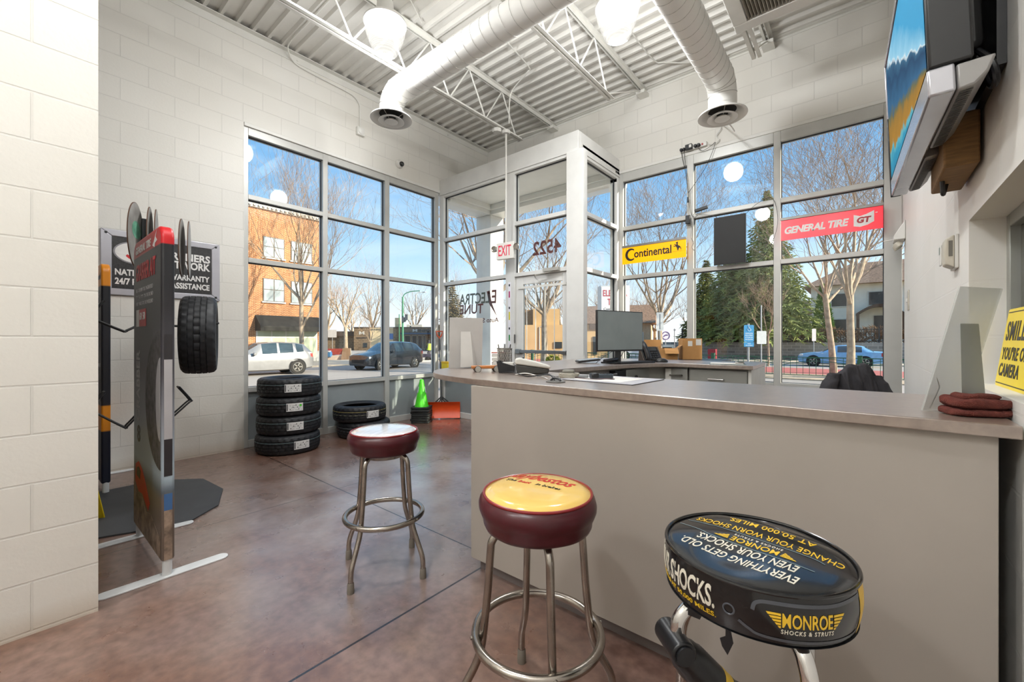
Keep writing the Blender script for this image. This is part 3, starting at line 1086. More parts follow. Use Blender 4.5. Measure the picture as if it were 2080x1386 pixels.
# ------------------------------------------------------------------ things on the worktop
def F2(x, y):      # unit vector across / into the room for a thing seen from the stools
    return V((x, y, 0)).normalized()
RT, FW = V((0.768, 0.640, 0)), V((-0.640, 0.768, 0))

# computer
ml, mr_ = V((-1.743, 3.23, 0)), V((-1.564, 3.77, 0))
u = (mr_ - ml).normalized()
nn = V((u.y, -u.x, 0))
Mm = basis((ml + mr_) / 2 + V((0, 0, 1.30)), u, (0, 0, 1), nn)
t = thing('computer_monitor', 'wide grey-screened computer monitor on the left leg of the worktop', 'monitor')
MB().box(-0.285, 0.285, -0.18, 0.18, -0.022, 0.0, M=Mm).build('case', BLACKP, t, bevel=0.004)
MB().box(-0.277, 0.277, -0.165, 0.172, 0.0004, 0.0016, M=Mm).build('screen', mat('blank_screen', '#8b9597', rough=0.22, var=0.04, spec=0.5), t)
MB().box(-0.03, 0.03, -0.28, -0.02, -0.05, -0.023, M=Mm).build('stand_neck', mat('stand_dark', '#2b2c2e', rough=0.4), t, bevel=0.006)
b = MB().box(-0.12, 0.12, -0.2875, -0.274, -0.13, 0.06, M=Mm)
b.build('stand_base', BLACKP, t, bevel=0.005)
b = MB().tube(smooth_path([Mm @ V((-0.02, -0.25, -0.03)), Mm @ V((-0.10, -0.255, -0.01)), Mm @ V((-0.20, -0.262, 0.0))]), [0.017] * 13, 8)
b.tube(smooth_path([Mm @ V((-0.05, -0.17, -0.03)), Mm @ V((-0.15, -0.22, -0.05)), Mm @ V((-0.24, -0.28, -0.06))]), 0.003, 6)
b.tube(smooth_path([Mm @ V((0.08, -0.17, -0.03)), Mm @ V((0.05, -0.23, -0.05)), Mm @ V((0.0, -0.28, -0.06))]), 0.003, 6)
b.build('cable', BLACKP, t)

KEY = mat('key_black', '#26282b', rough=0.45)
def keyboard(t, M, w, h, cols, rows, th=0.012, keym=None):
    b = MB().box(-w / 2, w / 2, -h / 2, h / 2, 0, th, M=M)
    b.build('case', BLACKP, t, bevel=0.003)
    b = MB()
    for i in range(cols):
        for j in range(rows):
            x0 = -w / 2 + 0.008 + (w - 0.016) * i / cols
            y0 = -h / 2 + 0.008 + (h - 0.016) * j / rows
            b.box(x0 + 0.001, x0 + (w - 0.016) / cols - 0.001, y0 + 0.001, y0 + (h - 0.016) / rows - 0.001, th, th + 0.005, M=M)
    b.build('keys', keym or KEY, t)
kc = (V((-1.553, 3.353, 0)) + V((-1.473, 3.827, 0))) / 2 - nn * 0.085
t = thing('keyboard', 'flat black computer keyboard in front of the monitor', 'keyboard')
keyboard(t, basis(kc + V((0, 0, ZT)), u, (-nn.x, -nn.y, 0), (0, 0, 1)), 0.44, 0.14, 18, 6)
t = thing('computer_mouse', 'black computer mouse between keyboard and desk phone edge', 'mouse', (-1.455, 3.955, ZT), rz=0.6)
MB().ball((0, 0, 0.006), 0.034, 16, sc=(1.7, 1.0, 0.85)).build('shell', BLACKP, t)
MB().tube(arc((0, 0, 0.006), 0.035, 0.2, PI - 0.2, 12, ax=(1.55, 0, 0), ay=(0, 0, 0.86)), 0.0022, 6).build('silver_trim', CHROME, t)
t = thing('desk_calculator', 'grey desk calculator with tilted keys left of the monitor stand', 'calculator', (-1.93, 3.40, ZT), rz=0.75)
keyboard(t, Matrix.Rotation(-0.10, 4, 'Y') @ MT(0, 0, 0.014), 0.20, 0.15, 6, 5, th=0.016, keym=mat('calc_keys', '#a9b2b8', rough=0.4))

# desk telephone
t = thing('desk_telephone', 'black office telephone with upright handset beside the keyboard', 'telephone', (-1.60, 4.02, ZT), rz=math.radians(52))
Mp = Matrix.Rotation(math.radians(58), 4, 'X')
b = MB().prism([(-0.09, -0.08, 0), (-0.09, 0.06, 0), (-0.09, 0.045, 0.14), (-0.09, 0.015, 0.145), (-0.09, -0.08, 0.02)], (0.18, 0, 0))
b.build('body', BLACKP, t, bevel=0.008)
fa = V((0, 0.095, 0.125)).normalized()
Mf = basis((0.02, -0.0335, 0.0826), (1, 0, 0), fa, V((1, 0, 0)).cross(fa))
MB().box(-0.045, 0.045, 0.025, 0.075, 0.0, 0.003, M=Mf).build('display', mat('phone_display', '#3c4043', rough=0.2), t)
b = MB()
for i in range(4):
    for j in range(4):
        b.box(-0.045 + 0.023 * i, -0.027 + 0.023 * i, -0.075 + 0.022 * j, -0.060 + 0.022 * j, 0.0, 0.006, M=Mf)
b.build('keypad', KEY, t, bevel=0.001)
b = MB().tube(smooth_path([Mf @ V((-0.088, -0.085, 0.025)), Mf @ V((-0.090, -0.06, 0.04)), Mf @ V((-0.092, 0.0, 0.046)), Mf @ V((-0.092, 0.06, 0.04)), Mf @ V((-0.088, 0.10, 0.022))]), [0.02 + 0.006 * abs(math.cos(PI * i / 24)) for i in range(25)], 10)
b.build('handset', BLACKP, t)
b = MB().prism([(-0.094, -0.084, 0.0), (-0.094, 0.017, 0.148), (-0.094, 0.022, 0.146), (-0.094, -0.079, 0.0)], (-0.004, 0, 0)).prism([(0.091, -0.084, 0.0), (0.091, 0.012, 0.146), (0.091, 0.018, 0.146), (0.091, -0.076, 0.0)], (0.004, 0, 0))
b.build('silver_edge', CHROME, t)

# clipboard and papers on the right leg
t = thing('clipboard', 'grey clipboard with papers on the right leg of the worktop', 'clipboard', (-0.88, 3.99, ZT), rz=0.25)
MB().box(-0.16, 0.12, -0.115, 0.115, 0.0, 0.005).build('board', mat('clip_board', '#7d8986', rough=0.5), t)
MB().box(-0.15, 0.10, -0.105, 0.105, 0.0055, 0.009).build('papers', MATS['paper'], t)
MB().box(0.04, 0.11, -0.05, 0.05, 0.0095, 0.024).build('clip', CHROME, t, bevel=0.004)

# cardboard boxes on a low black shelf by the front glass
KRAFT = mat('kraft_cardboard', '#b5854f', rough=0.75, var=0.06, vs=8)
t = thing('side_shelf', 'black side shelf under the cardboard boxes by the front glass', 'shelf', (0, 0, 0))
MB().box(-2.20, -1.18, 4.72, 5.45, 0.97, 0.995).build('top', BLACKP, t, bevel=0.004)
for x in (-2.16, -1.22):
    for y in (4.76, 5.41):
        MB().box(x - 0.02, x + 0.02, y - 0.02, y + 0.02, 0, 0.97).build('leg', BLACKP, t)
t = thing('cardboard_box', 'tall closed cardboard box with white shipping labels by the front glass', 'cardboard box', (-1.56, 5.16, 0.995), rz=math.radians(35))
MB().box(-0.11, 0.11, -0.07, 0.09, 0, 0.245).build('carton', KRAFT, t, bevel=0.002)
MB().box(-0.05, 0.0, -0.0708, -0.0702, 0.155, 0.215).box(0.04, 0.10, -0.0708, -0.0702, 0.165, 0.235).build('shipping_label', MATS['paper'], t)
t = thing('cardboard_box', 'open cardboard box with raised flaps behind the telephone', 'cardboard box', (-1.83, 4.93, 0.995), rz=math.radians(30))
b = MB().box(-0.18, 0.18, -0.08, -0.076, 0, 0.13).box(-0.18, 0.18, 0.076, 0.08, 0, 0.13).box(-0.18, -0.176, -0.076, 0.076, 0, 0.13).box(0.176, 0.18, -0.076, 0.076, 0, 0.13).box(-0.176, 0.176, -0.076, 0.076, 0, 0.004)
b.build('carton', KRAFT, t)
MB().box(-0.175, 0.02, 0.077, 0.081, 0.13, 0.23).prism([(0.03, -0.08, 0.13), (0.178, -0.08, 0.13), (0.178, -0.15, 0.07), (0.03, -0.15, 0.07)], (0, 0.003, 0.002)).prism([(0.18, -0.07, 0.13), (0.18, 0.07, 0.13), (0.23, 0.07, 0.17), (0.23, -0.07, 0.17)], (0.003, 0, 0)).build('flap', KRAFT, t)
MB().box(0.03, 0.15, 0.0, 0.06, 0.01, 0.17).build('packing_slip', mat('packing_blue', '#a9b8bf', rough=0.7), t)
MB().box(0.02, 0.12, -0.05, -0.02, 0.10, 0.142).build('black_part', BLACKP, t)

# card terminal, holder, cables
t = thing('card_terminal', 'white topped card payment terminal on the counter with cables', 'card terminal', (-1.555, 2.06, ZT), rz=math.radians(39))
b = MB().prism([(-0.095, -0.045, 0.0), (0.095, -0.045, 0.004), (0.104, -0.045, 0.034), (-0.10, -0.045, 0.062)], (0, 0.09, 0))
b.build('base', mat('terminal_dark', '#3a3936', rough=0.45), t, bevel=0.008)
b = MB().prism([(-0.107, -0.05, 0.063), (0.107, -0.05, 0.0345), (0.110, -0.05, 0.052), (0.03, -0.05, 0.076), (-0.075, -0.05, 0.100), (-0.104, -0.05, 0.094)], (0, 0.10, 0))
b.build('top_shell', mat('terminal_white', '#cfcdc6', rough=0.4), t, bevel=0.01, seg=3)
MB().ball((-0.055, 0.0, 0.097), 0.007, 8).build('button', BLACKP, t)
t = thing('card_holder', 'small black open tray with white slips left of the card terminal', 'tray', (-1.745, 2.05, ZT), rz=math.radians(32))
b = MB().prism([(-0.045, -0.04, 0.0), (0.045, -0.04, 0.0), (0.05, -0.045, 0.045), (-0.06, -0.045, 0.075)], (0, 0.005, 0)).prism([(-0.045, 0.04, 0.0), (0.045, 0.04, 0.0), (0.05, 0.045, 0.045), (-0.06, 0.045, 0.075)], (0, 0.005, 0))
b.box(-0.045, 0.045, -0.04, 0.045, 0, 0.004).prism([(-0.045, -0.04, 0), (-0.05, -0.04, 0), (-0.065, -0.045, 0.075), (-0.06, -0.045, 0.075)], (0, 0.085, 0)).prism([(0.045, -0.04, 0), (0.049, -0.04, 0), (0.054, -0.045, 0.045), (0.05, -0.045, 0.045)], (0, 0.085, 0))
b.build('shell', BLACKP, t)
MB().box(-0.03, 0.04, -0.03, 0.035, 0.006, 0.066).build('paper_slips', MATS['paper'], t)

def cable(name, label, pts, r, m, cat='cable', group=None):
    return tag(MB().tube(smooth_path(pts, 6), r, 6).build(name, m), label, cat, group)
z = ZT + 0.004
cable('power_cable', 'white cable curling from under the card terminal', [(-1.62, 2.02, z), (-1.58, 1.93, z), (-1.50, 1.92, z + 0.012), (-1.44, 1.95, z), (-1.36, 1.90, z), (-1.27, 1.82, z)], 0.0032, WHITEPL)
cable('power_cable', 'black cable looping from the tray into the cable grommet', [(-1.74, 1.99, z), (-1.62, 1.95, z + 0.01), (-1.45, 1.88, z), (-1.33, 1.88, z + 0.018), (-1.24, 1.80, z + 0.022), (-1.185, 1.755, z + 0.004)], 0.0034, BLACKP)
cable('power_cable', 'dark cable running along the counter from the adapter to the cordless phone', [(-1.33, 1.96, z), (-1.20, 1.97, z + 0.002), (-1.08, 1.95, z), (-1.02, 1.99, z + 0.004), (-0.99, 2.02, z)], 0.003, mat('cable_maroon', '#4a3538', rough=0.5))
cable('power_cable', 'thin grey cable knotted around the plug adapter', [(-1.40, 1.90, z), (-1.30, 1.86, z + 0.015), (-1.22, 1.83, z + 0.012), (-1.16, 1.78, z + 0.006), (-1.13, 1.755, z)], 0.0026, GREYP)
t = thing('plug_adapter', 'grey plug adapter lying with a coiled cord on the counter', 'adapter', (-1.245, 1.985, ZT), rz=0.5)
MB().box(-0.035, 0.03, -0.03, 0.03, 0, 0.045).build('body', mat('adapter_grey', '#77746a', rough=0.5), t, bevel=0.008)
MB().box(0.035, 0.105, -0.02, 0.02, 0, 0.018).build('plug_end', GREYP, t, bevel=0.006)
b = MB()
for k in range(4):
    b.tube([(0.0 + 0.055 * math.cos(a), 0.05 * math.sin(a), 0.006 + 0.006 * k) for a in [2 * PI * i / 20 for i in range(20)]], 0.003, 5, closed=True)
b.build('coiled_cord', mat('cord_beige', '#b0aa9c', rough=0.5), t)
t = thing('cable_grommet', 'flat black cable grommet plate with cords near the counter edge', 'grommet', (-1.165, 1.735, ZT))
MB().lathe([(0.048, 0), (0.048, 0.004), (0.040, 0.007), (0, 0.007)], 28).build('plate', mat('grommet_grey', '#55534f', rough=0.5), t)
MB().tube(smooth_path([(-0.03, 0.0, 0.006), (-0.015, 0.005, 0.018), (0.02, 0.0, 0.016), (0.03, -0.005, 0.008)]), 0.005, 6).build('cord_end', BLACKP, t)
t = thing('cordless_phone', 'black cordless phone lying on the white paper on the counter', 'telephone', (-1.065, 2.02, ZT + 0.003), rz=math.radians(52))
MB().prism(rrect(0.125, 0.048, 0.016), (0, 0, 0.026)).build('body', mat('phone_slate', '#39424a', rough=0.35), t, bevel=0.006)
MB().box(-0.062, -0.02, -0.025, 0.025, 0.002, 0.031).build('earpiece', BLACKP, t, bevel=0.008)
MB().tube([(0.06, 0.015, 0.018), (0.098, 0.015, 0.022)], 0.004, 6).build('antenna', BLACKP, t)
b = MB()
for i in range(4):
    for j in range(3):
        b.box(-0.008 + 0.014 * i, 0.001 + 0.014 * i, -0.017 + 0.012 * j, -0.008 + 0.012 * j, 0.026, 0.0285)
b.build('keypad', KEY, t)
t = thing('desk_mat', 'dark edged counter mat with a white sheet under the cordless phone', 'desk mat')
a_, b_, c_, d_ = V((-0.807, 1.829, ZT)), V((-0.796, 2.20, ZT)), V((-1.15, 2.235, ZT)), V((-1.25, 1.86, ZT))
MB().prism([a_, b_, c_, d_], (0, 0, 0.0022)).build('mat', mat('mat_grey', '#b9b8bd', rough=0.4), t)
MB().prism([a_, a_ + V((0, 0.006, 0)), d_ + V((0, 0.006, 0)), d_], (0, 0, 0.0032)).prism([a_, b_, b_ - V((0.005, 0, 0)), a_ - V((0.005, 0, 0))], (0, 0, 0.0032)).build('dark_edge', BLACKP, t)
MB().prism([a_ + V((-0.10, 0.07, 0.0024)), b_ + V((-0.09, -0.05, 0.0024)), c_ + V((0.05, -0.05, 0.0024)), d_ + V((0.06, 0.06, 0.0024))], (0, 0, 0.0006)).build('sheet', MATS['paper'], t)

# pencil cup, organiser, toy, notice board backs
t = thing('pencil_cup', 'silver mesh pencil cup with pens on the rounded counter end', 'pencil cup', (-1.93, 2.235, ZT))
b = MB()
for k in range(26):
    for s in (1, -1):
        b.tube([(0.052 * math.cos(a), 0.052 * math.sin(a), 0.004 + 0.145 * q / 5) for q, a in [(q, 2 * PI * k / 26 + s * q * 0.22) for q in range(6)]], 0.0013, 3, caps=False)
b.lathe([(0.0, 0), (0.054, 0), (0.054, 0.006), (0, 0.006)], 28).tube([(0.053 * math.cos(a), 0.053 * math.sin(a), 0.150) for a in [2 * PI * i / 28 for i in range(28)]], 0.0035, 6, closed=True)
b.build('mesh_wall', mat('mesh_silver', '#8f8c88', rough=0.35, metal=0.7), t)
MB().lathe([(0.0495, 0.008), (0.0495, 0.146)], 28, cap0=False, cap1=False).build('inner_liner', mat('mesh_liner', '#6f6b67', rough=0.5, metal=0.5, alpha=0.55), t)
random.seed(4)
for lab, (x, y, lx, ly), c in (('black pen leaning left in the mesh cup', (-0.02, -0.01, -0.03, 0), '#1c1c1e'), ('grey pen leaning back in the mesh cup', (-0.005, 0.01, -0.02, 0.02), '#4d4a4a'), ('dark pen leaning right in the mesh cup', (0.02, 0.0, 0.025, 0.01), '#2e2b2b')):
    p0 = V((-1.93 + x, 2.235 + y, ZT + 0.008))
    o = MB().tube([p0, p0 + V((lx, ly, 0.165)), p0 + V((lx * 1.03, ly * 1.03, 0.172))], [0.004, 0.004, 0.002], 8).build('pen', mat('pen_' + c[1:], c, rough=0.35))
    tag(o, lab, 'pen')
t = thing('tray_organizer', 'small white stacked tray organizer with a red top behind the mesh cup', 'tray organizer', (-2.07, 2.33, ZT), rz=math.radians(40))
for k in range(4):
    MB().box(-0.05, 0.05, -0.04, 0.04, 0.028 * k, 0.028 * k + 0.022).build('tray', WHITEPL, t, bevel=0.002)
MB().box(-0.052, 0.052, -0.042, 0.042, 0.112, 0.119).build('top', mat('organizer_red', '#b3433c', rough=0.5), t)
MB().box(-0.05, 0.05, -0.038, 0.04, -0.0, 0.11).bm.free()

t = thing('toy_car', 'wooden toy car with grey wheels on the rounded counter end', 'toy car', (-1.90, 2.02, ZT), rz=math.radians(52))
MB().box(-0.10, 0.105, -0.028, 0.028, 0.022, 0.040).build('plank', mat('toy_wood', '#b9753f', rough=0.5, var=0.15, vs=3, stretch=(2, 30, 30)), t, bevel=0.003)
for x in (-0.062, 0.062):
    for s in (-1, 1):
        w = MB().lathe([(0.019, -0.004), (0.019, 0.004)], 24, basis((x, s * 0.034, 0.0195), (1, 0, 0), (0, 0, 1), (0, 1, 0))).build('wheel', mat('toy_wheel', '#a7a49d', rough=0.4), t)
        MB().tube([(x + 0.019 * math.cos(a), s * 0.034, 0.0195 + 0.019 * math.sin(a)) for a in [2 * PI * i / 24 for i in range(24)]], 0.0035, 6, closed=True).build('tyre', BLACKP, w)
MB().tube(smooth_path([(0.06, 0.0, 0.040), (0.075, 0.005, 0.062), (0.055, 0.01, 0.070), (0.035, 0.012, 0.052)]), 0.0018, 5).build('wire_hook', CHROME, t)

WB = mat('grey_card_back', '#c3c1be', rough=0.6, var=0.04)
def easel_sign(name, label, A, u, w, h, lean, m, em, cat):
    """board on its lower edge from A along u, leaning by lean metres towards +n (the right of u), with a folding easel foot"""
    u = V(u).normalized()
    n = V((u.y, -u.x, 0))
    up = (V((0, 0, 1)) * math.sqrt(h * h - lean * lean) + n * lean).normalized()
    t = thing(name, label, cat)
    M = basis(A, u, up, u.cross(up))
    MB().box(0, w, 0.001, h, -0.0025, 0.0025, M=M).build('board', m, t, bevel=0.0008)
    return t, M
t, M = easel_sign('counter_notice', 'grey back of a cardboard counter notice with a folded easel by the entry glass', (-2.345, 2.085, ZT), RT * 0.75 + FW * 0.30, 0.255, 0.375, 0.03, WB, None, 'notice board')
b = MB().prism([M @ V(p) for p in ((0.085, 0.27, 0.003), (0.16, 0.27, 0.003), (0.175, 0.012, 0.05), (0.075, 0.012, 0.05))], V((0, 0, 0.003)))
b.prism([M @ V(p) for p in ((0.16, 0.27, 0.003), (0.165, 0.27, 0.003), (0.215, 0.012, 0.004), (0.176, 0.012, 0.05))], V((0.0, 0, 0.002)))
b.build('easel_foot', mat('easel_card', '#d2d0cc', rough=0.6), t)
FROST = mat('frosted_acrylic', '#d3d8d4', rough=0.45, alpha=0.36, spec=0.5, var=0.02)
t, M = easel_sign('acrylic_stand', 'frosted acrylic notice stand leaning at the right counter end above the red towel', (0.134, 1.72, ZT), (0.56, 0.83, 0), 0.185, 0.366, 0.085, FROST, None, 'notice stand')
b = MB().prism([M @ V(p) for p in ((0.045, 0.26, 0.004), (0.125, 0.26, 0.004), (0.16, 0.04, 0.055), (0.055, 0.04, 0.055))], (0, 0, 0.003))
b.build('easel_foot', mat('easel_grey', '#b7bbb9', rough=0.5, alpha=0.8), t)
MB().tube([M @ V((0.03, 0.10, -0.004)), M @ V((0.055, 0.07, -0.004)), M @ V((0.04, 0.005, -0.004))], 0.0012, 4).build('crease', mat('crease_grey', '#6f726f', rough=0.6), t)

# folded shop towel
def cloth_lump(name, m, parent, w, d, h, seed, z0):
    random.seed(seed)
    def fn(u, v):
        a = 2 * PI * u
        ph = PI * (v - 0.5)
        ca, sa = math.cos(a), math.sin(a)
        e = 0.55
        x = w / 2 * math.copysign(abs(ca) ** e, ca) * math.copysign(abs(math.cos(ph)) ** 0.45, 1)
        y = d / 2 * math.copysign(abs(sa) ** e, sa) * abs(math.cos(ph)) ** 0.45
        z = h / 2 * math.copysign(abs(math.sin(ph)) ** 0.6, math.sin(ph))
        k = noise.noise(V((x * 22 + seed, y * 22, z * 30))) * 0.006 + noise.noise(V((x * 70, y * 60 + seed, z * 60))) * 0.0022
        return V((x * (1 + k * 6), y * (1 + k * 6), z0 + h / 2 + z + k * (1 if v > 0.3 else 0)))
    return MB().grid(fn, 64, 24, closeu=True).build(name, m, parent, smooth=80)
TOWEL = mat('red_shop_towel', '#71352b', rough=0.95, var=0.18, vs=60, bump=0.8, bs=420)
t = thing('shop_towel', 'folded rust red shop towel at the right end of the counter', 'towel', (0.240, 1.715, ZT), rz=math.radians(28))
cloth_lump('lower_fold', TOWEL, t, 0.142, 0.10, 0.024, 1, 0.0)
cloth_lump('upper_fold', TOWEL, t, 0.132, 0.098, 0.030, 7, 0.021)
cloth_lump('top_fold', TOWEL, t, 0.095, 0.060, 0.016, 3, 0.043)

# office chair with a dark jacket over its back
CH, RCH = (-0.21, 3.56, 0), math.radians(219.8)
t = thing('office_chair', 'office chair behind the counter, its back covered by a dark jacket', 'chair', CH, rz=RCH)
MB().prism(rrect(0.46, 0.44, 0.10), (0, 0, 0.07), M=MT(0, 0.0, 0.44)).build('seat', mat('chair_fabric', '#242427', rough=0.9), t, bevel=0.02)
MB().prism([(x, 0.235, z + 0.78) for x, z, _ in rrect(0.34, 0.42, 0.09)], (0, 0.035, 0)).build('backrest', MATS['chair_fabric'], t, bevel=0.01)
MB().tube([(0, 0.02, 0.10), (0, 0.02, 0.44)], 0.025, 12).tube(smooth_path([(0, 0.1, 0.43), (0, 0.25, 0.46), (0, 0.275, 0.62)]), 0.018, 8).build('post', BLACKP, t)
for k in range(5):
    a = 2 * PI * k / 5 + 0.3
    MB().tube([(0, 0.02, 0.11), (0.28 * math.cos(a), 0.02 + 0.28 * math.sin(a), 0.07)], [0.022, 0.014], 8).build('leg', BLACKP, t)
    MB().ball((0.28 * math.cos(a), 0.02 + 0.28 * math.sin(a), 0.03), 0.03, 10).build('caster', BLACKP, t)
JK = mat('dark_jacket', '#2d2b2f', rough=0.85, var=0.22, vs=9, bump=0.25, bs=60)
t2 = thing('jacket', 'dark grey jacket draped over the chair back behind the counter', 'jacket', CH, rz=RCH)
t2.scale = (0.74, 1, 1)
def jtop(s):
    """outline of the shoulders; s = +1 is the drooping sleeve side"""
    q = 1.080 - 0.012 * math.cos(3.0 * s + 0.6)
    if s > 0.05:
        q -= 0.16 * (s - 0.05) ** 1.35
    if s < -0.45:
        q -= 0.30 * (-s - 0.45) ** 1.5
    return q
def jk(u, v):
    s = 2 * u - 1
    a = v * 2 * PI
    drop = (1 - math.sin(a)) / 2
    thick = 0.050 + 0.045 * drop
    pleat = 0.020 * math.sin(11 * s + 1.5 * math.sin(3 * s) + 0.8 * math.cos(a)) * (0.35 + 0.65 * drop)
    crumple = 0.022 * noise.noise(V((s * 3.2, drop * 4 + 3, math.cos(a) * 1.4))) + 0.010 * noise.noise(V((s * 9, drop * 11, math.cos(a) * 3 + 7)))
    y = 0.252 + (thick + pleat + crumple) * (1 if math.cos(a) > 0 else -0.6) * abs(math.cos(a)) ** 0.6
    z = jtop(s) - 0.46 * drop ** 1.15 + crumple * 0.6 * (1 - drop)
    x = s * (0.205 + 0.055 * drop) + 0.4 * crumple
    return V((x, y, z))
MB().grid(jk, 72, 56).build('body', JK, t2, smooth=80)
def sleeve(pts, rr):
    P = smooth_path(pts, 8)
    b = MB()
    def f(u, v):
        i = min(int(v * (len(P) - 1)), len(P) - 2)
        w = v * (len(P) - 1) - i
        p = P[i].lerp(P[i + 1], w)
        a = 2 * PI * u
        r = rr * (0.75 + 0.25 * math.sin(PI * min(1, v * 1.2))) * (1 + 0.22 * noise.noise(V((p.z * 14, a, v * 6))))
        return p + V((math.cos(a) * r, math.sin(a) * r * 0.75, 0.004 * math.sin(v * 40)))
    return b.grid(f, 20, 36, closeu=True).build('sleeve', JK, t2, smooth=80)
sleeve([(0.165, 0.27, 1.015), (0.235, 0.285, 0.94), (0.285, 0.29, 0.84), (0.30, 0.285, 0.70), (0.29, 0.28, 0.58)], 0.058)
sleeve([(-0.175, 0.27, 1.00), (-0.215, 0.29, 0.90), (-0.225, 0.30, 0.76), (-0.215, 0.30, 0.60)], 0.055)
# ------------------------------------------------------------------ bar stools
OXB = mat('oxblood_vinyl', '#43121a', rough=0.30, var=0.25, vs=5, spec=0.5, bump=0.05, bs=30)
CHR_OLD = mat('worn_chrome', '#a39c94', rough=0.22, metal=1.0, var=0.18, vs=14, bump=0.03, bs=80)
RUBBER = mat('grey_rubber_foot', '#6d665c', rough=0.7)
YEL = mat('yellow_vinyl', '#e0bb66', rough=0.12, var=0.05, coat=0.6)
SILV = mat('clear_white_vinyl', '#cfcfd2', rough=0.14, var=0.10, vs=4, coat=0.8, stretch=(3, 14, 1))
LRED = mat('script_red', '#b3231d', rough=0.3)
LBLK = mat('print_black', '#1a1714', rough=0.3)

def stool(label, loc, rz, topmat, foot_r=0.245):
    t = thing('bar_stool', label, 'bar stool', loc, rz, group='oxblood vinyl bar stools')
    t.scale = (1, 1, 1.036)
    prof = [(0, 0.606), (0.150, 0.606), (0.166, 0.612), (0.172, 0.624), (0.1735, 0.640), (0.180, 0.652), (0.186, 0.668), (0.187, 0.682), (0.183, 0.696), (0.176, 0.706), (0.170, 0.710)]
    b = MB()
    n = 72
    b.lathe(prof, n, cap0=False, cap1=False)
    for v in b.bm.verts:
        a = math.atan2(v.co.y, v.co.x)
        r = math.hypot(v.co.x, v.co.y)
        if r > 0.16:
            k = 1 + 0.006 * math.sin(5 * a + 1) + 0.004 * math.sin(11 * a)
            v.co.x *= k
            v.co.y *= k
    b.build('seat_cushion', OXB, t, smooth=70)
    b = MB().tube([(0.171 * math.cos(a), 0.171 * math.sin(a), 0.711) for a in [2 * PI * i / 64 for i in range(64)]], 0.0045, 8, closed=True)
    b.build('piping', mat('red_piping', '#7d1a1c', rough=0.3), t)
    top = MB().lathe([(0.169, 0.708), (0.166, 0.7135), (0.14, 0.7215), (0.08, 0.7265), (0, 0.728)], 64, cap0=False).build('seat_top', topmat, t, smooth=70)
    MB().lathe([(0, 0.58), (0.10, 0.58), (0.12, 0.604), (0, 0.604)], 32).build('swivel_plate', CHR_OLD, t)
    for k in range(4):
        a = k * PI / 2
        c, s = math.cos(a), math.sin(a)
        P = lambda r, z: V((r * c, r * s, z))
        path = [P(0.04, 0.597), P(0.10, 0.597), P(0.128, 0.590), P(0.146, 0.570), P(0.151, 0.54), P(0.160, 0.42), P(0.172, 0.31), P(0.180, 0.255), P(0.200, 0.20), P(foot_r - 0.012, 0.125), P(foot_r - 0.002, 0.09), P(foot_r, 0.055), P(foot_r + 0.001, 0.0)]
        lg = MB().tube(smooth_path(path, 4), 0.0125, 12).build('leg', CHR_OLD, t, smooth=60)
        MB().lathe([(0.0165, 0), (0.017, 0.012), (0.0155, 0.045), (0.013, 0.05)], 16, MT(*P(foot_r, 0.0)), cap1=False).build('foot_cap', RUBBER, lg)
        MB().lathe([(0.006, 0), (0.006, 0.006), (0, 0.008)], 10, basis(P(0.208, 0.285), (-s, c, 0), (0, 0, 1), (c, s, 0))).build('rivet', CHR_OLD, lg)
    MB().tube([(0.198 * math.cos(a), 0.198 * math.sin(a), 0.283) for a in [2 * PI * i / 72 for i in range(72)]], 0.0135, 12, closed=True).build('foot_ring', CHR_OLD, t, smooth=60)
    return t, top

def dome_z(x, y):
    r = math.hypot(x, y)
    pr = [(0, 0.728), (0.08, 0.7265), (0.14, 0.7215), (0.166, 0.7135), (0.2, 0.70)]
    for (r0, z0), (r1, z1) in zip(pr, pr[1:]):
        if r <= r1:
            return z0 + (z1 - z0) * (r - r0) / (r1 - r0)
    return 0.7

stool('oxblood bar stool with a clear white wrinkled top, left of the counter', (-1.966, 1.292, 0), math.radians(-72.6), SILV)
ang2 = math.radians(140)
t, top = stool('oxblood bar stool with a yellow printed top, in front of the counter panel', (-0.797, 1.084, 0), ang2, YEL, 0.255)
def on_top(c, ang, fn_z, lift=0.0007):
    """lettering laid on a domed top: c centre in the thing's own axes, ang reading direction"""
    ca, sa = math.cos(ang), math.sin(ang)
    def f(p):
        x = c[0] + p.x * ca - p.y * sa
        y = c[1] + p.x * sa + p.y * ca
        return V((x, y, fn_z(x, y) + (lift if p.z > 0 else 0.0002)))
    return f
wa = math.radians(8.0) - ang2
def loc2(x, y):
    d = RZ(-ang2) @ V((x + 0.797, y - 1.084, 0))
    return (d.x, d.y)
MB().text('Raybestos', 0.245, 0.080, None, mi=0, shear=0.45, bold=0.02, fn=on_top(loc2(-0.833, 1.148), wa, dome_z)).build('lettering', LRED, top, smooth=0)
MB().text('The', 0.040, 0.018, None, shear=0.2, bold=0.015, fn=on_top(loc2(-0.905, 1.085), wa, dome_z)).text('in brakes', 0.088, 0.018, None, shear=0.2, bold=0.015, fn=on_top(loc2(-0.768, 1.102), wa, dome_z)).build('lettering', LBLK, top, smooth=0)
MB().text('best', 0.046, 0.020, None, shear=0.2, bold=0.02, fn=on_top(loc2(-0.853, 1.090), wa, dome_z)).build('lettering', LRED, top, smooth=0)
MB().prism([V((*loc2(x, y), dome_z(*loc2(x, y)) + 0.0004)) for x, y in ((-0.955, 1.170), (-0.90, 1.190), (-0.84, 1.192), (-0.90, 1.184), (-0.935, 1.166))], (0, 0, 0.0004)).build('lettering', LRED, top, smooth=0)

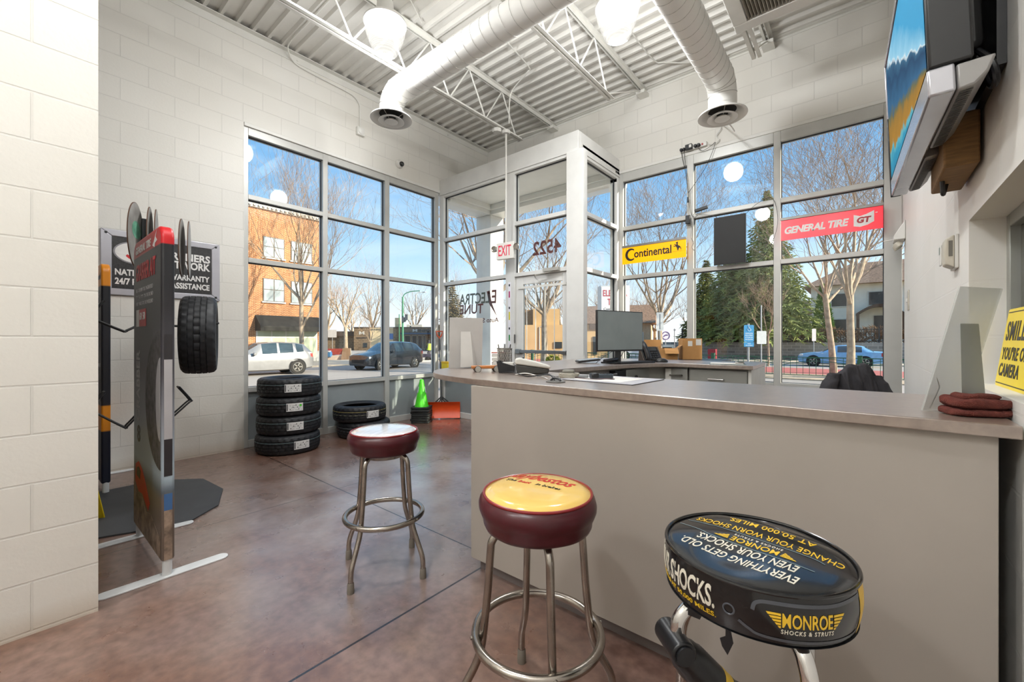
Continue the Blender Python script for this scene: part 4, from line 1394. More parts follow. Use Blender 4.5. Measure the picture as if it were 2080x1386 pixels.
# the black stool with shock-absorber legs
BV = mat('black_vinyl', '#0e0e10', rough=0.16, var=0.2, vs=6, coat=0.35, bump=0.04, bs=14)
PY = mat('print_yellow', '#e0b52a', rough=0.3)
PW = mat('print_white', '#d6cfbe', rough=0.3)
PG = mat('print_steel', '#6e7f82', rough=0.25, metal=0.2)
PB = mat('print_grey', '#4a4c52', rough=0.3)
t = thing('bar_stool', 'black printed bar stool with shock absorber legs at the front right corner', 'bar stool', (-0.186, 1.0675, 0))
RS = 0.184
def top3(x, y):
    r = math.hypot(x, y) / RS
    z = 0.754 + 0.009 * max(0, 1 - r ** 2.2) ** 0.6
    # worn sag and a soft ridge across the far side
    z -= 0.007 * math.exp(-((x + 0.03) ** 2 + (y + 0.075) ** 2) / 0.006)
    z += 0.010 * math.exp(-((0.19 * x + 0.98 * y - 0.10) ** 2) / 0.0010) * max(0, 1 - r ** 4)
    return z
b = MB()
b.grid(lambda u, v: V((v * RS * math.cos(2 * PI * u), v * RS * math.sin(2 * PI * u), top3(v * RS * math.cos(2 * PI * u), v * RS * math.sin(2 * PI * u)))), 72, 20, closeu=True)
bmesh.ops.remove_doubles(b.bm, verts=b.bm.verts, dist=1e-6)
top = b.build('seat_top', BV, t, smooth=80)
def side3(a, z):
    s = (z - 0.664) / 0.09
    r = RS + 0.006 * math.sin(PI * min(max(s, 0), 1)) - 0.004 * (1 - s)
    return V((r * math.cos(a), r * math.sin(a), z))
band = MB().grid(lambda u, v: side3(2 * PI * u, 0.662 + 0.094 * v), 96, 10, closeu=True).build('seat_side', BV, t, smooth=70)
MB().lathe([(0, 0.660), (0.17, 0.660), (0.183, 0.663)], 64, cap1=False, cap0=False).build('seat_underside', BLACKP, t)
MB().tube([(RS * math.cos(a), RS * math.sin(a), 0.757) for a in [2 * PI * i / 72 for i in range(72)]], 0.0038, 8, closed=True).build('piping', BV, t)
TU = math.radians(169)
uu, ww = V((math.cos(TU), math.sin(TU), 0)), V((math.cos(TU + PI / 2), math.sin(TU + PI / 2), 0))
def tl(body, w, off, width, h, m, du=0.0, sh=0.0, bold=0.012, curve=0.0, sp=1.0):
    c = uu * du + ww * off
    base = on_top((c.x, c.y), TU, top3, 0.0008)
    def f(p):
        return base(V((p.x, p.y + curve * p.x * p.x, p.z)))
    MB().text(body, width, h, None, fn=f, shear=sh, bold=bold, spacing=sp).build('lettering', m, top, smooth=0)
tl('EVERYTHING GETS OLD.', 0, 0.084, 0.235, 0.030, PW, du=0.008, sh=0.12, bold=0.012)
tl('EVEN YOUR SHOCKS.', 0, 0.040, 0.205, 0.030, PW, du=0.006, sh=0.12, bold=0.012)
tl('MONROE', 0, 0.000, 0.098, 0.022, PY, bold=0.012)
tl('SHOCKS & STRUTS', 0, -0.0215, 0.10, 0.0085, PW, bold=0.012, sp=1.3)
tl('CHANGE YOUR WORN SHOCKS', 0, -0.055, 0.305, 0.021, PY, curve=0.35, bold=0.004)
tl('AT 50,000 MILES.', 0, -0.092, 0.185, 0.021, PY, curve=0.25, bold=0.004)
def strip_top(pts, w, m):
    b = MB()
    P = smooth_path([V((p[0], p[1], 0)) for p in pts], 6)
    vs = []
    for i, p in enumerate(P):
        tg = (P[min(i + 1, len(P) - 1)] - P[max(i - 1, 0)]).normalized()
        nn_ = V((-tg.y, tg.x, 0))
        for s in (-1, 1):
            q = p + nn_ * s * w / 2
            g = uu * q.x + ww * q.y
            vs.append((g.x, g.y, top3(g.x, g.y) + 0.0006))
    b.mesh(vs, [(2 * i, 2 * i + 1, 2 * i + 3, 2 * i + 2) for i in range(len(P) - 1)])
    return b.build('print_line', m, top, smooth=0)
strip_top([(-0.125, -0.026), (-0.10, -0.034), (-0.03, -0.034), (0.09, -0.034), (0.11, -0.030), (0.165, -0.022)], 0.0035, PG)
strip_top([(-0.12, 0.022), (-0.06, 0.021), (0.05, 0.021), (0.09, 0.020), (0.115, 0.014), (0.17, 0.010)], 0.0035, PG)
for s in (-1, 1):      # the striped wings each side of the word
    b = MB()
    for k in range(4):
        y = 0.009 - 0.0055 * k
        x0, x1 = 0.054 + 0.001 * k, 0.085 - 0.007 * k
        q = [uu * (s * x) + ww * yy for x, yy in ((x0, y), (x1, y), (x1 - 0.004, y - 0.004), (x0, y - 0.004))]
        b.mesh([(g.x, g.y, top3(g.x, g.y) + 0.0008) for g in q], [(0, 1, 2, 3)])
    b.build('wing_emblem', PY, top, smooth=0)
def side_text(body, a0, a1, z, h, m, bold=0.015, sh=0.0, sp=1.0):
    a0, a1 = math.radians(a0), math.radians(a1)
    w = (a1 - a0) * RS
    def f(p):
        q = side3((a0 + a1) / 2 + p.x / RS, z + p.y)
        k = 1 + (0.0011 if p.z > 0 else 0.0004) / RS
        return V((q.x * k, q.y * k, q.z))
    MB().text(body, w, h, None, fn=f, bold=bold, shear=sh, spacing=sp).build('lettering', m, band, smooth=0)
side_text('MONROE', 293.5, 320.5, 0.714, 0.026, PY, bold=0.012)
side_text('SHOCKS & STRUTS', 293, 321.5, 0.693, 0.0085, PW, sp=1.25)
side_text('EVEN YOUR SHOCKS.', 170, 259, 0.717, 0.044, PW, bold=0.02)
side_text('CHANGE YOUR WORN SHOCKS AT 50,000 MILES.', 140, 259.5, 0.682, 0.0115, PY, bold=0.01)
for s in (-1, 1):
    b = MB()
    for k in range(5):
        z = 0.726 - 0.0056 * k
        c = 307
        a0, a1 = c + s * 14.2, c + s * (21.5 - 1.4 * k)
        pts = [(a0, z), (a1, z), (a1 - s * 0.9, z - 0.0042), (a0, z - 0.0042)]
        q = [side3(math.radians(a), zz) for a, zz in pts]
        b.mesh([(v.x * 1.005, v.y * 1.005, v.z) for v in q], [(0, 1, 2, 3)])
    b.build('wing_emblem', PY, band, smooth=0)
def side_strip(pts, w, m):
    b = MB()
    P = smooth_path([V((math.radians(a) * RS, z, 0)) for a, z in pts], 8)
    vs = []
    for i, p in enumerate(P):
        tg = (P[min(i + 1, len(P) - 1)] - P[max(i - 1, 0)]).normalized()
        nn_ = V((-tg.y, tg.x, 0))
        for s in (-1, 1):
            q = p + nn_ * s * w / 2
            g = side3(q.x / RS, q.y)
            vs.append((g.x * 1.004, g.y * 1.004, g.z))
    b.mesh(vs, [(2 * i, 2 * i + 1, 2 * i + 3, 2 * i + 2) for i in range(len(P) - 1)])
    return b.build('print_line', m, band, smooth=0)
side_strip([(279, 0.722), (281, 0.737), (290, 0.742), (320, 0.741), (334, 0.743), (345, 0.744)], 0.0065, PB)
side_strip([(272, 0.694), (277, 0.684), (284, 0.676), (310, 0.674), (335, 0.674), (345, 0.677)], 0.0060, PB)
b = MB().grid(lambda u, v: side3(math.radians(346 + 22 * u), 0.667 + 0.084 * v) * 1.0 + V((0.0008, 0, 0)), 8, 4)
b.build('yellow_block', PY, band, smooth=0)
for dz, r, m in ((0, 0.0095, PB),):
    q = side3(math.radians(267), 0.708)
    q = V((q.x * 1.003, q.y * 1.003, q.z))
    nrm_ = V((math.cos(math.radians(267)), math.sin(math.radians(267)), 0))
    tng = V((-nrm_.y, nrm_.x, 0))
    MB().tube([q + tng * (r * math.cos(a)) + V((0, 0, r * math.sin(a))) for a in [2 * PI * i / 24 for i in range(24)]], 0.0016, 6, closed=True).build('print_line', m, band)
CHN = mat('bright_chrome', '#d5d4d2', rough=0.08, metal=1.0, var=0.1, vs=9)
SHK = mat('shock_black', '#141416', rough=0.3, var=0.2)
for k, (az, lean) in enumerate(((226, 'in'), (311, 'straight'), (60, 'straight'), (143, 'out'))):
    a = math.radians(az)
    c, s = math.cos(a), math.sin(a)
    P = lambda r, z: V((r * c, r * s, z))
    if lean == 'in':
        r0, r1, r2 = 0.180, 0.055, 0.18
    elif lean == 'out':
        r0, r1, r2 = 0.200, 0.262, 0.262
        P0 = P
    else:
        r0, r1, r2 = 0.172, 0.172, 0.20
    z0 = 0.568
    lg = MB().tube(smooth_path([P(0.06, 0.648), P(0.12, 0.646), P(0.150, 0.636), P(r0 - 0.008, 0.616), P(r0, 0.59), P(r0, z0 - 0.02)], 5), 0.0155, 14).build('leg', CHN, t, smooth=60)
    if lean != 'in':
        MB().tube(smooth_path([P(r0, z0 - 0.02), P((r0 + r1) / 2, 0.48), P(r1, 0.40), P(r1, 0.30)], 4), 0.0155, 14).build('lower_tube', CHN, lg)
        MB().tube(smooth_path([P(r1, 0.31), P(r1 + 0.005, 0.18), P(max(r1, r2), 0.06), P(max(r1, r2) + 0.01, 0.0)], 5), 0.013, 12).build('shock_rod', CHN, lg)
        MB().lathe([(0.019, 0), (0.018, 0.03), (0.013, 0.035)], 14, MT(*P(max(r1, r2) + 0.01, 0)), cap1=False).build('foot_cap', BLACKP, lg)
        continue
    tg = V((-s, c, 0))
    out_ = V((c, s, 0))
    b = MB().tube([P(r0 + 0.006, z0 - 0.006) - tg * 0.044, P(r0 + 0.006, z0 - 0.006) + tg * 0.044], 0.027, 20)
    b.build('shock_eye', SHK, lg, bevel=0.004)
    MB().tube([P(r0 + 0.006, z0 - 0.006) + tg * 0.0445, P(r0 + 0.006, z0 - 0.006) + tg * 0.049], 0.020, 16).build('end_cap', BLACKP, lg)
    q0, q1 = P(r0, z0 - 0.02), P(r1, 0.42)
    dq = (q1 - q0)
    MB().tube([q0, q0 + dq * 0.12, q0 + dq * 0.2, q0 + dq * 0.24, q1, q1 + dq * 0.06], [0.024, 0.034, 0.035, 0.038, 0.038, 0.02], 24).build('shock_body', SHK, lg)
    MB().tube([q0 + dq * 0.62 + V((0, 0, 0.0)), q0 + dq * 0.78], 0.0386, 24).build('yellow_band', PY, lg)
    MB().tube(smooth_path([q1, q1 + dq * 0.25, P(max(0.03, r1 - 0.0), 0.28), P(r2 * 0.8, 0.10), P(r2, 0.0)], 5), 0.013, 12).build('shock_rod', CHN, lg)
    MB().lathe([(0.019, 0), (0.018, 0.03), (0.013, 0.035)], 14, MT(*P(r2, 0)), cap1=False).build('foot_cap', BLACKP, lg)
MB().prism([(-0.02, -0.166, 0.661), (-0.012, -0.168, 0.661), (-0.006, -0.168, 0.632), (-0.016, -0.168, 0.605), (-0.026, -0.168, 0.618), (-0.030, -0.168, 0.632), (-0.020, -0.168, 0.640)], (0, 0.002, 0)).build('loose_strap', BLACKP, t)
for az in (240,):
    a = math.radians(az)
    MB().box(-0.012, 0.012, -0.006, 0.006, 0.642, 0.661, M=MT(0.168 * math.cos(a), 0.168 * math.sin(a), 0)).build('clip', BLACKP, t)
# ------------------------------------------------------------------ left side of the room
WHITEM = mat('white_powder_coat', '#cfd0d0', rough=0.4, var=0.05)
def banner(label, x0, x1, y, zb, zt, thick, bands, foot, group='printed tyre banners on white feet'):
    """fabric banner stretched on a rounded frame between two posts at x0 (near) and x1, standing on two white feet"""
    t = thing('banner_stand', label, 'banner stand', ((x0 + x1) / 2, y, 0), group=None)
    w = abs(x0 - x1)
    r = 0.075
    out = []
    n = 8
    pts = [(w / 2, zb), (w / 2, zt - r)] + [(w / 2 - r + r * math.cos(a), zt - r + r * math.sin(a)) for a in [PI / 2 * i / n for i in range(1, n + 1)]]
    pts += [(-p[0], p[1]) for p in pts[::-1]]
    cover = thing('fabric_cover', None, None)
    bpy.data.objects.remove(cover)
    body = MB().prism([(p[0], -thick / 2, p[1]) for p in pts], (0, thick, 0)).build('fabric_cover', bands[0], t, bevel=0.012, seg=3)
    for sx in (w / 2 - 0.022, -w / 2 + 0.022):
        MB().tube([(sx, 0, 0.006), (sx, 0, zb + 0.03)], 0.021, 16).build('post', WHITEM, t)
        b = MB().prism([(-p[1] * 0 + p[0], p[1], 0) for p in [(0.036 * math.cos(a), foot[1] + 0.036 * math.sin(a)) for a in [PI * i / 10 for i in range(11)]] + [(0.036 * math.cos(a), foot[0] + 0.036 * math.sin(a)) for a in [PI + PI * i / 10 for i in range(11)]]], (0, 0, 0.008), M=MT(sx, 0, 0))
        b.build('foot', WHITEM, t, bevel=0.002)
    return t, body

def banner_fabric(name, zs, zb, zt, w):
    """printed fabric: bands of colour by height"""
    m, n, l, pb = nodes_of(name)
    tc = n.new('ShaderNodeTexCoord')
    sp = n.new('ShaderNodeSeparateXYZ')
    l.new(tc.outputs['Object'], sp.inputs[0])
    mr = n.new('ShaderNodeMapRange')
    mr.inputs[1].default_value, mr.inputs[2].default_value = zb, zt
    l.new(sp.outputs['Z'], mr.inputs[0])
    nz = n.new('ShaderNodeTexNoise')
    nz.inputs['Scale'].default_value = 7
    l.new(tc.outputs['Object'], nz.inputs['Vector'])
    rp = n.new('ShaderNodeValToRGB')
    rp.color_ramp.interpolation = 'LINEAR'
    e = rp.color_ramp.elements
    e[0].position, e[0].color = zs[0][0], lin(zs[0][1])
    e[1].position, e[1].color = zs[-1][0], lin(zs[-1][1])
    for p, c in zs[1:-1]:
        q = e.new(p)
        q.color = lin(c)
    l.new(mr.outputs[0], rp.inputs[0])
    l.new(rp.outputs['Color'], pb.inputs['Base Color'])
    pb.inputs['Roughness'].default_value = 0.38
    return m

ZB, ZTP = 0.085, 1.815
W1 = 0.73
zr = lambda z: (z - ZB) / (ZTP - ZB)
f1 = banner_fabric('banner_red_black', [(0, '#6b5c50'), (zr(0.40), '#6f6258'), (zr(0.44), '#5b646c'), (zr(0.52), '#a9b9c4'), (zr(0.80), '#8c8f97'), (zr(1.05), '#4a474d'), (zr(1.40), '#1f1d21'), (zr(1.715), '#121218'), (zr(1.72), '#bd0f18'), (1, '#bd0f18')], ZB, ZTP, W1)
t, body = banner('tall double sided tyre banner with red top nearest the white pillar', -2.745, -2.745 - W1, 0.53, ZB, ZTP, 0.056, [f1], (-0.235, 0.235))
X0 = W1 / 2      # near post end in the banner's own axes
fy = -0.0288
def bp(name, m, verts2, parent=None, lift=0.0):
    return MB().prism([(x, fy - lift, z) for x, z in verts2], (0, -0.0009, 0)).build(name, m, parent or body, smooth=0)
def bt(s, xc, zc, w, h, m, sh=0.0, bold=0.02, rot=False, lift=0.0):
    M = basis((xc, fy - lift, zc), (1, 0, 0), (0, 0, 1), (0, -1, 0))
    if rot:
        M = basis((xc, fy - lift, zc), (0, 0, 1), (-1, 0, 0), (0, -1, 0))
    MB().text(s, w, h, M, 0.0009, shear=sh, bold=bold).build('lettering', m, body, smooth=0)
BW = mat('banner_white', '#e3dfdc', rough=0.4)
BR = mat('banner_red', '#c01822', rough=0.4)
BT = mat('banner_tyre_print', '#4b4748', rough=0.5, var=0.55, vs=26)
BS = mat('banner_silver', '#a9a6a8', rough=0.4)
bt('GENERAL TIRE', -0.08, 1.755, 0.42, 0.045, BW, 0.2, 0.03)
bp('tyre_emblem', BW, [(0.17, 1.73), (0.20, 1.745), (0.27, 1.80), (0.245, 1.765), (0.28, 1.745), (0.23, 1.735), (0.22, 1.715)])
bt('GRABBER A/T', -0.02, 1.62, 0.52, 0.10, BR, 0.12, 0.02)
for k in range(3):
    bt(('ALL-TERRAIN TIRE ENGINEERED', 'TO PERFORM ON THE ROAD', 'AND MADE FOR THE WEEKEND')[k], -0.05, 1.515 - 0.04 * k, 0.46, 0.022, BS, 0, 0.01)
bp('print_patch', BW, [(-0.27, 1.30), (-0.19, 1.30), (-0.19, 1.40), (-0.27, 1.40)])
bp('print_patch', BR, [(-0.185, 1.30), (0.0, 1.30), (0.0, 1.40), (-0.185, 1.40)])
bt('60', -0.14, 1.36, 0.06, 0.045, BW, lift=0.001)
bt('50', -0.05, 1.36, 0.06, 0.045, BW, lift=0.001)
bt('GRABBER', -0.22, 0.95, 0.42, 0.10, BS, rot=True)
bt('8', -0.20, 0.665, 0.085, 0.10, BT)
# printed tyre with a rim, wrapping on to the near edge
def disc(cx, cz, rx, rz, a0, a1, n=40):
    return [(cx + rx * math.cos(a), cz + rz * math.sin(a)) for a in [a0 + (a1 - a0) * i / n for i in range(n + 1)]]
bp('printed_tyre', BT, [(X0 - 0.012, 0.56)] + [(X0 - 0.012, 1.26)] + disc(X0 - 0.012, 0.91, 0.36, 0.36, PI / 2, 1.5 * PI))
bp('printed_rim', BS, [(X0 - 0.012, 0.70)] + [(X0 - 0.012, 1.13)] + disc(X0 - 0.012, 0.915, 0.10, 0.215, PI / 2, 1.5 * PI), lift=0.001)
bp('printed_truck', BR, [(-0.30, 0.36), (-0.29, 0.47), (-0.20, 0.50), (-0.10, 0.47), (0.0, 0.40), (0.10, 0.32), (0.06, 0.27), (-0.10, 0.33), (-0.2, 0.32)])
bp('printed_truck', BLACKP, [(-0.26, 0.41), (-0.25, 0.455), (-0.19, 0.47), (-0.14, 0.45), (-0.16, 0.40)], lift=0.001)
bp('printed_rocks', mat('banner_rock', '#8a7767', rough=0.5, var=0.5, vs=20), [(-X0 + 0.015, 0.10), (X0 - 0.02, 0.10), (X0 - 0.02, 0.20), (0.12, 0.27), (0.0, 0.25), (-0.1, 0.31), (-0.2, 0.29), (-X0 + 0.015, 0.37)])
ex = X0 + 0.0006
def edge_patch(name, m, z0, z1, dx=0.0):
    MB().box(ex + dx, ex + dx + 0.0009, -0.017, 0.017, z0, z1).build(name, m, body, smooth=0)
edge_patch('edge_print', mat('edge_dark', '#2c292c', rough=0.4), 0.52, 1.25)
edge_patch('edge_print', BS, 0.71, 1.12, 0.001)
edge_patch('edge_print', mat('edge_blue', '#3f6492', rough=0.4), 0.345, 0.43)
edge_patch('edge_print', MATS['banner_rock'], 0.09, 0.344)

# second banner, orange and black, mostly behind the pillar
f2 = banner_fabric('banner_orange_black', [(0, '#151a2b'), (0.235, '#151a2b'), (0.24, '#d9871c'), (0.35, '#d9871c'), (0.355, '#1a1a22'), (0.86, '#16161d'), (0.895, '#17171d'), (0.90, '#e08a1a'), (1, '#e08a1a')], ZB, 1.83, W1)
t, body2 = banner('tall orange topped black tyre banner standing behind the tyre rack', -4.60, -4.60 - W1 + 0.03, 0.50, ZB, 1.83, 0.056, [f2], (-0.24, 0.23))
w2 = (W1 - 0.03) / 2
M = basis((w2 - 0.16, fy, 1.73), (1, 0, 0), (0, 0, 1), (0, -1, 0))
MB().text('Continental', 0.26, 0.05, M, 0.0009, bold=0.02).build('lettering', mat('banner_dark', '#2a2218', rough=0.4), body2, smooth=0)
for z, s in ((1.58, 'ENGINEERED'), (1.50, 'TO BE THERE'), (1.02, 'TERRAIN A/T'), (0.74, 'CROSS A/T')):
    MB().text(s, 0.24, 0.03, basis((w2 - 0.15, fy, z), (1, 0, 0), (0, 0, 1), (0, -1, 0)), 0.0009, bold=0.01).build('lettering', BS, body2, smooth=0)
for z in (1.26, 0.88):
    MB().prism([(w2 - 0.10 + 0.055 * math.cos(a), fy, z + 0.12 * math.sin(a)) for a in [2 * PI * i / 24 for i in range(24)]], (0, -0.0009, 0)).build('printed_tyre', BT, body2, smooth=0)

# ------------------------------------------------------------------ tyres
RUB = mat('tyre_rubber', '#1b1c1f', rough=0.55, var=0.25, vs=9)
RUBI = mat('tyre_inside', '#101012', rough=0.7)
def tyre_mesh(R, W, ri, seg=120, stripes=True):
    """tread with grooves and lateral sipes; axis along z, centred on 0"""
    b = MB()
    h = W / 2
    prof = [(ri, -h * 0.72), (ri + 0.012, -h * 0.86), (R * 0.80, -h * 1.0), (R * 0.90, -h * 0.97), (R * 0.955, -h * 0.86)]
    tread = []
    k = 5
    for i in range(k):
        z0, z1 = -h * 0.80 + (2 * h * 0.80) * i / k, -h * 0.80 + (2 * h * 0.80) * (i + 1) / k
        g = 0.004
        crown = lambda z: R - 0.010 * (z / h) ** 2
        if i > 0:
            tread += [(crown(z0) - 0.008, z0 + g * 0.4), (crown(z0), z0 + g)]
        else:
            tread += [(crown(z0) - 0.003, z0)]
        tread += [(crown(z1), z1 - g)]
        if i < k - 1:
            tread += [(crown(z1) - 0.008, z1 - g * 0.4)]
        else:
            tread += [(crown(z1) - 0.003, z1)]
    prof += tread + [(R * 0.955, h * 0.86), (R * 0.90, h * 0.97), (R * 0.80, h * 1.0), (ri + 0.012, h * 0.86), (ri, h * 0.72)]
    inner = [(ri + 0.010, h * 0.60), (R - 0.03, h * 0.62), (R - 0.022, 0), (R - 0.03, -h * 0.62), (ri + 0.010, -h * 0.60)]
    rows = []
    full = prof + inner
    for j in range(seg):
        a = 2 * PI * j / seg
        row = []
        for q, (r, z) in enumerate(full):
            rr = r
            if q < len(prof) and r > R * 0.93:
                ph = (j + (2 if (int((z + h) / (2 * h) * 5) % 2) else 0)) % 4
                if ph == 0:
                    rr = r - 0.008
            row.append(b.bm.verts.new((rr * math.cos(a), rr * math.sin(a), z)))
        rows.append(row)
    m = len(full)
    for j in range(seg):
        p, q = rows[j], rows[(j + 1) % seg]
        for i in range(m):
            ii = (i + 1) % m
            f = b.bm.faces.new((p[i], q[i], q[ii], p[ii]))
            f.material_index = 1 if i >= len(prof) else 0
    return b
STICK = mat('tyre_sticker', '#d3d2cf', rough=0.5)
def tyre(label, loc, az, R=0.325, W=0.20, rot=None, sticker=True, green=False, lines=('#5e6b74',), group=None, dz=0.0, pitch=2):
    t = thing('tyre', label, 'tyre', loc, az, group, rot=rot)
    tyre_mesh(R, W, R * 0.64).build('rubber', [RUB, RUBI], t, smooth=35)
    for k, c in enumerate(lines):
        z = W * (0.17 - 0.20 * k)
        MB().tube([((R - 0.0015) * math.cos(a), (R - 0.0015) * math.sin(a), z) for a in [2 * PI * i / 96 for i in range(96)]], 0.0016, 4, closed=True).build('colour_line', mat('tyre_line_' + c[1:], c, rough=0.6), t)
    if sticker:
        fn = lambda a, z, k=1.0: V(((R + 0.001 * k) * math.cos(a), (R + 0.001 * k) * math.sin(a), z))
        hw, hh = 0.060 / R * 1.35, 0.043
        st = MB().grid(lambda u, v: fn(-hw + 2 * hw * u, dz - hh + 2 * hh * v), 10, 2).build('sticker', STICK, t, smooth=60)
        bb = MB().grid(lambda u, v: fn(-hw * 0.96 + 0.14 * hw * u, dz - hh * 0.8 + 1.6 * hh * v, 1.8), 2, 2)
        for i in range(9):
            a = -hw * 0.6 + hw * 0.17 * i
            for j in range(3):
                if (i * 3 + j) % 4 != 1:
                    z0 = dz - hh * 0.7 + hh * 0.52 * j
                    bb.grid(lambda u, v: fn(a + hw * 0.10 * u, z0 + hh * (0.10 if (i + j) % 3 else 0.34) * v, 1.8), 1, 1)
        bb.build('sticker_print', mat('sticker_ink', '#4e4e50', rough=0.6), st, smooth=0)
        if green:
            MB().grid(lambda u, v: fn(hw * 0.55 + hw * 0.28 * u, dz + hh * 0.1 + hh * 0.55 * v, 2.2), 2, 1).build('green_dot', mat('sticker_green', '#58c832', rough=0.6), st, smooth=0)
    return t
az_cam = math.atan2(-2.03, 4.95)
S1 = V((-4.955, 2.032, 0))
for k, (lab, off, dx, dy, g) in enumerate((('bottom tyre of the four-high stack below the left window', 0.42, 0.02, -0.02, False), ('second tyre up in the four-high stack below the left window', 0.18, 0.0, 0.0, False), ('third tyre up in the four-high stack, a green spot on its sticker', 0.16, 0.0, 0.0, True), ('top tyre of the four-high stack below the left window', 0.08, 0.0, 0.01, False))):
    tyre(lab, (S1.x + dx, S1.y + dy, 0.1015 + 0.2025 * k), az_cam + off, green=g, lines=('#6f8a8c',), group='stacked new tyres on the floor')
S2 = V((-4.985, 2.915, 0))
tyre('lower tyre of the two-high stack between the tall stack and the cones', (S2.x + 0.03, S2.y + 0.04, 0.1015), math.atan2(-S2.y, -S2.x) + 1.5, lines=('#7d7f80', '#77797c'), group='stacked new tyres on the floor')
tyre('upper tyre of the two-high stack, yellow lined tread, between tall stack and cones', (S2.x, S2.y, 0.304), math.atan2(-S2.y, -S2.x) + 0.50, lines=('#b3a14c', '#b0aa8a'), group='stacked new tyres on the floor')

# ------------------------------------------------------------------ tyre display rack
BLK = mat('black_steel', '#17181a', rough=0.45, var=0.1)
t = thing('tyre_rack', 'black pole tyre display rack on an eight sided floor plate', 'display rack', (-4.10, 0.655, 0))
pl = [(-0.30, -0.42), (0.16, -0.47), (0.50, -0.30), (0.60, -0.05), (0.63, 0.14), (0.46, 0.34), (0.10, 0.47), (-0.32, 0.44), (-0.58, 0.18), (-0.58, -0.18)]
MB().prism([(x, y, 0.0) for x, y in pl], (0, 0, 0.012)).build('base_plate', mat('plate_grey', '#3c3d3f', rough=0.6, var=0.1), t, bevel=0.003)
MB().box(-0.019, 0.019, -0.019, 0.019, 0.012, 2.12).build('pole', BLK, t, bevel=0.003)
def hook(z, sgn, drop, reach):
    b = MB()
    for e in (-0.035, 0.035):
        b.tube(smooth_path([(e, sgn * 0.02, z), (e, sgn * 0.10, z - drop), (e, sgn * 0.12, z - drop - 0.005), (e, sgn * reach, z + 0.03), (e, sgn * (reach + 0.015), z + 0.045), (e, sgn * (reach - 0.06), z + 0.155)], 4), 0.0065, 8)
    b.tube([(-0.035, sgn * (reach - 0.06), z + 0.155), (0.035, sgn * (reach - 0.06), z + 0.155)], 0.0065, 8)
    b.build('tyre_hook', BLK, t)
hook(1.34, -1, 0.05, 0.28)
hook(0.70, -1, 0.10, 0.28)
hook(0.70, 1, 0.10, 0.26)
b = MB().tube([(0.03, 0.02, 1.33), (0.03, 0.20, 1.33), (0.03, 0.46, 1.36)], 0.008, 8).tube([(-0.03, 0.02, 1.33), (-0.03, 0.20, 1.33), (-0.03, 0.46, 1.36)], 0.008, 8)
b.build('tyre_hook', BLK, t)
for z in (0.25, 0.62, 0.86, 1.2):
    MB().box(-0.024, -0.019, -0.01, 0.01, z, z + 0.03).build('peg', BLK, t)
tyre('tyre with blocky tread hung on the display rack beside the wall sign', (-4.10, 0.655 + 0.335, 1.262), 0, R=0.312, W=0.235, rot=(PI / 2, 0, math.radians(-17)), sticker=False, lines=())
# round topper boards
CARD = mat('board_grey_print', '#8d8a85', rough=0.5, var=0.25, vs=9)
EDGE = mat('board_brown_edge', '#5e4232', rough=0.7)
def topper(label, loc, rz, w, h):
    tt = thing('topper_board', label, 'display board', loc, rz, group='oval header boards on the tyre rack')
    pts = [(w * math.cos(a), 0, h * math.sin(a)) for a in [2 * PI * i / 36 for i in range(36)]]
    MB().prism(pts, (0, 0.006, 0)).build('board', EDGE, tt)
    MB().prism([(x * 0.985, -0.0012, z * 0.985) for x, y, z in pts], (0, 0.001, 0)).build('print_face', CARD, tt, smooth=0)
    return tt
t1 = topper('oval header board with a green picture, left front on the tyre rack top', (-4.06, 0.60, 1.985), math.radians(157), 0.175, 0.235)
b = MB().prism([(0.09 * math.cos(a), -0.0022, 0.03 + 0.07 * math.sin(a) * (1 if math.sin(a) > 0 else 0.8)) for a in [2 * PI * i / 20 for i in range(20)]], (0, 0.0008, 0))
b.build('printed_picture', mat('topper_green', '#6ba58a', rough=0.5, var=0.4, vs=14), t1, smooth=0)
topper('oval header board behind the green one on the tyre rack top', (-4.18, 0.70, 2.00), math.radians(164), 0.165, 0.235)
topper('oval header board second from the back on the tyre rack top', (-4.22, 0.745, 2.00), math.radians(166), 0.165, 0.235)
topper('oval header board at the right of the tyre rack top above the red banner', (-4.06, 0.87, 1.935), math.radians(161), 0.165, 0.225)
topper('rear oval header board at the right of the tyre rack top', (-4.10, 0.925, 1.935), math.radians(164), 0.165, 0.225)

# wet floor sign edge behind the pillar
t = thing('wet_floor_sign', 'folding yellow wet floor sign peeking out from behind the pillar', 'floor sign', (-3.90, 0.215, 0), rz=math.radians(60))
YP = mat('yellow_plastic', '#e2c417', rough=0.45)
for s in (-1, 1):
    MB().prism([(-0.15, s * 0.16, 0.0), (0.15, s * 0.16, 0.0), (0.11, s * 0.012, 0.60), (-0.11, s * 0.012, 0.60)], (0, s * 0.012, 0)).build('panel', YP, t, bevel=0.004)

# ------------------------------------------------------------------ wall sign
SILVF = mat('silver_frame', '#b9b8bf', rough=0.3, metal=0.35, var=0.04)
t = thing('wall_sign', 'silver framed black wall sign with white lettering and a red oval emblem', 'wall sign', (XL, 1.002, 1.942))
b = MB()
YO, ZO, YI, ZI = 0.462, 0.302, 0.386, 0.241
for p in ([(-YO, -ZO), (YO, -ZO), (YI, -ZI), (-YI, -ZI)], [(YO, -ZO), (YO, ZO), (YI, ZI), (YI, -ZI)], [(YO, ZO), (-YO, ZO), (-YI, ZI), (YI, ZI)], [(-YO, ZO), (-YO, -ZO), (-YI, -ZI), (-YI, ZI)]):
    b.prism([(0.001, y, z) for y, z in p], (0.022, 0, 0))
b.build('frame', SILVF, t, bevel=0.006, seg=2)
pan = MB().box(0.001, 0.016, -YI, YI, -ZI, ZI).build('panel', mat('tread_plate_black', '#2d2c2d', rough=0.4, var=0.35, vs=60), t)
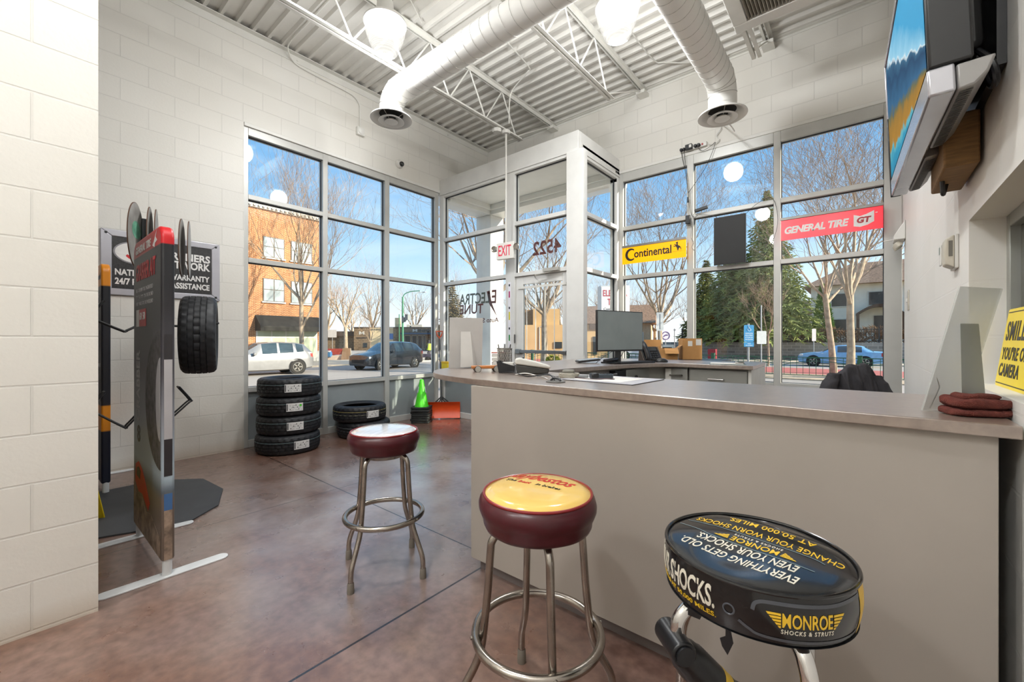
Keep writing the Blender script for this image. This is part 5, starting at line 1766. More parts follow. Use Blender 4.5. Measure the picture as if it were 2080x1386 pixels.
for y, z in ((-0.425, 0.268), (0.425, 0.268), (0.425, -0.268), (-0.425, -0.268)):
    MB().lathe([(0.011, 0.0228), (0.011, 0.026), (0, 0.028)], 14, basis((0, y, z), (0, 1, 0), (0, 0, 1), (1, 0, 0))).build('screw', BLK, t)
SW = mat('sign_white', '#e2e0dd', rough=0.4)
def st(s, y, z, w, h, al='l', bold=0.035):
    MB().text(s, w, h, basis((0.0165, y, z), (0, 1, 0), (0, 0, 1), (1, 0, 0)), 0.001, bold=bold, align=al).build('lettering', SW, pan, smooth=0)
st('PARTNERS', 0.375, 0.125, 0.43, 0.078, 'r')
st('NETWORK', 0.375, 0.040, 0.40, 0.078, 'r')
st('NATIONWIDE WARRANTY', -0.365, -0.085, 0.735, 0.060)
st('24/7 ROADSIDE ASSISTANCE', -0.365, -0.170, 0.735, 0.062)
def oval(cx, cz, a, c, x0, m, nm, n=48, holes=None):
    return MB().prism([(x0, cx + a * math.cos(q), cz + c * math.sin(q)) for q in [2 * PI * i / n for i in range(n)]], (0.0007, 0, 0)).build(nm, m, pan, smooth=0)
oc, oz = -0.205, 0.105
oval(oc, oz, 0.172, 0.108, 0.0163, mat('emblem_silver', '#8e8d92', rough=0.3, metal=0.4), 'emblem')
oval(oc, oz, 0.160, 0.097, 0.0171, SW, 'emblem')
MB().prism([(0.0179, oc + 0.125 * math.cos(q) + 0.028, oz + 0.082 * math.sin(q)) for q in [2 * PI * i / 40 for i in range(40)]], (0.0006, 0, 0)).build('emblem', mat('emblem_red', '#c2252b', rough=0.4, var=0.12, vs=10), pan, smooth=0)
hand = [(-0.155, 0.03), (-0.10, 0.065), (-0.045, 0.058), (-0.05, 0.035), (-0.025, 0.02), (-0.02, 0.0), (-0.05, -0.004), (-0.055, -0.03), (-0.075, -0.018), (-0.085, -0.034), (-0.105, -0.018), (-0.12, -0.03), (-0.14, -0.018), (-0.157, -0.01)]
MB().prism([(0.0187, oc + y, oz + z) for y, z in hand], (0.0006, 0, 0)).prism([(0.0187, oc + 0.028 - y * 0.8 - 0.01, oz - z * 0.7) for y, z in hand], (0.0006, 0, 0)).build('emblem', SW, pan, smooth=0)
b = MB().prism([(0.0193, oc + 0.01 + 0.032 * math.cos(q), oz + 0.032 * math.sin(q)) for q in [2 * PI * i / 24 for i in range(24)]], (0.0006, 0, 0))
b.prism([(0.0193, oc - 0.06, oz + 0.012), (0.0193, oc + 0.09, oz + 0.012), (0.0193, oc + 0.09, oz - 0.008), (0.0193, oc - 0.06, oz - 0.008)], (0.0004, 0, 0))
b.build('emblem', mat('emblem_steel', '#77777c', rough=0.3, metal=0.3), pan, smooth=0)
oval(oc + 0.01, oz, 0.022, 0.022, 0.0201, SW, 'emblem', 24)
oval(oc + 0.01, oz, 0.012, 0.012, 0.0209, BLACKP, 'emblem', 18)

# ------------------------------------------------------------------ cones and snow pusher in the corner
GREEN = mat('lime_cone', '#4fd61e', rough=0.4, var=0.05)
CBASE = mat('cone_base_black', '#1d1f1e', rough=0.6, var=0.2)
CX, CY_ = -5.045, 3.955
def cone(label, k, dx, dy, rz):
    t = thing('traffic_cone', label, 'traffic cone', (CX + dx, CY_ + dy, 0.034 * k), rz, group='stacked lime traffic cones')
    b = MB().prism(rrect(0.27, 0.27, 0.03), (0, 0, 0.030))
    b.build('base', CBASE, t, bevel=0.005)
    cb = MB().lathe([(0.105, 0.030), (0.098, 0.040), (0.030, 0.42), (0.026, 0.43), (0.022, 0.425)], 32, cap0=False, cap1=False).build('body', GREEN, t)
    if k == 6:
        MB().lathe([(0.0655, 0.235), (0.0495, 0.325)], 32, cap0=False, cap1=False, M=None).build('reflective_band', mat('reflective_band', '#cfd3d8', rough=0.4), cb)
    return t
random.seed(12)
names = ('bottom', 'second lowest', 'third lowest', 'middle', 'third highest', 'second highest', 'topmost')
for k in range(7):
    lab = 'topmost lime traffic cone with a white band, in the stack by the snow pusher' if k == 6 else names[k] + ' cone of the stack by the snow pusher, only its black base showing'
    cone(lab, k, random.uniform(-0.008, 0.008), random.uniform(-0.008, 0.008), math.radians(38 + random.uniform(-4, 4)))
t = thing('snow_pusher', 'orange bladed snow pusher with a D grip leaning in the glass corner', 'snow pusher')
L_, R_ = V((-5.20, 4.10, 0)), V((-4.80, 4.50, 0))
dd = (R_ - L_).normalized()
bk = V((-dd.y, dd.x, 0))
b = MB()
def bl(u, v):
    z = 0.012 + 0.25 * v
    cur = 0.055 * (2 * v - 1) ** 2
    return L_ + (R_ - L_) * u + bk * (0.055 - cur) + V((0, 0, z))
b.grid(bl, 4, 10)
b.grid(lambda u, v: bl(u, v) + bk * 0.006, 4, 10)
for u in (0, 1):
    b.grid(lambda s, v: bl(u, v) + bk * (0.006 * s), 1, 10)
for v in (0, 1):
    b.grid(lambda s, u: bl(u, v) + bk * (0.006 * s), 1, 4)
bmesh.ops.remove_doubles(b.bm, verts=b.bm.verts, dist=1e-5)
b.build('blade', mat('orange_plastic', '#e5521c', rough=0.4, var=0.05), t)
mid = (L_ + R_) / 2 + bk * 0.075
top_ = V((-5.262, 4.478, 1.24))
q0 = mid + V((0, 0, 0.16))
MB().tube([q0, top_], 0.0135, 10).build('shaft', mat('shaft_grey', '#4c4d4f', rough=0.35, metal=0.5), t)
b = MB().tube([mid + dd * 0.10 + V((0, 0, 0.25)), q0 + (top_ - q0) * 0.16], 0.011, 8).tube([mid - dd * 0.10 + V((0, 0, 0.25)), q0 + (top_ - q0) * 0.16], 0.011, 8).tube([mid + dd * 0.05 + V((0, 0, 0.25)), q0 + (top_ - q0) * 0.14], 0.009, 8).tube([mid - dd * 0.05 + V((0, 0, 0.25)), q0 + (top_ - q0) * 0.14], 0.009, 8)
b.build('brace', BLK, t)
hd = V((0.70, 0.71, 0)).normalized()
b = MB().tube([top_ + V((0, 0, -0.02)), top_ + V((0, 0, 0.02)), top_ + hd * 0.03 + V((0, 0, 0.05)), top_ + hd * 0.052 + V((0, 0, 0.12)), top_ - hd * 0.052 + V((0, 0, 0.12)), top_ - hd * 0.03 + V((0, 0, 0.05)), top_ + V((0, 0, 0.02))], 0.0125, 10)
b.build('d_grip', mat('grip_orange', '#c4532f', rough=0.45), t)
# yellow box on the window rail in the corner
t = thing('parts_box', 'small yellow plastic box on the window rail in the glass corner', 'box', (-5.085, 4.47, 0.686))
MB().box(-0.075, 0.075, -0.04, 0.05, 0, 0.19).build('body', YP, t, bevel=0.008)
MB().box(-0.078, 0.078, -0.043, 0.053, 0.165, 0.195).build('lid', mat('yellow_lid', '#e8b60f', rough=0.4), t, bevel=0.006)
# ------------------------------------------------------------------ right wall: television, thermostat, switches, sign in the pass-through
TVB = mat('tv_black', '#161617', rough=0.35, var=0.2)
TVS = mat('tv_silver', '#b7b7bd', rough=0.22, metal=0.6, var=0.05)
A = V((0.106, 2.59, 1.875))       # far lower corner of the screen face
B = V((0.140, 1.59, 1.875))       # near lower corner
uT = (B - A).normalized()         # towards the camera
T = V((0.084, 2.59, 2.469))
vT = (T - A).normalized()
nT = uT.cross(vT).normalized()
if nT.x > 0:
    nT = -nT
WT, HT = (B - A).length, 0.60
MTV = basis(A, uT, vT, uT.cross(vT))
sg = 1 if uT.cross(vT).dot(nT) > 0 else -1
def tvbox(b, x0, x1, y0, y1, d0, d1):
    """d measured from the screen face towards the wall"""
    lo, hi = sorted((-sg * d0, -sg * d1))
    b.box(x0, x1, y0, y1, lo, hi, M=MTV)
    return b
t = thing('television', 'wall mounted television with a silver lower edge showing a mountain lake', 'television')
tvbox(MB(), 0, WT, 0.075, HT, 0.0, 0.085).build('case', TVB, t, bevel=0.006)
b = tvbox(MB(), 0.0, WT, 0.0, 0.074, -0.004, 0.05)
b.build('lower_bezel', TVS, t, bevel=0.006)
b = tvbox(MB(), 0.0, WT, HT - 0.001, HT + 0.016, -0.006, 0.03)
tvbox(b, -0.012, 0.0, 0.36, HT + 0.016, -0.006, 0.03)
b.build('silver_edge', TVS, t, bevel=0.003)
tvbox(MB(), -0.012, 0.0, 0.0, 0.36, -0.006, 0.03).build('black_edge', TVB, t, bevel=0.003)
# speaker pod under the case
b = MB()
for x0, x1 in ((0.03, 0.46), (0.56, WT - 0.005)):
    b = MB()
    pr = [(x0, 0.07, 0.052), (x0, 0.0, 0.052), (x0, 0.004, 0.085), (x0, 0.03, 0.110), (x0, 0.07, 0.125)]
    b.prism([MTV @ V((p[0], p[1], -sg * p[2])) for p in pr], uT * (x1 - x0))
    sp = b.build('speaker_pod', mat('speaker_grey', '#8f8d8b', rough=0.45, metal=0.3), t, bevel=0.006)
    b = MB()
    k = x0 + 0.02
    while k < x1 - 0.02:
        b.prism([MTV @ V((k, -0.0012, -sg * 0.058)), MTV @ V((k + 0.007, -0.0012, -sg * 0.058)), MTV @ V((k + 0.007, 0.0025, -sg * 0.084)), MTV @ V((k, 0.0025, -sg * 0.084))], vT * -0.0012)
        k += 0.014
    b.build('speaker_slots', mat('slot_dark', '#4b4947', rough=0.6), sp, smooth=0)
tvbox(MB(), 0.12, WT - 0.14, 0.16, HT - 0.06, 0.086, 0.135).build('rear_hump', TVB, t, bevel=0.02)
scm, n, l, pb = nodes_of('lake_picture')
tc = n.new('ShaderNodeTexCoord')
mp = n.new('ShaderNodeSeparateXYZ')
l.new(tc.outputs['UV'], mp.inputs[0])
def nz_(sc, det, src):
    q = n.new('ShaderNodeTexNoise')
    q.inputs['Scale'].default_value = sc
    q.inputs['Detail'].default_value = det
    l.new(src, q.inputs['Vector'])
    return q.outputs['Fac']
def math_(op, a_, b_):
    q = n.new('ShaderNodeMath')
    q.operation = op
    for i, x in enumerate((a_, b_)):
        if isinstance(x, (int, float)):
            q.inputs[i].default_value = x
        else:
            l.new(x, q.inputs[i])
    return q.outputs[0]
rise = math_('ADD', math_('MULTIPLY', mp.outputs['X'], 0.78), 0.24)      # the range climbs towards the far side
ww_ = math_('DIVIDE', mp.outputs['Y'], rise)
jag = math_('ADD', ww_, math_('MULTIPLY', math_('SUBTRACT', nz_(9, 9, tc.outputs['UV']), 0.5), 0.30))
rp = n.new('ShaderNodeValToRGB')
e = rp.color_ramp.elements
stops = [(0.0, '#1c6f96'), (0.18, '#2a86a8'), (0.24, '#5aa3b0'), (0.27, '#9a7228'), (0.38, '#8a6a2a'), (0.43, '#5d5f45'), (0.48, '#2b5a7e'), (0.66, '#123c5e'), (0.74, '#2d5a79'), (0.765, '#c3d2da'), (0.785, '#86bad4'), (1.0, '#3a93c0')]
e[0].position, e[0].color = stops[0][0], lin(stops[0][1])
e[1].position, e[1].color = stops[-1][0], lin(stops[-1][1])
for p, c in stops[1:-1]:
    q = e.new(p)
    q.color = lin(c)
l.new(math_('MULTIPLY', jag, 0.76), rp.inputs[0])
l.new(rp.outputs['Color'], pb.inputs['Base Color'])
l.new(rp.outputs['Color'], pb.inputs['Emission Color'])
pb.inputs['Emission Strength'].default_value = 0.12
pb.inputs['Roughness'].default_value = 0.7
pb.inputs['Specular IOR Level'].default_value = 0.05
b = MB()
lo = [MTV @ V((x, y, sg * 0.0012)) for x, y in ((0.015, 0.082), (WT - 0.02, 0.082), (WT - 0.02, HT - 0.015), (0.015, HT - 0.015))]
hi = [p - nT * -0.0006 for p in lo]
b.prism(lo, nT * 0.0006)
sc = b.build('screen', scm, t, smooth=0)
uv = sc.data.uv_layers.new(name='UVMap')
for lp in sc.data.loops:
    p = MTV.inverted() @ sc.data.vertices[lp.vertex_index].co
    uv.data[lp.index].uv = (1 - p.x / WT, p.y / HT)
# bracket and timber block behind it
t = thing('television_bracket', 'dark steel bracket with a brown timber block between television and wall', 'bracket')
MB().box(0.285, XR - 0.001, 1.75, 2.35, 1.98, 2.62).build('wall_plate', TVB, t)
b = MB().box(0.245, 0.285, 1.95, 2.0, 2.05, 2.5).box(0.245, 0.285, 2.12, 2.17, 2.05, 2.5)
b.build('arm', TVB, t)
MB().box(0.21, 0.295, 2.02, 2.36, 1.80, 1.975).build('timber_block', mat('brown_timber', '#7a5a33', rough=0.7, var=0.2, stretch=(3, 20, 20)), t, bevel=0.006)
MB().tube(smooth_path([(0.24, 1.80, 2.08), (0.265, 1.70, 1.98), (0.28, 1.72, 1.93), (0.285, 1.82, 1.96), (0.28, 1.9, 2.1)]), 0.008, 8).build('cord', BLACKP, t)
MB().tube(smooth_path([(0.22, 2.18, 1.86), (0.225, 2.19, 1.79), (0.23, 2.22, 1.76), (0.24, 2.24, 1.80)]), 0.007, 8).build('cord', BLACKP, t)

# thermostat
t = thing('thermostat', 'beige thermostat with a rounded cover on the right wall', 'thermostat', (XR, 2.56, 1.588))
MB().box(-0.012, -0.0005, -0.06, 0.06, -0.07, 0.07).build('back_plate', WHITEPL, t, bevel=0.003)
b = MB().prism([(-0.013, -0.055, z) for z in (0,)] * 0 + [(-0.012, -0.058, -0.068), (-0.040, -0.058, -0.052), (-0.044, -0.058, 0.0), (-0.040, -0.058, 0.054), (-0.012, -0.058, 0.07)], (0, 0.085, 0))
b.build('cover', mat('beige_plastic', '#c4beb0', rough=0.4), t, bevel=0.006, seg=3)
MB().box(-0.0455, -0.0395, 0.030, 0.070, -0.045, 0.045).build('display_panel', WHITEPL, t, bevel=0.003)
MB().box(-0.0466, -0.0456, 0.036, 0.064, 0.005, 0.035).build('display', mat('lcd_grey', '#8d9790', rough=0.3), t)
MB().box(-0.030, -0.018, -0.0592, -0.0575, -0.02, 0.045).build('vent_slot', mat('slot_grey', '#6d6a62', rough=0.6), t)
t = thing('light_switch', 'beige light switch plate near the far end of the right wall', 'light switch', (XR, 4.93, 1.56))
MB().box(-0.008, -0.0005, -0.06, 0.06, -0.085, 0.085).build('plate', MATS['beige_plastic'], t, bevel=0.003)
for y in (-0.025, 0.025):
    MB().box(-0.018, -0.008, y - 0.006, y + 0.006, -0.015, 0.015).build('toggle', WHITEPL, t, bevel=0.002)
t = thing('emergency_light', 'white twin headed emergency light in the far right corner', 'emergency light', (0.255, 5.36, 2.17))
MB().prism([(0.049, -0.10, 0.16), (0.049, -0.10, -0.02), (-0.03, -0.10, -0.02), (-0.03, -0.10, 0.02)], (0, 0.24, 0)).build('case', WHITEPL, t, bevel=0.006)
for y in (-0.05, 0.08):
    MB().lathe([(0, 0.02), (0.025, 0.015), (0.036, -0.02), (0.034, -0.028), (0, -0.022)], 18, basis((-0.005, y, -0.055), (0.8, 0, 0.6), (0, 1, 0), (-0.6, 0, 0.8))).build('lamp_head', MATS['beige_plastic'], t)
MB().tube([(-0.03, -0.02, -0.005), (-0.10, -0.02, -0.012)], 0.006, 6).build('arm', WHITEPL, t)

# yellow camera notice leaning in the pass-through
t = thing('camera_notice', 'yellow notice with bold dark lettering leaning on the right window ledge', 'notice sign')
o0 = V((0.3595, 2.236, 1.0625))
upv = V((0.034, 0.0, 0.264)).normalized()
Mn = basis(o0, (0, -1, 0), upv, V((0, -1, 0)).cross(upv))
sd = 1 if V((0, -1, 0)).cross(upv).x < 0 else -1
h = 0.266
pts = [(x + 0.19, y + h / 2) for x, y, _ in rrect(0.38, h, 0.014)]
MB().prism([Mn @ V((x, y, 0)) for x, y in pts], (0.002, 0, 0)).build('plate', mat('notice_yellow', '#f0d51c', rough=0.35, var=0.03), t)
NK = mat('notice_black', '#23211c', rough=0.45)
def nt(s, x, y, w, hh):
    MB().text(s, w, hh, Mn @ MT(x, y, sd * 0.0004), sd * 0.0007, bold=0.022, spacing=1.12, align='l').build('lettering', NK, t, smooth=0)
nt('SMILE', 0.030, 0.190, 0.22, 0.066)
nt("YOU'RE ON", 0.022, 0.114, 0.30, 0.044)
nt('CAMERA', 0.022, 0.058, 0.24, 0.044)
b = MB()
for x0, x1, y0, y1 in ((0.010, 0.370, 0.010, 0.013), (0.010, 0.370, h - 0.013, h - 0.010)):
    b.box(x0, x1, y0, y1, min(sd * 0.0003, sd * 0.0009), max(sd * 0.0003, sd * 0.0009), M=Mn)
b.build('border_line', NK, t, smooth=0)

# ------------------------------------------------------------------ things hung in the front windows
def hung_sign(label, x0, x1, z0, z1, col, name, y=5.60):
    t = thing('window_sign', label, 'window sign', ((x0 + x1) / 2, y, (z0 + z1) / 2))
    w, h = x1 - x0, z1 - z0
    MB().box(-w / 2, w / 2, -0.004, 0.004, -h / 2, h / 2 - 0.03).build('panel', mat(name, col, rough=0.25, var=0.06, vs=2, emit=0.55), t)
    MB().box(-w / 2 - 0.003, w / 2 + 0.003, -0.014, 0.014, h / 2 - 0.03, h / 2).build('top_rail', mat('sign_rail', '#8b8984', rough=0.4, metal=0.4), t, bevel=0.003)
    b = MB()
    for s in (-1, 1):
        b.tube([(s * (w / 2 - 0.07), 0.0, h / 2 - 0.005), (s * (w / 2 - 0.065), YF - 0.008 - y, 2.803 - (z0 + z1) / 2)], 0.0014, 4)
    b.build('hanging_wires', GREYP, t)
    return t, w, h
t, w, h = hung_sign('orange yellow lit window sign with a black rearing horse emblem', -2.622, -1.745, 2.293, 2.553, '#f5a800', 'sign_amber')
M = lambda x, z: basis((x, -0.0042, z), (1, 0, 0), (0, 0, 1), (0, -1, 0))
INK = mat('sign_ink', '#231a10', rough=0.5)
MB().text('ontinental', 0.515, 0.112, M(-0.005, 0.0), 0.001, bold=0.022).build('lettering', INK, t, smooth=0)
b = MB()
def cshape(r0, r1, cx, cz):
    pa = [(cx + r1 * 0.92 * math.cos(a), cz + r1 * math.sin(a)) for a in [math.radians(52 + 256 * i / 24) for i in range(25)]]
    pb_ = [(cx + 0.014 + r0 * 0.92 * math.cos(a), cz + r0 * math.sin(a)) for a in [math.radians(308 - 256 * i / 24) for i in range(25)]]
    return pa + pb_
P = cshape(0.062, 0.088, -0.312, -0.005)
n_ = len(P)
vs = [(x, -0.0052, z) for x, z in P]
b.mesh(vs, [(i, i + 1, n_ - 2 - i, n_ - 1 - i) for i in range(24)])
b.build('lettering', INK, t, smooth=0)
horse = [(0.345, -0.04), (0.352, -0.038), (0.362, -0.01), (0.378, 0.005), (0.372, 0.02), (0.352, 0.03), (0.345, 0.05), (0.352, 0.062), (0.346, 0.068), (0.352, 0.082), (0.340, 0.076), (0.326, 0.072), (0.316, 0.062), (0.325, 0.060), (0.332, 0.050), (0.326, 0.040), (0.310, 0.052), (0.292, 0.046), (0.306, 0.042), (0.318, 0.030), (0.300, 0.026), (0.302, 0.034), (0.292, 0.030), (0.294, 0.018), (0.322, 0.018), (0.336, -0.006), (0.338, -0.024)]
MB().prism([(x - 0.012, -0.0043, z + 0.005) for x, z in horse], (0, -0.001, 0)).prism([(0.352, -0.0043, 0.018), (0.372, -0.0043, 0.012), (0.380, -0.0043, -0.022), (0.372, -0.0043, -0.026), (0.364, -0.0043, 0.0)], (0, -0.001, 0)).build('horse_emblem', INK, t, smooth=0)
MB().box(0.27, 0.385, -0.0052, -0.0042, -0.043, -0.0405).build('underline', INK, t, smooth=0)
t, w, h = hung_sign('red lit window sign with white slanted lettering beside the right wall', -0.708, 0.160, 2.342, 2.596, '#d3122a', 'sign_red')
MB().text('GENERAL TIRE', 0.565, 0.080, M(-0.115, -0.02), 0.001, shear=0.22, bold=0.04, spacing=0.92).build('lettering', SW, t, smooth=0)
em_ = [(0.205, 0.055), (0.255, 0.035), (0.305, 0.048), (0.365, 0.075), (0.365, -0.035), (0.315, -0.062), (0.255, -0.075), (0.205, -0.062)]
MB().prism([(x, -0.0042, z - 0.012) for x, z in em_], (0, -0.001, 0)).build('emblem', SW, t, smooth=0)
MB().text('GT', 0.115, 0.062, M(0.287, -0.018), 0.002, shear=0.15, bold=0.05).build('lettering', mat('gt_red', '#a31424', rough=0.4), t, smooth=0)
MB().box(0.375, 0.392, -0.0052, -0.0042, 0.035, 0.042).build('trademark', SW, t, smooth=0)
t = thing('window_sign', 'plain black back of a lit sign hung in the middle front window', 'window sign', (-1.235, 5.60, 2.435))
MB().box(-0.172, 0.172, -0.012, 0.012, -0.288, 0.288).build('panel', mat('matte_black_back', '#141414', rough=0.6, var=0.1), t, bevel=0.003)
MB().box(-0.176, 0.176, -0.008, 0.013, -0.292, 0.292).build('edge', mat('edge_grey', '#4b4a48', rough=0.5), t)

# power strip, adapters and flex
t = thing('power_strip', 'white power strip full of black plugs on the wall above the front glass', 'power strip', (-1.68, YF, 3.715), rot=(0, math.radians(-1), 0))
MB().box(-0.165, 0.165, -0.036, -0.001, -0.028, 0.028).build('case', WHITEPL, t, bevel=0.005)
MB().box(-0.085, 0.0, -0.085, -0.037, -0.032, 0.034).build('adapter_plug', BLACKP, t, bevel=0.006)
MB().box(-0.035, -0.005, -0.0865, -0.0855, -0.015, 0.022).build('adapter_label', MATS['paper'], t)
for x, r in ((-0.14, 0.020), (-0.105, 0.018), (0.035, 0.021), (0.075, 0.021)):
    MB().lathe([(r, 0.0), (r, 0.03), (r * 0.7, 0.042), (0, 0.042)], 16, basis((x, -0.037, -0.005), (1, 0, 0), (0, 0, 1), (0, -1, 0))).build('plug', BLACKP, t)
MB().box(0.105, 0.125, -0.041, -0.036, -0.012, 0.012).build('switch', mat('switch_red', '#a3302a', rough=0.4), t)
yf = YF - 0.03
cable('flex', 'tangled white flex hanging from the right duct to the power strip', [(-1.10, 4.72, 3.52), (-1.12, 5.3, 3.60), (-1.37, yf - 0.01, 3.93), (-1.35, yf, 3.85), (-1.40, yf, 3.78), (-1.37, yf, 3.72), (-1.42, yf, 3.68), (-1.48, yf, 3.69), (-1.50, yf, 3.72)], 0.006, WHITEPL)
yg = YF - 0.045
cable('flex', 'black flex dropping from the power strip beside the first front mullion', [(-1.82, yf - 0.02, 3.70), (-1.81, yg, 3.60), (-1.76, yg, 3.35), (-1.735, yg, 3.08), (-1.74, yg, 2.88)], 0.0035, BLACKP)
cable('flex', 'thin black flex crossing the first front mullion to the small inline switch', [(-1.785, yf - 0.02, 3.70), (-1.78, yg, 3.58), (-1.745, yg, 3.30), (-1.72, yg, 3.02), (-1.70, yg, 2.86), (-1.66, yg, 2.80), (-1.62, yg, 2.82)], 0.003, BLACKP)
cable('flex', 'black flex looping from the power strip down past the middle front pane', [(-1.63, yf - 0.02, 3.70), (-1.56, yg, 3.63), (-1.46, yg, 3.66), (-1.41, yg, 3.68), (-1.50, yg, 3.45), (-1.60, yg, 3.30), (-1.735, yg, 3.13)], 0.003, BLACKP)
cable('flex', 'thin black flex from the adapter along the rail to the black sign back', [(-1.60, yg, 2.82), (-1.50, yg, 2.80), (-1.40, yg - 0.01, 2.755), (-1.38, yg - 0.03, 2.73)], 0.0025, BLACKP)
cable('flex', 'thin black flex trailing from the black sign back towards the red sign', [(-1.07, yg - 0.03, 2.72), (-0.95, yg, 2.83), (-0.80, yg, 2.86), (-0.745, yg, 2.60), (-0.80, yg, 2.35), (-0.92, yg, 2.17), (-1.06, yg - 0.03, 2.15)], 0.0025, BLACKP)
cable('flex', 'pale flex bundle hanging on the first front mullion beside the black sign back', [(-1.70, yg, 2.78), (-1.69, yg, 2.66), (-1.70, yg, 2.55), (-1.67, yg, 2.48), (-1.69, yg, 2.42), (-1.66, yg, 2.38), (-1.67, yg, 2.50)], 0.004, GREYP)
t = thing('inline_switch', 'small black inline switch on the flex beside the first front mullion', 'switch', (-1.735, yg - 0.008, 3.04))
MB().box(-0.012, 0.012, -0.01, 0.01, -0.035, 0.035).build('body', BLACKP, t, bevel=0.004)
t = thing('flex_adapter', 'black adapter taped to the first front mullion at rail height', 'adapter', (-1.735, yg - 0.012, 2.78))
MB().box(-0.028, 0.028, -0.02, 0.02, -0.055, 0.055).build('body', BLACKP, t, bevel=0.005)
t = thing('flex_adapter', 'black adapter lying on the rail above the black sign back', 'adapter', (-1.575, yg - 0.005, 2.885), rot=(0, math.radians(-9), 0))
MB().box(-0.08, 0.08, -0.018, 0.018, -0.016, 0.022).build('body', BLACKP, t, bevel=0.005)
# ------------------------------------------------------------------ outside: ground
GZ = -0.55
ASPH = mat('sunlit_asphalt', '#a79d93', rough=0.85, var=0.10, vs=0.5, bump=0.2, bs=20)
WALK = mat('concrete_walk', '#c4b5a0', rough=0.85, var=0.08, vs=0.8)
tag(MB().box(-140, 70, -60, 160, GZ - 0.4, GZ).build('ground', ASPH), kind='structure')
tag(MB().box(-34, -27.6, -20, 26, GZ, GZ + 0.10).build('sidewalk', WALK), kind='structure')
tag(MB().box(-24, 12, 22.5, 26.0, GZ, GZ + 0.05).build('sidewalk', mat('dry_verge', '#b9a489', rough=0.95, var=0.2, vs=3)), kind='structure')
tag(MB().box(-24, 12, 26.2, 31.6, GZ, GZ + 0.03).build('road_surface', mat('red_lane', '#b5635a', rough=0.85, var=0.1, vs=2)), kind='structure')
tag(MB().box(-16, 14, 38.0, 43.0, GZ, GZ + 0.10).build('sidewalk', WALK), kind='structure')
tag(MB().box(-16, 20, 43.4, 90, GZ, 0.98).build('raised_lawn', mat('dry_lawn', '#8f8059', rough=0.95, var=0.25, vs=1.5)), kind='structure')

def brick_mat(name, c1, c2, mortar, axis, bw=0.24, rh=0.08):
    m, n, l, pb = nodes_of(name)
    geo = n.new('ShaderNodeTexCoord')
    sp = n.new('ShaderNodeSeparateXYZ')
    l.new(geo.outputs['Object'], sp.inputs[0])
    cb = n.new('ShaderNodeCombineXYZ')
    l.new(sp.outputs[axis], cb.inputs[0])
    l.new(sp.outputs[2], cb.inputs[1])
    br = n.new('ShaderNodeTexBrick')
    br.inputs['Scale'].default_value = 1
    br.inputs['Brick Width'].default_value = bw
    br.inputs['Row Height'].default_value = rh
    br.inputs['Mortar Size'].default_value = rh * 0.10
    br.inputs['Color1'].default_value = lin(c1)
    br.inputs['Color2'].default_value = lin(c2)
    br.inputs['Mortar'].default_value = lin(mortar)
    l.new(cb.outputs[0], br.inputs['Vector'])
    l.new(br.outputs['Color'], pb.inputs['Base Color'])
    pb.inputs['Roughness'].default_value = 0.85
    return m

# stone retaining wall with an iron fence and a dry hedge on top
STONE = brick_mat('grey_stone_wall', '#9a938b', '#7b746d', '#aaa298', 0, 0.62, 0.26)
o = MB().box(-16, 20, 42.9, 43.4, GZ, 1.02).build('retaining_wall', STONE)
tag(o, 'grey stone retaining wall across the road below the house', 'wall')
IRON = mat('black_iron', '#1d1d1f', rough=0.5)
t = thing('yard_fence', 'black iron fence on top of the stone retaining wall', 'fence', (0, 43.7, 1.0))
b = MB()
x = -14.0
while x < 10:
    b.box(x - 0.012, x + 0.012, -0.012, 0.012, 0, 1.25)
    x += 0.16
b.build('pickets', IRON, t, smooth=0)
MB().box(-14, 10, -0.02, 0.02, 1.05, 1.10).build('rail', IRON, t)
MB().box(-14, 10, -0.02, 0.02, 0.12, 0.17).build('rail', IRON, t)
for k in range(9):
    MB().box(-14 + 3 * k - 0.05, -14 + 3 * k + 0.05, -0.05, 0.05, 0, 1.4).build('post', IRON, t)

# ornamental green fence
GRN = mat('dark_green_paint', '#235a40', rough=0.45)
t = thing('ornamental_fence', 'dark green ornamental fence with arched bars beyond the parking edge', 'fence', (0, 25.0, GZ))
for k in range(9):
    x = -22.0 + 3.13 * k - 0.0
    MB().box(x - 0.085, x + 0.085, -0.085, 0.085, 0, 1.02).prism([(x - 0.10, -0.10, 1.02), (x + 0.10, -0.10, 1.02), (x + 0.10, 0.10, 1.02), (x - 0.10, 0.10, 1.02)], (0, 0, 0.04)).build('post', GRN, t, bevel=0.01)
for z in (0.93, 0.06):
    MB().box(-22.0, 3.04, -0.02, 0.02, z - 0.02, z + 0.02).build('rail', GRN, t)
b = MB()
x = -22.0
while x < 3.0:
    b.box(x - 0.010, x + 0.010, -0.010, 0.010, 0.06, 0.93)
    x += 0.26
b.build('pickets', GRN, t, smooth=0)
b = MB()
for k in range(8):
    x0 = -22.0 + 3.13 * k
    for off in (0.0, 0.14):
        b.tube([(x0 + 3.13 * i / 16, 0, 0.50 + off + 0.26 * math.sin(PI * i / 16)) for i in range(17)], 0.014, 5)
b.build('arched_bars', GRN, t)

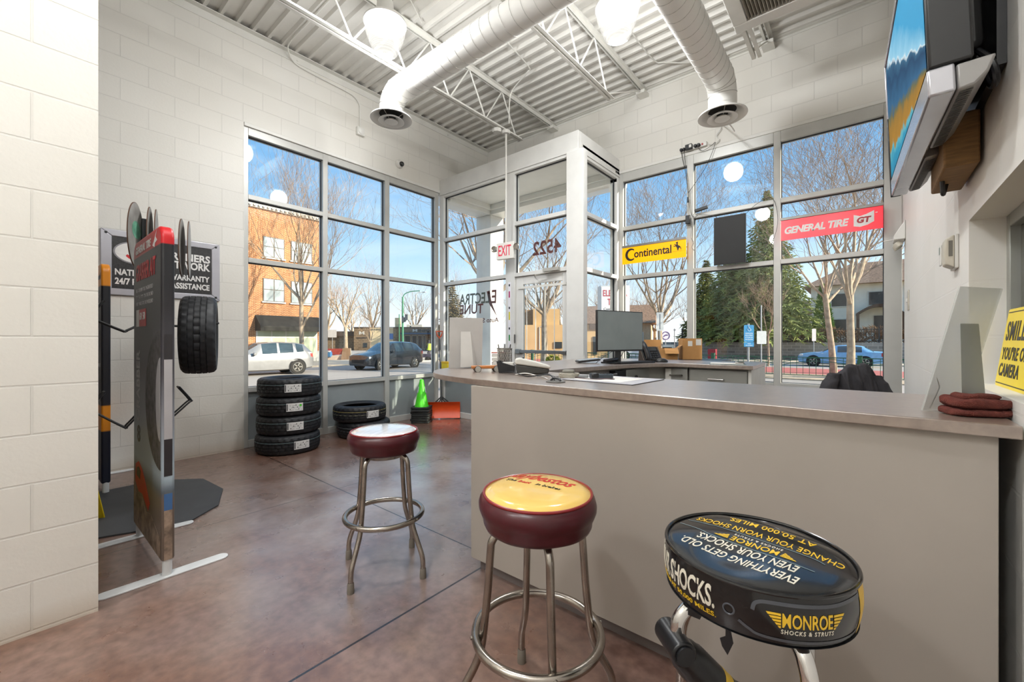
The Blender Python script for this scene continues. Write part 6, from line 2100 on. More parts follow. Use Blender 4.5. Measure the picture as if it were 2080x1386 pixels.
# ------------------------------------------------------------------ trees
BARK = mat('grey_bark', '#a8957e', rough=0.9, var=0.25, vs=5, bump=0.5, bs=14)
TWIG = mat('brown_twigs', '#a08870', rough=0.9, var=0.2)
def bare_tree(label, loc, trunk_r, fork_z, height, seed, spread=0.9, limbs=6, lean=(0, 0), stems=1, detail=5, group=None, name='bare_tree', up=0.12):
    rng = random.Random(seed)
    t = thing(name, label, 'tree', loc, 0, group)
    tr, tw = MB(), MB()
    def branch(p, d, r, L, lev):
        segs = 4 if lev < 3 else 3
        pts, rad = [p], [r]
        q, dd = p.copy(), d.copy()
        for i in range(segs):
            dd = (dd + V((rng.uniform(-1, 1), rng.uniform(-1, 1), rng.uniform(-0.4, 1) * 0.8)) * 0.16 + V((0, 0, up))).normalized()
            q = q + dd * (L / segs)
            pts.append(q.copy())
            rad.append(max(0.004, r * (1 - 0.62 * (i + 1) / segs)))
        (tr if lev <= 1 else tw).tube(pts, rad, (8 if lev == 0 else 6) if lev < 2 else 3, caps=False)
        if lev >= detail:
            return
        nb = (limbs, 4, 4, 4, 3, 3)[min(lev, 5)]
        for k in range(nb):
            u = rng.uniform(0.30, 1.0) if lev > 0 else rng.uniform(0.6, 1.0)
            if k == 0:
                u = 1.0
            i = min(segs - 1, int(u * segs))
            f_ = u * segs - i
            pp = pts[i].lerp(pts[i + 1], f_) if i + 1 < len(pts) else pts[-1]
            ax = (pts[min(i + 1, segs)] - pts[i]).normalized()
            side = V((rng.uniform(-1, 1), rng.uniform(-1, 1), rng.uniform(-0.25, 0.6)))
            side = (side - ax * side.dot(ax)).normalized()
            nd = (ax * rng.uniform(0.55, 1.0) + side * rng.uniform(0.5, 1.0) * spread).normalized()
            branch(pp, nd, max(0.006, rad[min(i + 1, segs)] * rng.uniform(0.6, 0.85)), L * rng.uniform(0.58, 0.80), lev + 1)
    base = V((0, 0, 0))
    top = V((lean[0], lean[1], fork_z))
    pts = [base, base.lerp(top, 0.35) + V((0.03, 0, 0)), base.lerp(top, 0.7), top]
    tr.tube(pts, [trunk_r * 1.25, trunk_r, trunk_r * 0.92, trunk_r * 0.85], 10)
    n0 = limbs
    for k in range(n0):
        a = 2 * PI * k / n0 + rng.uniform(-0.4, 0.4)
        el_ = rng.uniform(0.45, 1.15) if k % 3 else 1.35
        d = V((math.cos(a) * math.cos(el_), math.sin(a) * math.cos(el_), math.sin(el_)))
        p0 = base.lerp(top, rng.uniform(0.86, 1.0))
        branch(p0, d, trunk_r * rng.uniform(0.42, 0.62), (height - fork_z) * rng.uniform(0.42, 0.62), 1)
    if stems > 1:
        branch(base.lerp(top, 0.55), V((0.35, 0.3, 0.9)).normalized(), trunk_r * 0.6, (height - fork_z) * 0.7, 1)
    tr.build('trunk', BARK, t, smooth=60)
    tw.build('branches', TWIG, t, smooth=0)
    return t
bare_tree('bare street tree with pale trunk in front of the brick building', (-27.7, 12.1, GZ + 0.1), 0.14, 4.3, 12.2, 3, spread=0.7, limbs=7, stems=2, up=0.16)
bare_tree('bare tree with spreading limbs beyond the first front pane', (-8.9, 23.9, GZ), 0.14, 3.2, 10.6, 11, spread=1.0, limbs=7)
bare_tree('thick bare tree in front of the green fence, seen by the right front pane', (-0.42, 24.3, GZ), 0.15, 3.8, 11.5, 5, spread=0.95, limbs=7)
bare_tree('bare tree just behind the green fence, left of the thick one', (-1.15, 27.7, GZ), 0.14, 4.2, 12.0, 8, spread=0.9, limbs=7, lean=(-0.35, -0.3))
bare_tree('large bare tree seen through the entry glass behind the mirrored lettering', (-14.7, 16.4, GZ), 0.22, 4.6, 13.0, 21, spread=1.0, limbs=8)
bare_tree('bare tree seen through the glass of the entry door', (-16.0, 22.5, GZ), 0.20, 3.6, 12.0, 33, spread=1.0, limbs=7)
bare_tree('slim bare sapling in front of the far low commercial building', (-41.5, 25.5, GZ), 0.07, 1.8, 5.2, 14, spread=0.8, limbs=5, detail=4)
bare_tree('slim bare sapling beside the spruces across the road', (-4.9, 33.0, GZ), 0.06, 2.2, 6.0, 17, spread=0.7, limbs=5, detail=4)
protos = [bare_tree('bare tree of the distant row behind the low buildings', (-70, 26, GZ), 0.30, 4.0, 13.5, 41 + k, spread=0.9, limbs=6, detail=4, group='distant bare trees') for k in range(3)]
rng = random.Random(9)
spots = [(-78, 24), (-76, 33), (-71, 40), (-74, 46), (-66, 50), (-62, 57), (-58, 52), (-66, 36), (-84, 30), (-52, 64), (-47, 60), (-42, 66), (-38, 58), (-33, 62), (-28, 55), (-24, 60), (-20, 52), (-17, 58), (-80, 40), (-14.5, 64), (-60, 66), (-36, 50)]
for k, (x, y) in enumerate(spots):
    o = protos[k] if k < 3 else copy_tree(protos[k % 3])
    o.location = (x, y, GZ)
    s_ = rng.uniform(0.75, 1.15) * (1.0 if x < -30 else 0.85)
    o.scale = (s_, s_, s_)
    o.rotation_euler = (0, 0, rng.uniform(0, 6.28))

NEED = mat('spruce_needles', '#98a052', rough=0.9, var=0.0, vs=0.9, col2='#5e6b3e', cpos=(0.35, 0.68))
ARB = mat('arborvitae_green', '#6f8f2c', rough=0.9, vs=1.6, col2='#4d6a22')
HEDGE = mat('dry_hedge', '#9b7650', rough=0.95, vs=2, col2='#6d4f36')
def blade(b, p, d, L, w, rng):
    d = d.normalized()
    s1 = d.orthogonal().normalized()
    s2 = d.cross(s1)
    a = rng.uniform(0, 6.28)
    u1 = s1 * math.cos(a) + s2 * math.sin(a)
    u2 = d.cross(u1)
    vs = [p + u1 * w, p - u1 * w * 0.6 + u2 * w * 0.8, p - u1 * w * 0.6 - u2 * w * 0.8, p + d * L]
    b.mesh(vs, [(0, 1, 3), (1, 2, 3), (2, 0, 3)])
def spruce(label, loc, H, R, seed, levels=46, name='spruce_tree', m=None, group=None, trunk=True, z0=0.10, dens=1.0):
    rng = random.Random(seed)
    t = thing(name, label, 'tree', loc, 0, group)
    b = MB()
    for i in range(levels):
        u = i / (levels - 1)
        z = H * (z0 + (1 - z0) * u)
        rr = R * (1 - u) ** 0.85 * rng.uniform(0.82, 1.12) + 0.05
        nbr = max(5, int((9 + 10 * (1 - u)) * dens))
        for k in range(nbr):
            a = 2 * PI * (k + rng.random()) / nbr
            L = rr * rng.uniform(0.7, 1.1)
            od = V((math.cos(a), math.sin(a), 0))
            n = max(3, int(L * 4.5))
            for j in range(n):
                s = (j + 0.6) / n
                p = od * (L * s) + V((0, 0, z - 0.30 * L * s * s + 0.05 * math.sin(s * 3)))
                for e in range(3):
                    dd = od * rng.uniform(0.2, 1) + V((-od.y, od.x, 0)) * rng.uniform(-1, 1) + V((0, 0, rng.uniform(-0.7, 0.25)))
                    blade(b, p, dd, rng.uniform(0.35, 0.75) * (0.55 + 0.45 * (1 - u)), 0.07, rng)
    b.build('needles', m or NEED, t, smooth=0)
    if trunk:
        MB().tube([(0, 0, 0), (0, 0, H * 0.6), (0, 0, H * 0.95)], [0.30, 0.18, 0.03], 8).build('trunk', BARK, t)
    return t
spruce('tall dark spruce across the road, right of the black sign back', (-6.6, 43.9, 0.98), 13.6, 4.3, 2)
spruce('broad dark spruce across the road, below the black sign back', (-9.6, 44.4, 0.98), 10.2, 3.6, 6, levels=40)
spruce('narrow spruce rising above the distant row of bare trees', (-72, 30, GZ), 14.5, 2.4, 12, levels=30)
spruce('brownish spruce above the roof of the low commercial building', (-52, 47, GZ), 11.5, 3.4, 13, levels=30, m=mat('brown_spruce', '#7f6a45', rough=0.9, col2='#57502f', vs=0.8))
spruce('yellow green evergreen behind the white hanging sign panel', (-12.6, 47, 0.98), 8.5, 2.6, 15, levels=30, m=mat('olive_needles', '#8a8a48', rough=0.9, col2='#5f6637', vs=0.8))
def cone_bush(label, loc, H, R, seed, m, name, cat, n=2600, L=0.28, flat=1.0, group=None):
    rng = random.Random(seed)
    t = thing(name, label, cat, loc, 0, group)
    b = MB()
    for i in range(n):
        u = rng.random() ** 1.3
        a = rng.uniform(0, 2 * PI)
        r = R * ((1 - u) ** 0.75 if flat == 1.0 else math.sqrt(max(0, 1 - u ** 2))) * rng.uniform(0.75, 1.0)
        p = V((r * math.cos(a), r * math.sin(a), H * u + 0.05))
        blade(b, p, V((math.cos(a), math.sin(a), rng.uniform(0.2, 1.6))), L * rng.uniform(0.6, 1.2), L * 0.22, rng)
    b.build('foliage', m, t, smooth=0)
    MB().tube([(0, 0, 0), (0, 0, H * 0.7)], [0.06, 0.02], 6).build('stem', BARK, t)
    return t
cone_bush('bright green cone shaped arborvitae in front of the pale house', (-2.75, 47.5, 0.98), 5.2, 0.95, 3, ARB, 'arborvitae', 'shrub')
cone_bush('low round green shrub left of the arborvitae by the house', (-5.6, 48.5, 0.98), 1.5, 0.9, 4, mat('shrub_green', '#4f6b2a', rough=0.9, col2='#2f4420'), 'shrub', 'shrub', 900, 0.22, 0)
cone_bush('yellow green shrub seen low through the entry door glass', (-14.3, 21.0, GZ), 0.75, 0.55, 5, mat('shrub_yellow', '#a9a838', rough=0.9, col2='#6d7429'), 'shrub', 'shrub', 700, 0.16, 0)
rng = random.Random(77)
b = MB()
for i in range(5200):
    x = rng.uniform(-13.5, 6.5)
    h_ = 1.15 + 0.3 * noise.noise(V((x * 0.7, 0, 0)))
    p = V((x, 44.6 + rng.uniform(-0.5, 0.5), 0.98 + rng.random() * h_))
    blade(b, p, V((rng.uniform(-1, 1), rng.uniform(-1, 0.5), rng.uniform(0.2, 1.2))), rng.uniform(0.15, 0.4), 0.035, rng)
tag(b.build('dry_hedge', HEDGE, smooth=0), 'long dry brown hedge behind the iron fence on the retaining wall', 'hedge', kind='stuff')

# ------------------------------------------------------------------ buildings
BRK = brick_mat('orange_brick', '#ad6f3d', '#955628', '#d2b896', 1)
TRIMW = mat('pale_stone_trim', '#c9c6be', rough=0.7)
WGL = mat('reflective_pane', '#a9b2b4', rough=0.12, var=0.25, vs=0.9, spec=0.8)
WFR = mat('dark_window_frame', '#4b4640', rough=0.5)
XB = -33.7
t = thing('brick_building', 'three storey orange brick building with a dark awning across the street', 'building', (XB, 0, GZ))
MB().box(-10, 0, -6, 16.45, 0.9, 11.35).build('wall', BRK, t)
MB().box(-10, 0.03, -6, 16.48, 0.0, 0.9).build('stone_base', TRIMW, t)
MB().box(-10.1, 0.18, -6.1, 16.6, 11.35, 11.62).box(-10.05, 0.10, -6.05, 16.55, 11.62, 11.95).build('cornice', TRIMW, t)
b = MB()
y = -5.8
while y < 16.4:
    b.box(0.18, 0.30, y, y + 0.12, 11.42, 11.56)
    y += 0.3
b.build('dentils', TRIMW, t, smooth=0)
for col_ in ((11.97, 13.45), (13.93, 15.55), (8.9, 10.4), (6.2, 7.7)):
    for z0, z1 in ((4.62, 6.32), (7.88, 9.40)):
        y0, y1 = col_
        w = MB().box(0.005, 0.05, y0, y1, z0, z1).build('window', WFR, t)
        ym = (y0 + y1) / 2
        zm = z0 + (z1 - z0) * 0.52
        b = MB()
        for a0, a1 in ((y0 + 0.06, ym - 0.04), (ym + 0.04, y1 - 0.06)):
            for c0, c1 in ((z0 + 0.05, zm - 0.03), (zm + 0.03, z1 - 0.05)):
                b.box(0.05, 0.06, a0, a1, c0, c1)
        b.build('pane', WGL, w, smooth=0)
        MB().box(0.0, 0.12, y0 - 0.08, y1 + 0.08, z0 - 0.10, z0).build('sill', TRIMW, w)
SFG = mat('storefront_film', '#b9c2a6', rough=0.3, var=0.06, vs=0.6)
sf = MB().box(0.005, 0.06, 11.5, 15.95, 0.35, 3.0).build('storefront', mat('storefront_frame', '#d8d6cd', rough=0.5), t)
b = MB()
ys = [11.58, 12.55, 13.55, 14.6, 15.87]
for a0, a1 in zip(ys, ys[1:]):
    b.box(0.06, 0.07, a0 + 0.04, a1 - 0.04, 0.42, 1.95)
    b.box(0.06, 0.07, a0 + 0.04, a1 - 0.04, 2.03, 2.95)
b.build('pane', SFG, sf, smooth=0)
AWN = mat('black_awning_canvas', '#2a2823', rough=0.8)
b = MB().prism([(0.02, 11.45, 3.60), (1.05, 11.45, 2.78), (1.05, 11.45, 2.45), (0.02, 11.45, 2.45)], (0, 4.6, 0))
b.build('awning', AWN, t)

# low commercial buildings turned square to the street corner
def yaw_thing(name, label, cat, depth, kind=None):
    o = FW * depth
    return thing(name, label, cat, (o.x, o.y, GZ), math.atan2(RT.y, RT.x))
STN = brick_mat('brown_stone_block', '#8a7258', '#75604a', '#9a8468', 0, 0.6, 0.3)
CRM = mat('cream_render', '#dcc7a0', rough=0.8)
DGL = mat('dark_shop_glass', '#2b3033', rough=0.15)
k = 72 / 854
def U(px):
    return (px - 1040) * k
t = yaw_thing('commercial_building', 'low brown and cream commercial building with a dark sign at the far corner', 'building', 72)
HT_ = 3.9
MB().box(U(719), U(751), 0, 8, 0, HT_).build('stone_wing', STN, t)
MB().box(U(751), U(799), 0.3, 8, 0, HT_ - 0.02).build('cream_wing', CRM, t)
MB().box(U(799), U(955), 0, 9, 0, HT_).build('main_wall', STN, t)
MB().box(U(640), U(719), 0.6, 7, 2.5, 3.3).build('flat_roof', mat('brown_fascia', '#5b4a3d', rough=0.8), t)
MB().box(U(640), U(719), 1.2, 7, 0, 2.5).build('side_wing', STN, t)
MB().box(U(718), U(956), -0.1, 0.1, HT_, HT_ + 0.12).build('coping', mat('dark_coping', '#4a3f36', rough=0.7), t)
MB().box(U(799), U(809), 1.0, 2.0, HT_, HT_ + 1.75).build('chimney', CRM, t)
for a, c in ((820, 826), (830, 834), (834, 852), (872, 890)):
    MB().box(U(a), U(c), 2.0, 3.5, HT_, HT_ + 0.62).build('roof_unit', mat('roof_unit_grey', '#b9b5ab', rough=0.6), t)
MB().box(U(818), U(925), -1.3, 0.0, 2.75, 3.02).build('blue_canopy', mat('canopy_blue', '#2f4a66', rough=0.5), t)
for a, c in ((822, 834), (837, 847), (849, 858), (860, 864)):
    w = MB().box(U(a), U(c), -0.06, 0.0, 0.15, 2.6).build('window', mat('pale_frame', '#a9a79f', rough=0.5), t)
    MB().box(U(a) + 0.07, U(c) - 0.07, -0.08, -0.06, 0.3, 2.5).build('pane', DGL, w)
for a, c, z0, z1, m in ((790, 798, 1.9, 2.9, mat('blue_poster', '#5d7fb5', rough=0.5)), (738, 746, 0.5, 1.3, DGL)):
    MB().box(U(a), U(c), 0.25 if a > 751 else -0.03, 0.31 if a > 751 else 0.0, z0, z1).build('panel', m, t)
SGN = mat('dark_sign_letters', '#3b3a3d', rough=0.5)
def fac_text(s, x0, x1, z, h, m, y=-0.02):
    MB().text(s, U(x1) - U(x0), h, basis(((U(x0) + U(x1)) / 2, y, z), (1, 0, 0), (0, 0, 1), (0, -1, 0)), 0.03, bold=0.03).build('lettering', m, t, smooth=0)
fac_text('INFINITE', 850, 893, 3.42, 0.45, SGN)
fac_text('ICS', 907, 926, 3.42, 0.45, SGN)
for xc, z, w_, m in ((735, 3.0, 0.9, mat('pale_logo', '#cfcac0', rough=0.5)), (843, 3.42, 0.78, mat('pale_logo', '#cfcac0'))):
    x0 = U(xc)
    q = w_ / 2
    b = MB().prism([(x0 - q, -0.03, z - q * 0.6), (x0 - q * 0.55, -0.03, z - q * 0.6), (x0 - q * 0.3, -0.03, z), (x0, -0.03, z - q * 0.5), (x0 + q * 0.3, -0.03, z + 0.1 * q), (x0 + q * 0.55, -0.03, z - q * 0.6), (x0 + q, -0.03, z - q * 0.6), (x0 + q, -0.03, z + q * 0.6), (x0 + q * 0.5, -0.03, z + q * 0.6), (x0, -0.03, z), (x0 - q * 0.5, -0.03, z + q * 0.6), (x0 - q, -0.03, z + q * 0.6)], (0, 0.03, 0))
    b.build('logo', m, t, smooth=0)
fac_text('Dentistry', 725, 746, 2.15, 0.22, SGN)

k = 40 / 854
t = yaw_thing('tan_building', 'plain tan block building seen through the entry door', 'building', 40)
TAN = mat('tan_render', '#c9a877', rough=0.85, var=0.06, vs=0.8)
MB().box(U(1083), U(1137), 0, 9, 0, 4.75).build('tall_block', TAN, t)
MB().box(U(1052), U(1262), -0.6, 9, 0, 3.2).build('low_block', TAN, t)
MB().box(U(1066), U(1083), 0.6, 4, 3.2, 4.7).build('side_block', mat('tan_shade_side', '#8b7355', rough=0.85, var=0.1, vs=4), t)  # dark side of the tan building, its shade painted in as brown
MB().box(U(1195), U(1262), -0.72, -0.6, 2.75, 3.3).build('fascia', mat('brown_fascia', '#5b4a3d'), t)
for a, c, z0, z1 in ((1124, 1140, 1.0, 1.6), (1202, 1210, 0.4, 2.1)):
    MB().box(U(a), U(c), -0.66, -0.6, z0, z1).build('window', DGL, t)
MB().tube([(U(1095), -0.63, 0.9), (U(1095), -0.63, 3.0), (U(1101), -0.63, 3.05)], 0.04, 6).build('downpipe', TRIMW, t)

# pale two storey house behind the retaining wall
STC = mat('pale_stucco', '#e6ddd0', rough=0.9, var=0.06, vs=1.5)
ROOF = mat('brown_shingles', '#94745c', rough=0.9, var=0.25, vs=6)
t = thing('house', 'pale stucco two storey house with a brown roof behind the trees', 'house', (0, 56, 0.98))
MB().box(-4.3, 8.0, 0, 9, 0, 6.1).build('main_wall', STC, t)
MB().box(-8.6, -4.3, -1.0, 8, 0, 3.2).build('porch_wing', mat('tan_siding', '#b09a80', rough=0.85, var=0.1), t)
b = MB().mesh([(-5.0, -0.8, 6.0), (8.8, -0.8, 6.0), (8.8, 9.8, 6.0), (-5.0, 9.8, 6.0), (-1.0, 4.5, 8.8), (4.8, 4.5, 8.8)], [(0, 1, 5, 4), (1, 2, 5), (2, 3, 4, 5), (3, 0, 4), (0, 3, 2, 1)])
b.build('roof', ROOF, t, smooth=0)
b = MB().mesh([(-9.2, -1.6, 3.1), (-4.2, -1.6, 3.1), (-4.2, 8, 3.1), (-9.2, 8, 3.1), (-8.0, 3, 4.8), (-4.2, 3, 4.8)], [(0, 1, 5, 4), (1, 2, 5), (2, 3, 4, 5), (3, 0, 4), (0, 3, 2, 1)])
b.build('porch_roof', ROOF, t, smooth=0)
for x0, x1, z0, z1 in ((-2.6, -1.0, 3.7, 5.2), (0.4, 2.0, 3.7, 5.2), (3.6, 5.0, 3.7, 5.2), (-2.4, -1.2, 0.7, 2.5)):
    w = MB().box(x0, x1, -0.08, 0, z0, z1).build('window', TRIMW, t)
    MB().box(x0 + 0.1, x1 - 0.1, -0.1, -0.08, z0 + 0.1, z1 - 0.1).build('pane', DGL, w)
for x0, x1 in ((-8.2, -7.0), (-6.6, -4.8)):
    w = MB().box(x0, x1, -1.08, -1.0, 0.7, 2.5).build('window', TRIMW, t)
    MB().box(x0 + 0.1, x1 - 0.1, -1.1, -1.08, 0.8, 2.4).build('pane', DGL, w)
dr = MB().box(0.9, 2.3, -0.12, 0, 0.1, 2.7).build('entry_door', mat('dark_door', '#2a2624', rough=0.5), t)
MB().box(1.0, 1.12, -0.16, -0.12, 1.2, 1.4).build('handle', CHROME, dr)
b = MB()
b.grid(lambda u, v: V((-0.5 + 3.6 * u, -1.5 * v, 2.9 + 0.9 * math.sin(PI * u))), 14, 2)
b.grid(lambda u, v: V((-0.5 + 3.6 * u, -1.5 * v, 2.7 + 0.85 * math.sin(PI * u))), 14, 2)
b.grid(lambda u, v: V((-0.5 + 3.6 * u, -1.5, 2.7 + 0.2 * v + (0.85 + 0.05 * v) * math.sin(PI * u))), 14, 1)
b.build('arched_canopy', mat('brown_canopy', '#5a4335', rough=0.8), t)
for x in (-0.35, 2.95):
    MB().box(x - 0.12, x + 0.12, -1.45, -1.2, 0, 2.85).build('porch_post', mat('brown_canopy', '#5a4335'), t)
MB().box(0.3, 3.0, -2.4, -0.1, -0.0, 0.18).box(0.3, 3.0, -1.8, -0.1, 0.18, 0.32).build('front_steps', TRIMW, t)
t = thing('far_house', 'distant tan house with a brown roof behind the tree in the first front pane', 'house', (-21.5, 45, GZ), rz=math.radians(20))
MB().box(-4, 3.5, 0, 6, 0, 3.8).build('wall', mat('peach_siding', '#c9a582', rough=0.85, var=0.08), t)
b = MB().mesh([(-4.5, -0.5, 3.7), (4, -0.5, 3.7), (4, 6.5, 3.7), (-4.5, 6.5, 3.7), (-4.5, 3, 6.0), (4, 3, 6.0)], [(0, 1, 5, 4), (1, 2, 5), (2, 3, 4, 5), (3, 0, 4), (0, 3, 2, 1)])
b.build('roof', ROOF, t, smooth=0)
for x0 in (-3.2, -0.6, 1.6):
    w = MB().box(x0, x0 + 1.1, -0.08, 0, 1.2, 2.7).build('window', TRIMW, t)
    MB().box(x0 + 0.1, x0 + 1.0, -0.1, -0.08, 1.3, 2.6).build('pane', DGL, w)

# ------------------------------------------------------------------ cars
CGL = mat('car_glass', '#39464c', rough=0.08, var=0.2, vs=1.5, spec=0.8)
CTY = mat('car_tyre', '#25221f', rough=0.8)
CRIM = mat('car_rim', '#b9b3a8', rough=0.35, metal=0.6)
SUV = [(0.00, .38, .66, .70, .70, .60), (.10, .26, .82, .88, .86, .70), (.55, .22, .95, 1.00, .91, .72), (1.15, .22, 1.02, 1.08, .93, .74), (1.30, .22, 1.03, 1.14, .93, .74), (2.0, .22, 1.06, 1.58, .94, .66), (2.15, .22, 1.07, 1.63, .94, .65), (2.85, .22, 1.09, 1.68, .94, .65), (2.95, .22, 1.09, 1.68, .94, .65), (3.62, .22, 1.12, 1.65, .94, .64), (3.76, .22, 1.13, 1.64, .94, .64), (4.12, .24, 1.16, 1.57, .93, .62), (4.24, .25, 1.17, 1.54, .92, .62), (4.56, .30, 1.10, 1.14, .90, .66), (4.66, .40, .80, .84, .82, .66)]
SEDAN = [(0.0, .38, .60, .64, .68, .58), (.10, .24, .74, .80, .84, .70), (.6, .20, .86, .90, .88, .70), (1.25, .20, .92, .97, .90, .72), (1.40, .20, .93, 1.02, .90, .72), (2.05, .20, .95, 1.36, .90, .60), (2.2, .20, .96, 1.41, .90, .59), (2.75, .20, .97, 1.44, .90, .59), (2.85, .20, .97, 1.44, .90, .59), (3.45, .20, .98, 1.38, .90, .58), (3.60, .20, .99, 1.33, .90, .58), (4.05, .22, .99, 1.04, .89, .66), (4.5, .26, .97, 1.02, .87, .68), (4.62, .34, .72, .78, .80, .66)]
def car(name, label, loc, heading, paint, prof, group=None, wheels=(0.92, 3.80), r=0.345):
    """body lofted through stations; x runs from the front bumper backwards"""
    t = thing(name, label, 'car', loc, heading)
    b = MB()
    rows = []
    for x, zb, zs, zt, w, wt in prof:
        zm = zb + (zs - zb) * 0.55
        half = [(w * 0.86, zb), (w * 0.98, zb + 0.06), (w, zm), (w * 0.975, zs), (wt + 0.03, zt - 0.05), (wt - 0.10, zt), (0, zt + 0.015)]
        pts = [(x, y, z) for y, z in half] + [(x, -y, z) for y, z in half[-2::-1]]
        rows.append([b.bm.verts.new(p) for p in pts])
    n = len(rows[0])
    ns = len(prof)
    # greenhouse glazing: side panes between pillars, windscreen and rear screen
    cow = [i for i in range(ns - 1) if prof[i + 1][3] - prof[i][3] > 0.3][0]
    rear = [i for i in range(ns - 1) if prof[i][3] - prof[i + 1][3] > 0.2][0]
    side = {cow + 2 - 1 + 0: 0}
    for i in range(ns - 1):
        for j in range(n - 1):
            gm = 0
            tall = prof[i][3] - prof[i][2] > 0.28 and prof[i + 1][3] - prof[i + 1][2] > 0.28
            L = prof[i + 1][0] - prof[i][0]
            if j in (3, n - 5) and tall and L > 0.3:
                gm = 1
            if i == cow and 4 <= j <= n - 6:
                gm = 1
            if i == rear and 4 <= j <= n - 6:
                gm = 1
            b.bm.faces.new((rows[i][j], rows[i + 1][j], rows[i + 1][j + 1], rows[i][j + 1])).material_index = gm
        b.bm.faces.new((rows[i][n - 1], rows[i + 1][n - 1], rows[i + 1][0], rows[i][0]))
    b.bm.faces.new(rows[0])
    b.bm.faces.new(rows[-1][::-1])
    b.build('body', [paint, CGL], t, smooth=38)
    w = prof[4][4]
    for x in wheels:
        for s in (-1, 1):
            MB().lathe([(r * 1.16, 0), (r * 1.16, 0.012), (0, 0.012)], 28, basis((x, s * (w - 0.0), r * 1.02), (1, 0, 0), (0, 0, 1), (0, s, 0)) @ MT(0, 0, -0.004)).build('wheel_arch', mat('arch_black', '#1c1c1d', rough=0.8), t)
            Mw = basis((x, s * (w - 0.20), r), (1, 0, 0), (0, 0, 1), (0, s, 0))
            wh = MB().lathe([(r * 0.62, 0.0), (r * 0.98, 0.0), (r, 0.03), (r, 0.19), (r * 0.95, 0.225), (r * 0.66, 0.228)], 30, Mw).build('wheel', CTY, t)
            bb = MB().lathe([(r * 0.66, 0.222), (r * 0.60, 0.236), (r * 0.55, 0.222), (0, 0.215)], 30, Mw)
            for q in range(5):
                a = 2 * PI * q / 5
                bb.tube([Mw @ V((0.05 * math.cos(a), 0.05 * math.sin(a), 0.232)), Mw @ V((r * 0.58 * math.cos(a), r * 0.58 * math.sin(a), 0.236))], 0.035, 5)
            bb.build('rim', CRIM, wh)
    xr = prof[-1][0]
    for s in (-1, 1):
        MB().box(xr - 0.22, xr - 0.07, min(s * 0.62, s * 0.895), max(s * 0.62, s * 0.895), prof[-2][2] - 0.25, prof[-2][2] - 0.02).build('tail_light', mat('tail_red', '#b8352f', rough=0.3), t, bevel=0.03)
        MB().box(0.10, 0.32, min(s * 0.56, s * 0.865), max(s * 0.56, s * 0.865), 0.68, 0.82).build('head_light', mat('head_lamp', '#cfd4d6', rough=0.2), t, bevel=0.03)
        MB().box(1.72, 1.86, min(s * 0.93, s * 1.10), max(s * 0.93, s * 1.10), 1.02, 1.16).build('wing_mirror', paint, t, bevel=0.03)
    MB().box(-0.012, 0.06, -0.5, 0.5, 0.42, 0.62).build('grille', mat('arch_black', '#1c1c1d'), t, bevel=0.01)
    MB().box(xr - 0.03, xr + 0.012, -0.26, 0.26, 0.55, 0.68).build('number_plate', mat('plate_white', '#d5d8dc', rough=0.5), t)
    return t
SILC = mat('silver_car_paint', '#8d8c8b', rough=0.30, metal=0.45, var=0.05, coat=0.4)
BLKC = mat('black_car_paint', '#262b31', rough=0.22, var=0.1, coat=0.6)
BLUC = mat('blue_car_paint', '#3f6f9a', rough=0.3, coat=0.5)
LBLC = mat('bright_blue_car_paint', '#7db2dc', rough=0.3, coat=0.5)
WHTC = mat('white_car_paint', '#c9ccd0', rough=0.3, coat=0.4)
def put_car(name, label, front, rear_, paint, prof, r=0.345, wheels=(0.92, 3.80)):
    """front, rear_: ground points under the two axles"""
    f_, q = V((front[0], front[1], 0)), V((rear_[0], rear_[1], 0))
    d = (q - f_).normalized()
    o = f_ - d * wheels[0]
    return car(name, label, (o.x, o.y, GZ), math.atan2(d.y, d.x), paint, prof, wheels=wheels, r=r)
put_car('parked_car', 'silver estate car parked along the street before the brick building', (-23.9, 6.95), (-23.7, 9.93), SILC, SUV, r=0.37)
put_car('street_car', 'black people carrier turning in the street left of the glass corner', (-22.7, 13.93), (-23.2, 16.75), BLKC, SUV)
put_car('street_car', 'blue car parked in front of the far low building', (-37.8, 18.6), (-39.9, 16.7), BLUC, SEDAN, wheels=(0.9, 3.6))
put_car('street_car', 'pale car seen low through the entry glass past the mirrored lettering', (-26.2, 25.2), (-24.4, 27.3), WHTC, SEDAN, wheels=(0.9, 3.6))
put_car('street_car', 'bright blue car on the road below the pale house', (-2.6, 36.0), (0.1, 36.1), LBLC, SEDAN, wheels=(0.9, 3.6))
put_car('street_car', 'small pale blue car far beyond the cardboard boxes', (-17.2, 37.0), (-15.0, 38.6), WHTC, SEDAN, wheels=(0.9, 3.6))

# ------------------------------------------------------------------ signs, poles and street furniture
POLE = mat('galvanised_pole', '#9a9c9d', rough=0.45, metal=0.4)
def toward(loc):
    """turn so that local -y looks at the shop front"""
    return math.atan2(RT.y, RT.x)
def post_sign(name, label, loc, z0, z1, w, m, pole_top, cat='street sign', rz=None, pr=0.03):
    t = thing(name, label, cat, (loc[0], loc[1], GZ), toward(loc) if rz is None else rz)
    MB().tube([(0, 0.03, 0), (0, 0.03, pole_top - GZ)], pr, 8).build('pole', POLE, t)
    p = MB().prism([(x, 0, z) for x, z, _ in [(q[0], q[1] + (z0 + z1) / 2 - GZ, 0) for q in rrect(w, z1 - z0, 0.03)]], (0, -0.006, 0)).build('plate', m, t)
    return t, p
BLU = mat('sign_blue', '#2583b5', rough=0.45)
SGW = mat('sign_print_white', '#d9e4ea', rough=0.5)
t, p = post_sign('parking_sign', 'blue disabled parking sign with a white wheelchair symbol on a grey post', (-2.53, 13.77), 1.17, 1.66, 0.29, BLU, 1.70)
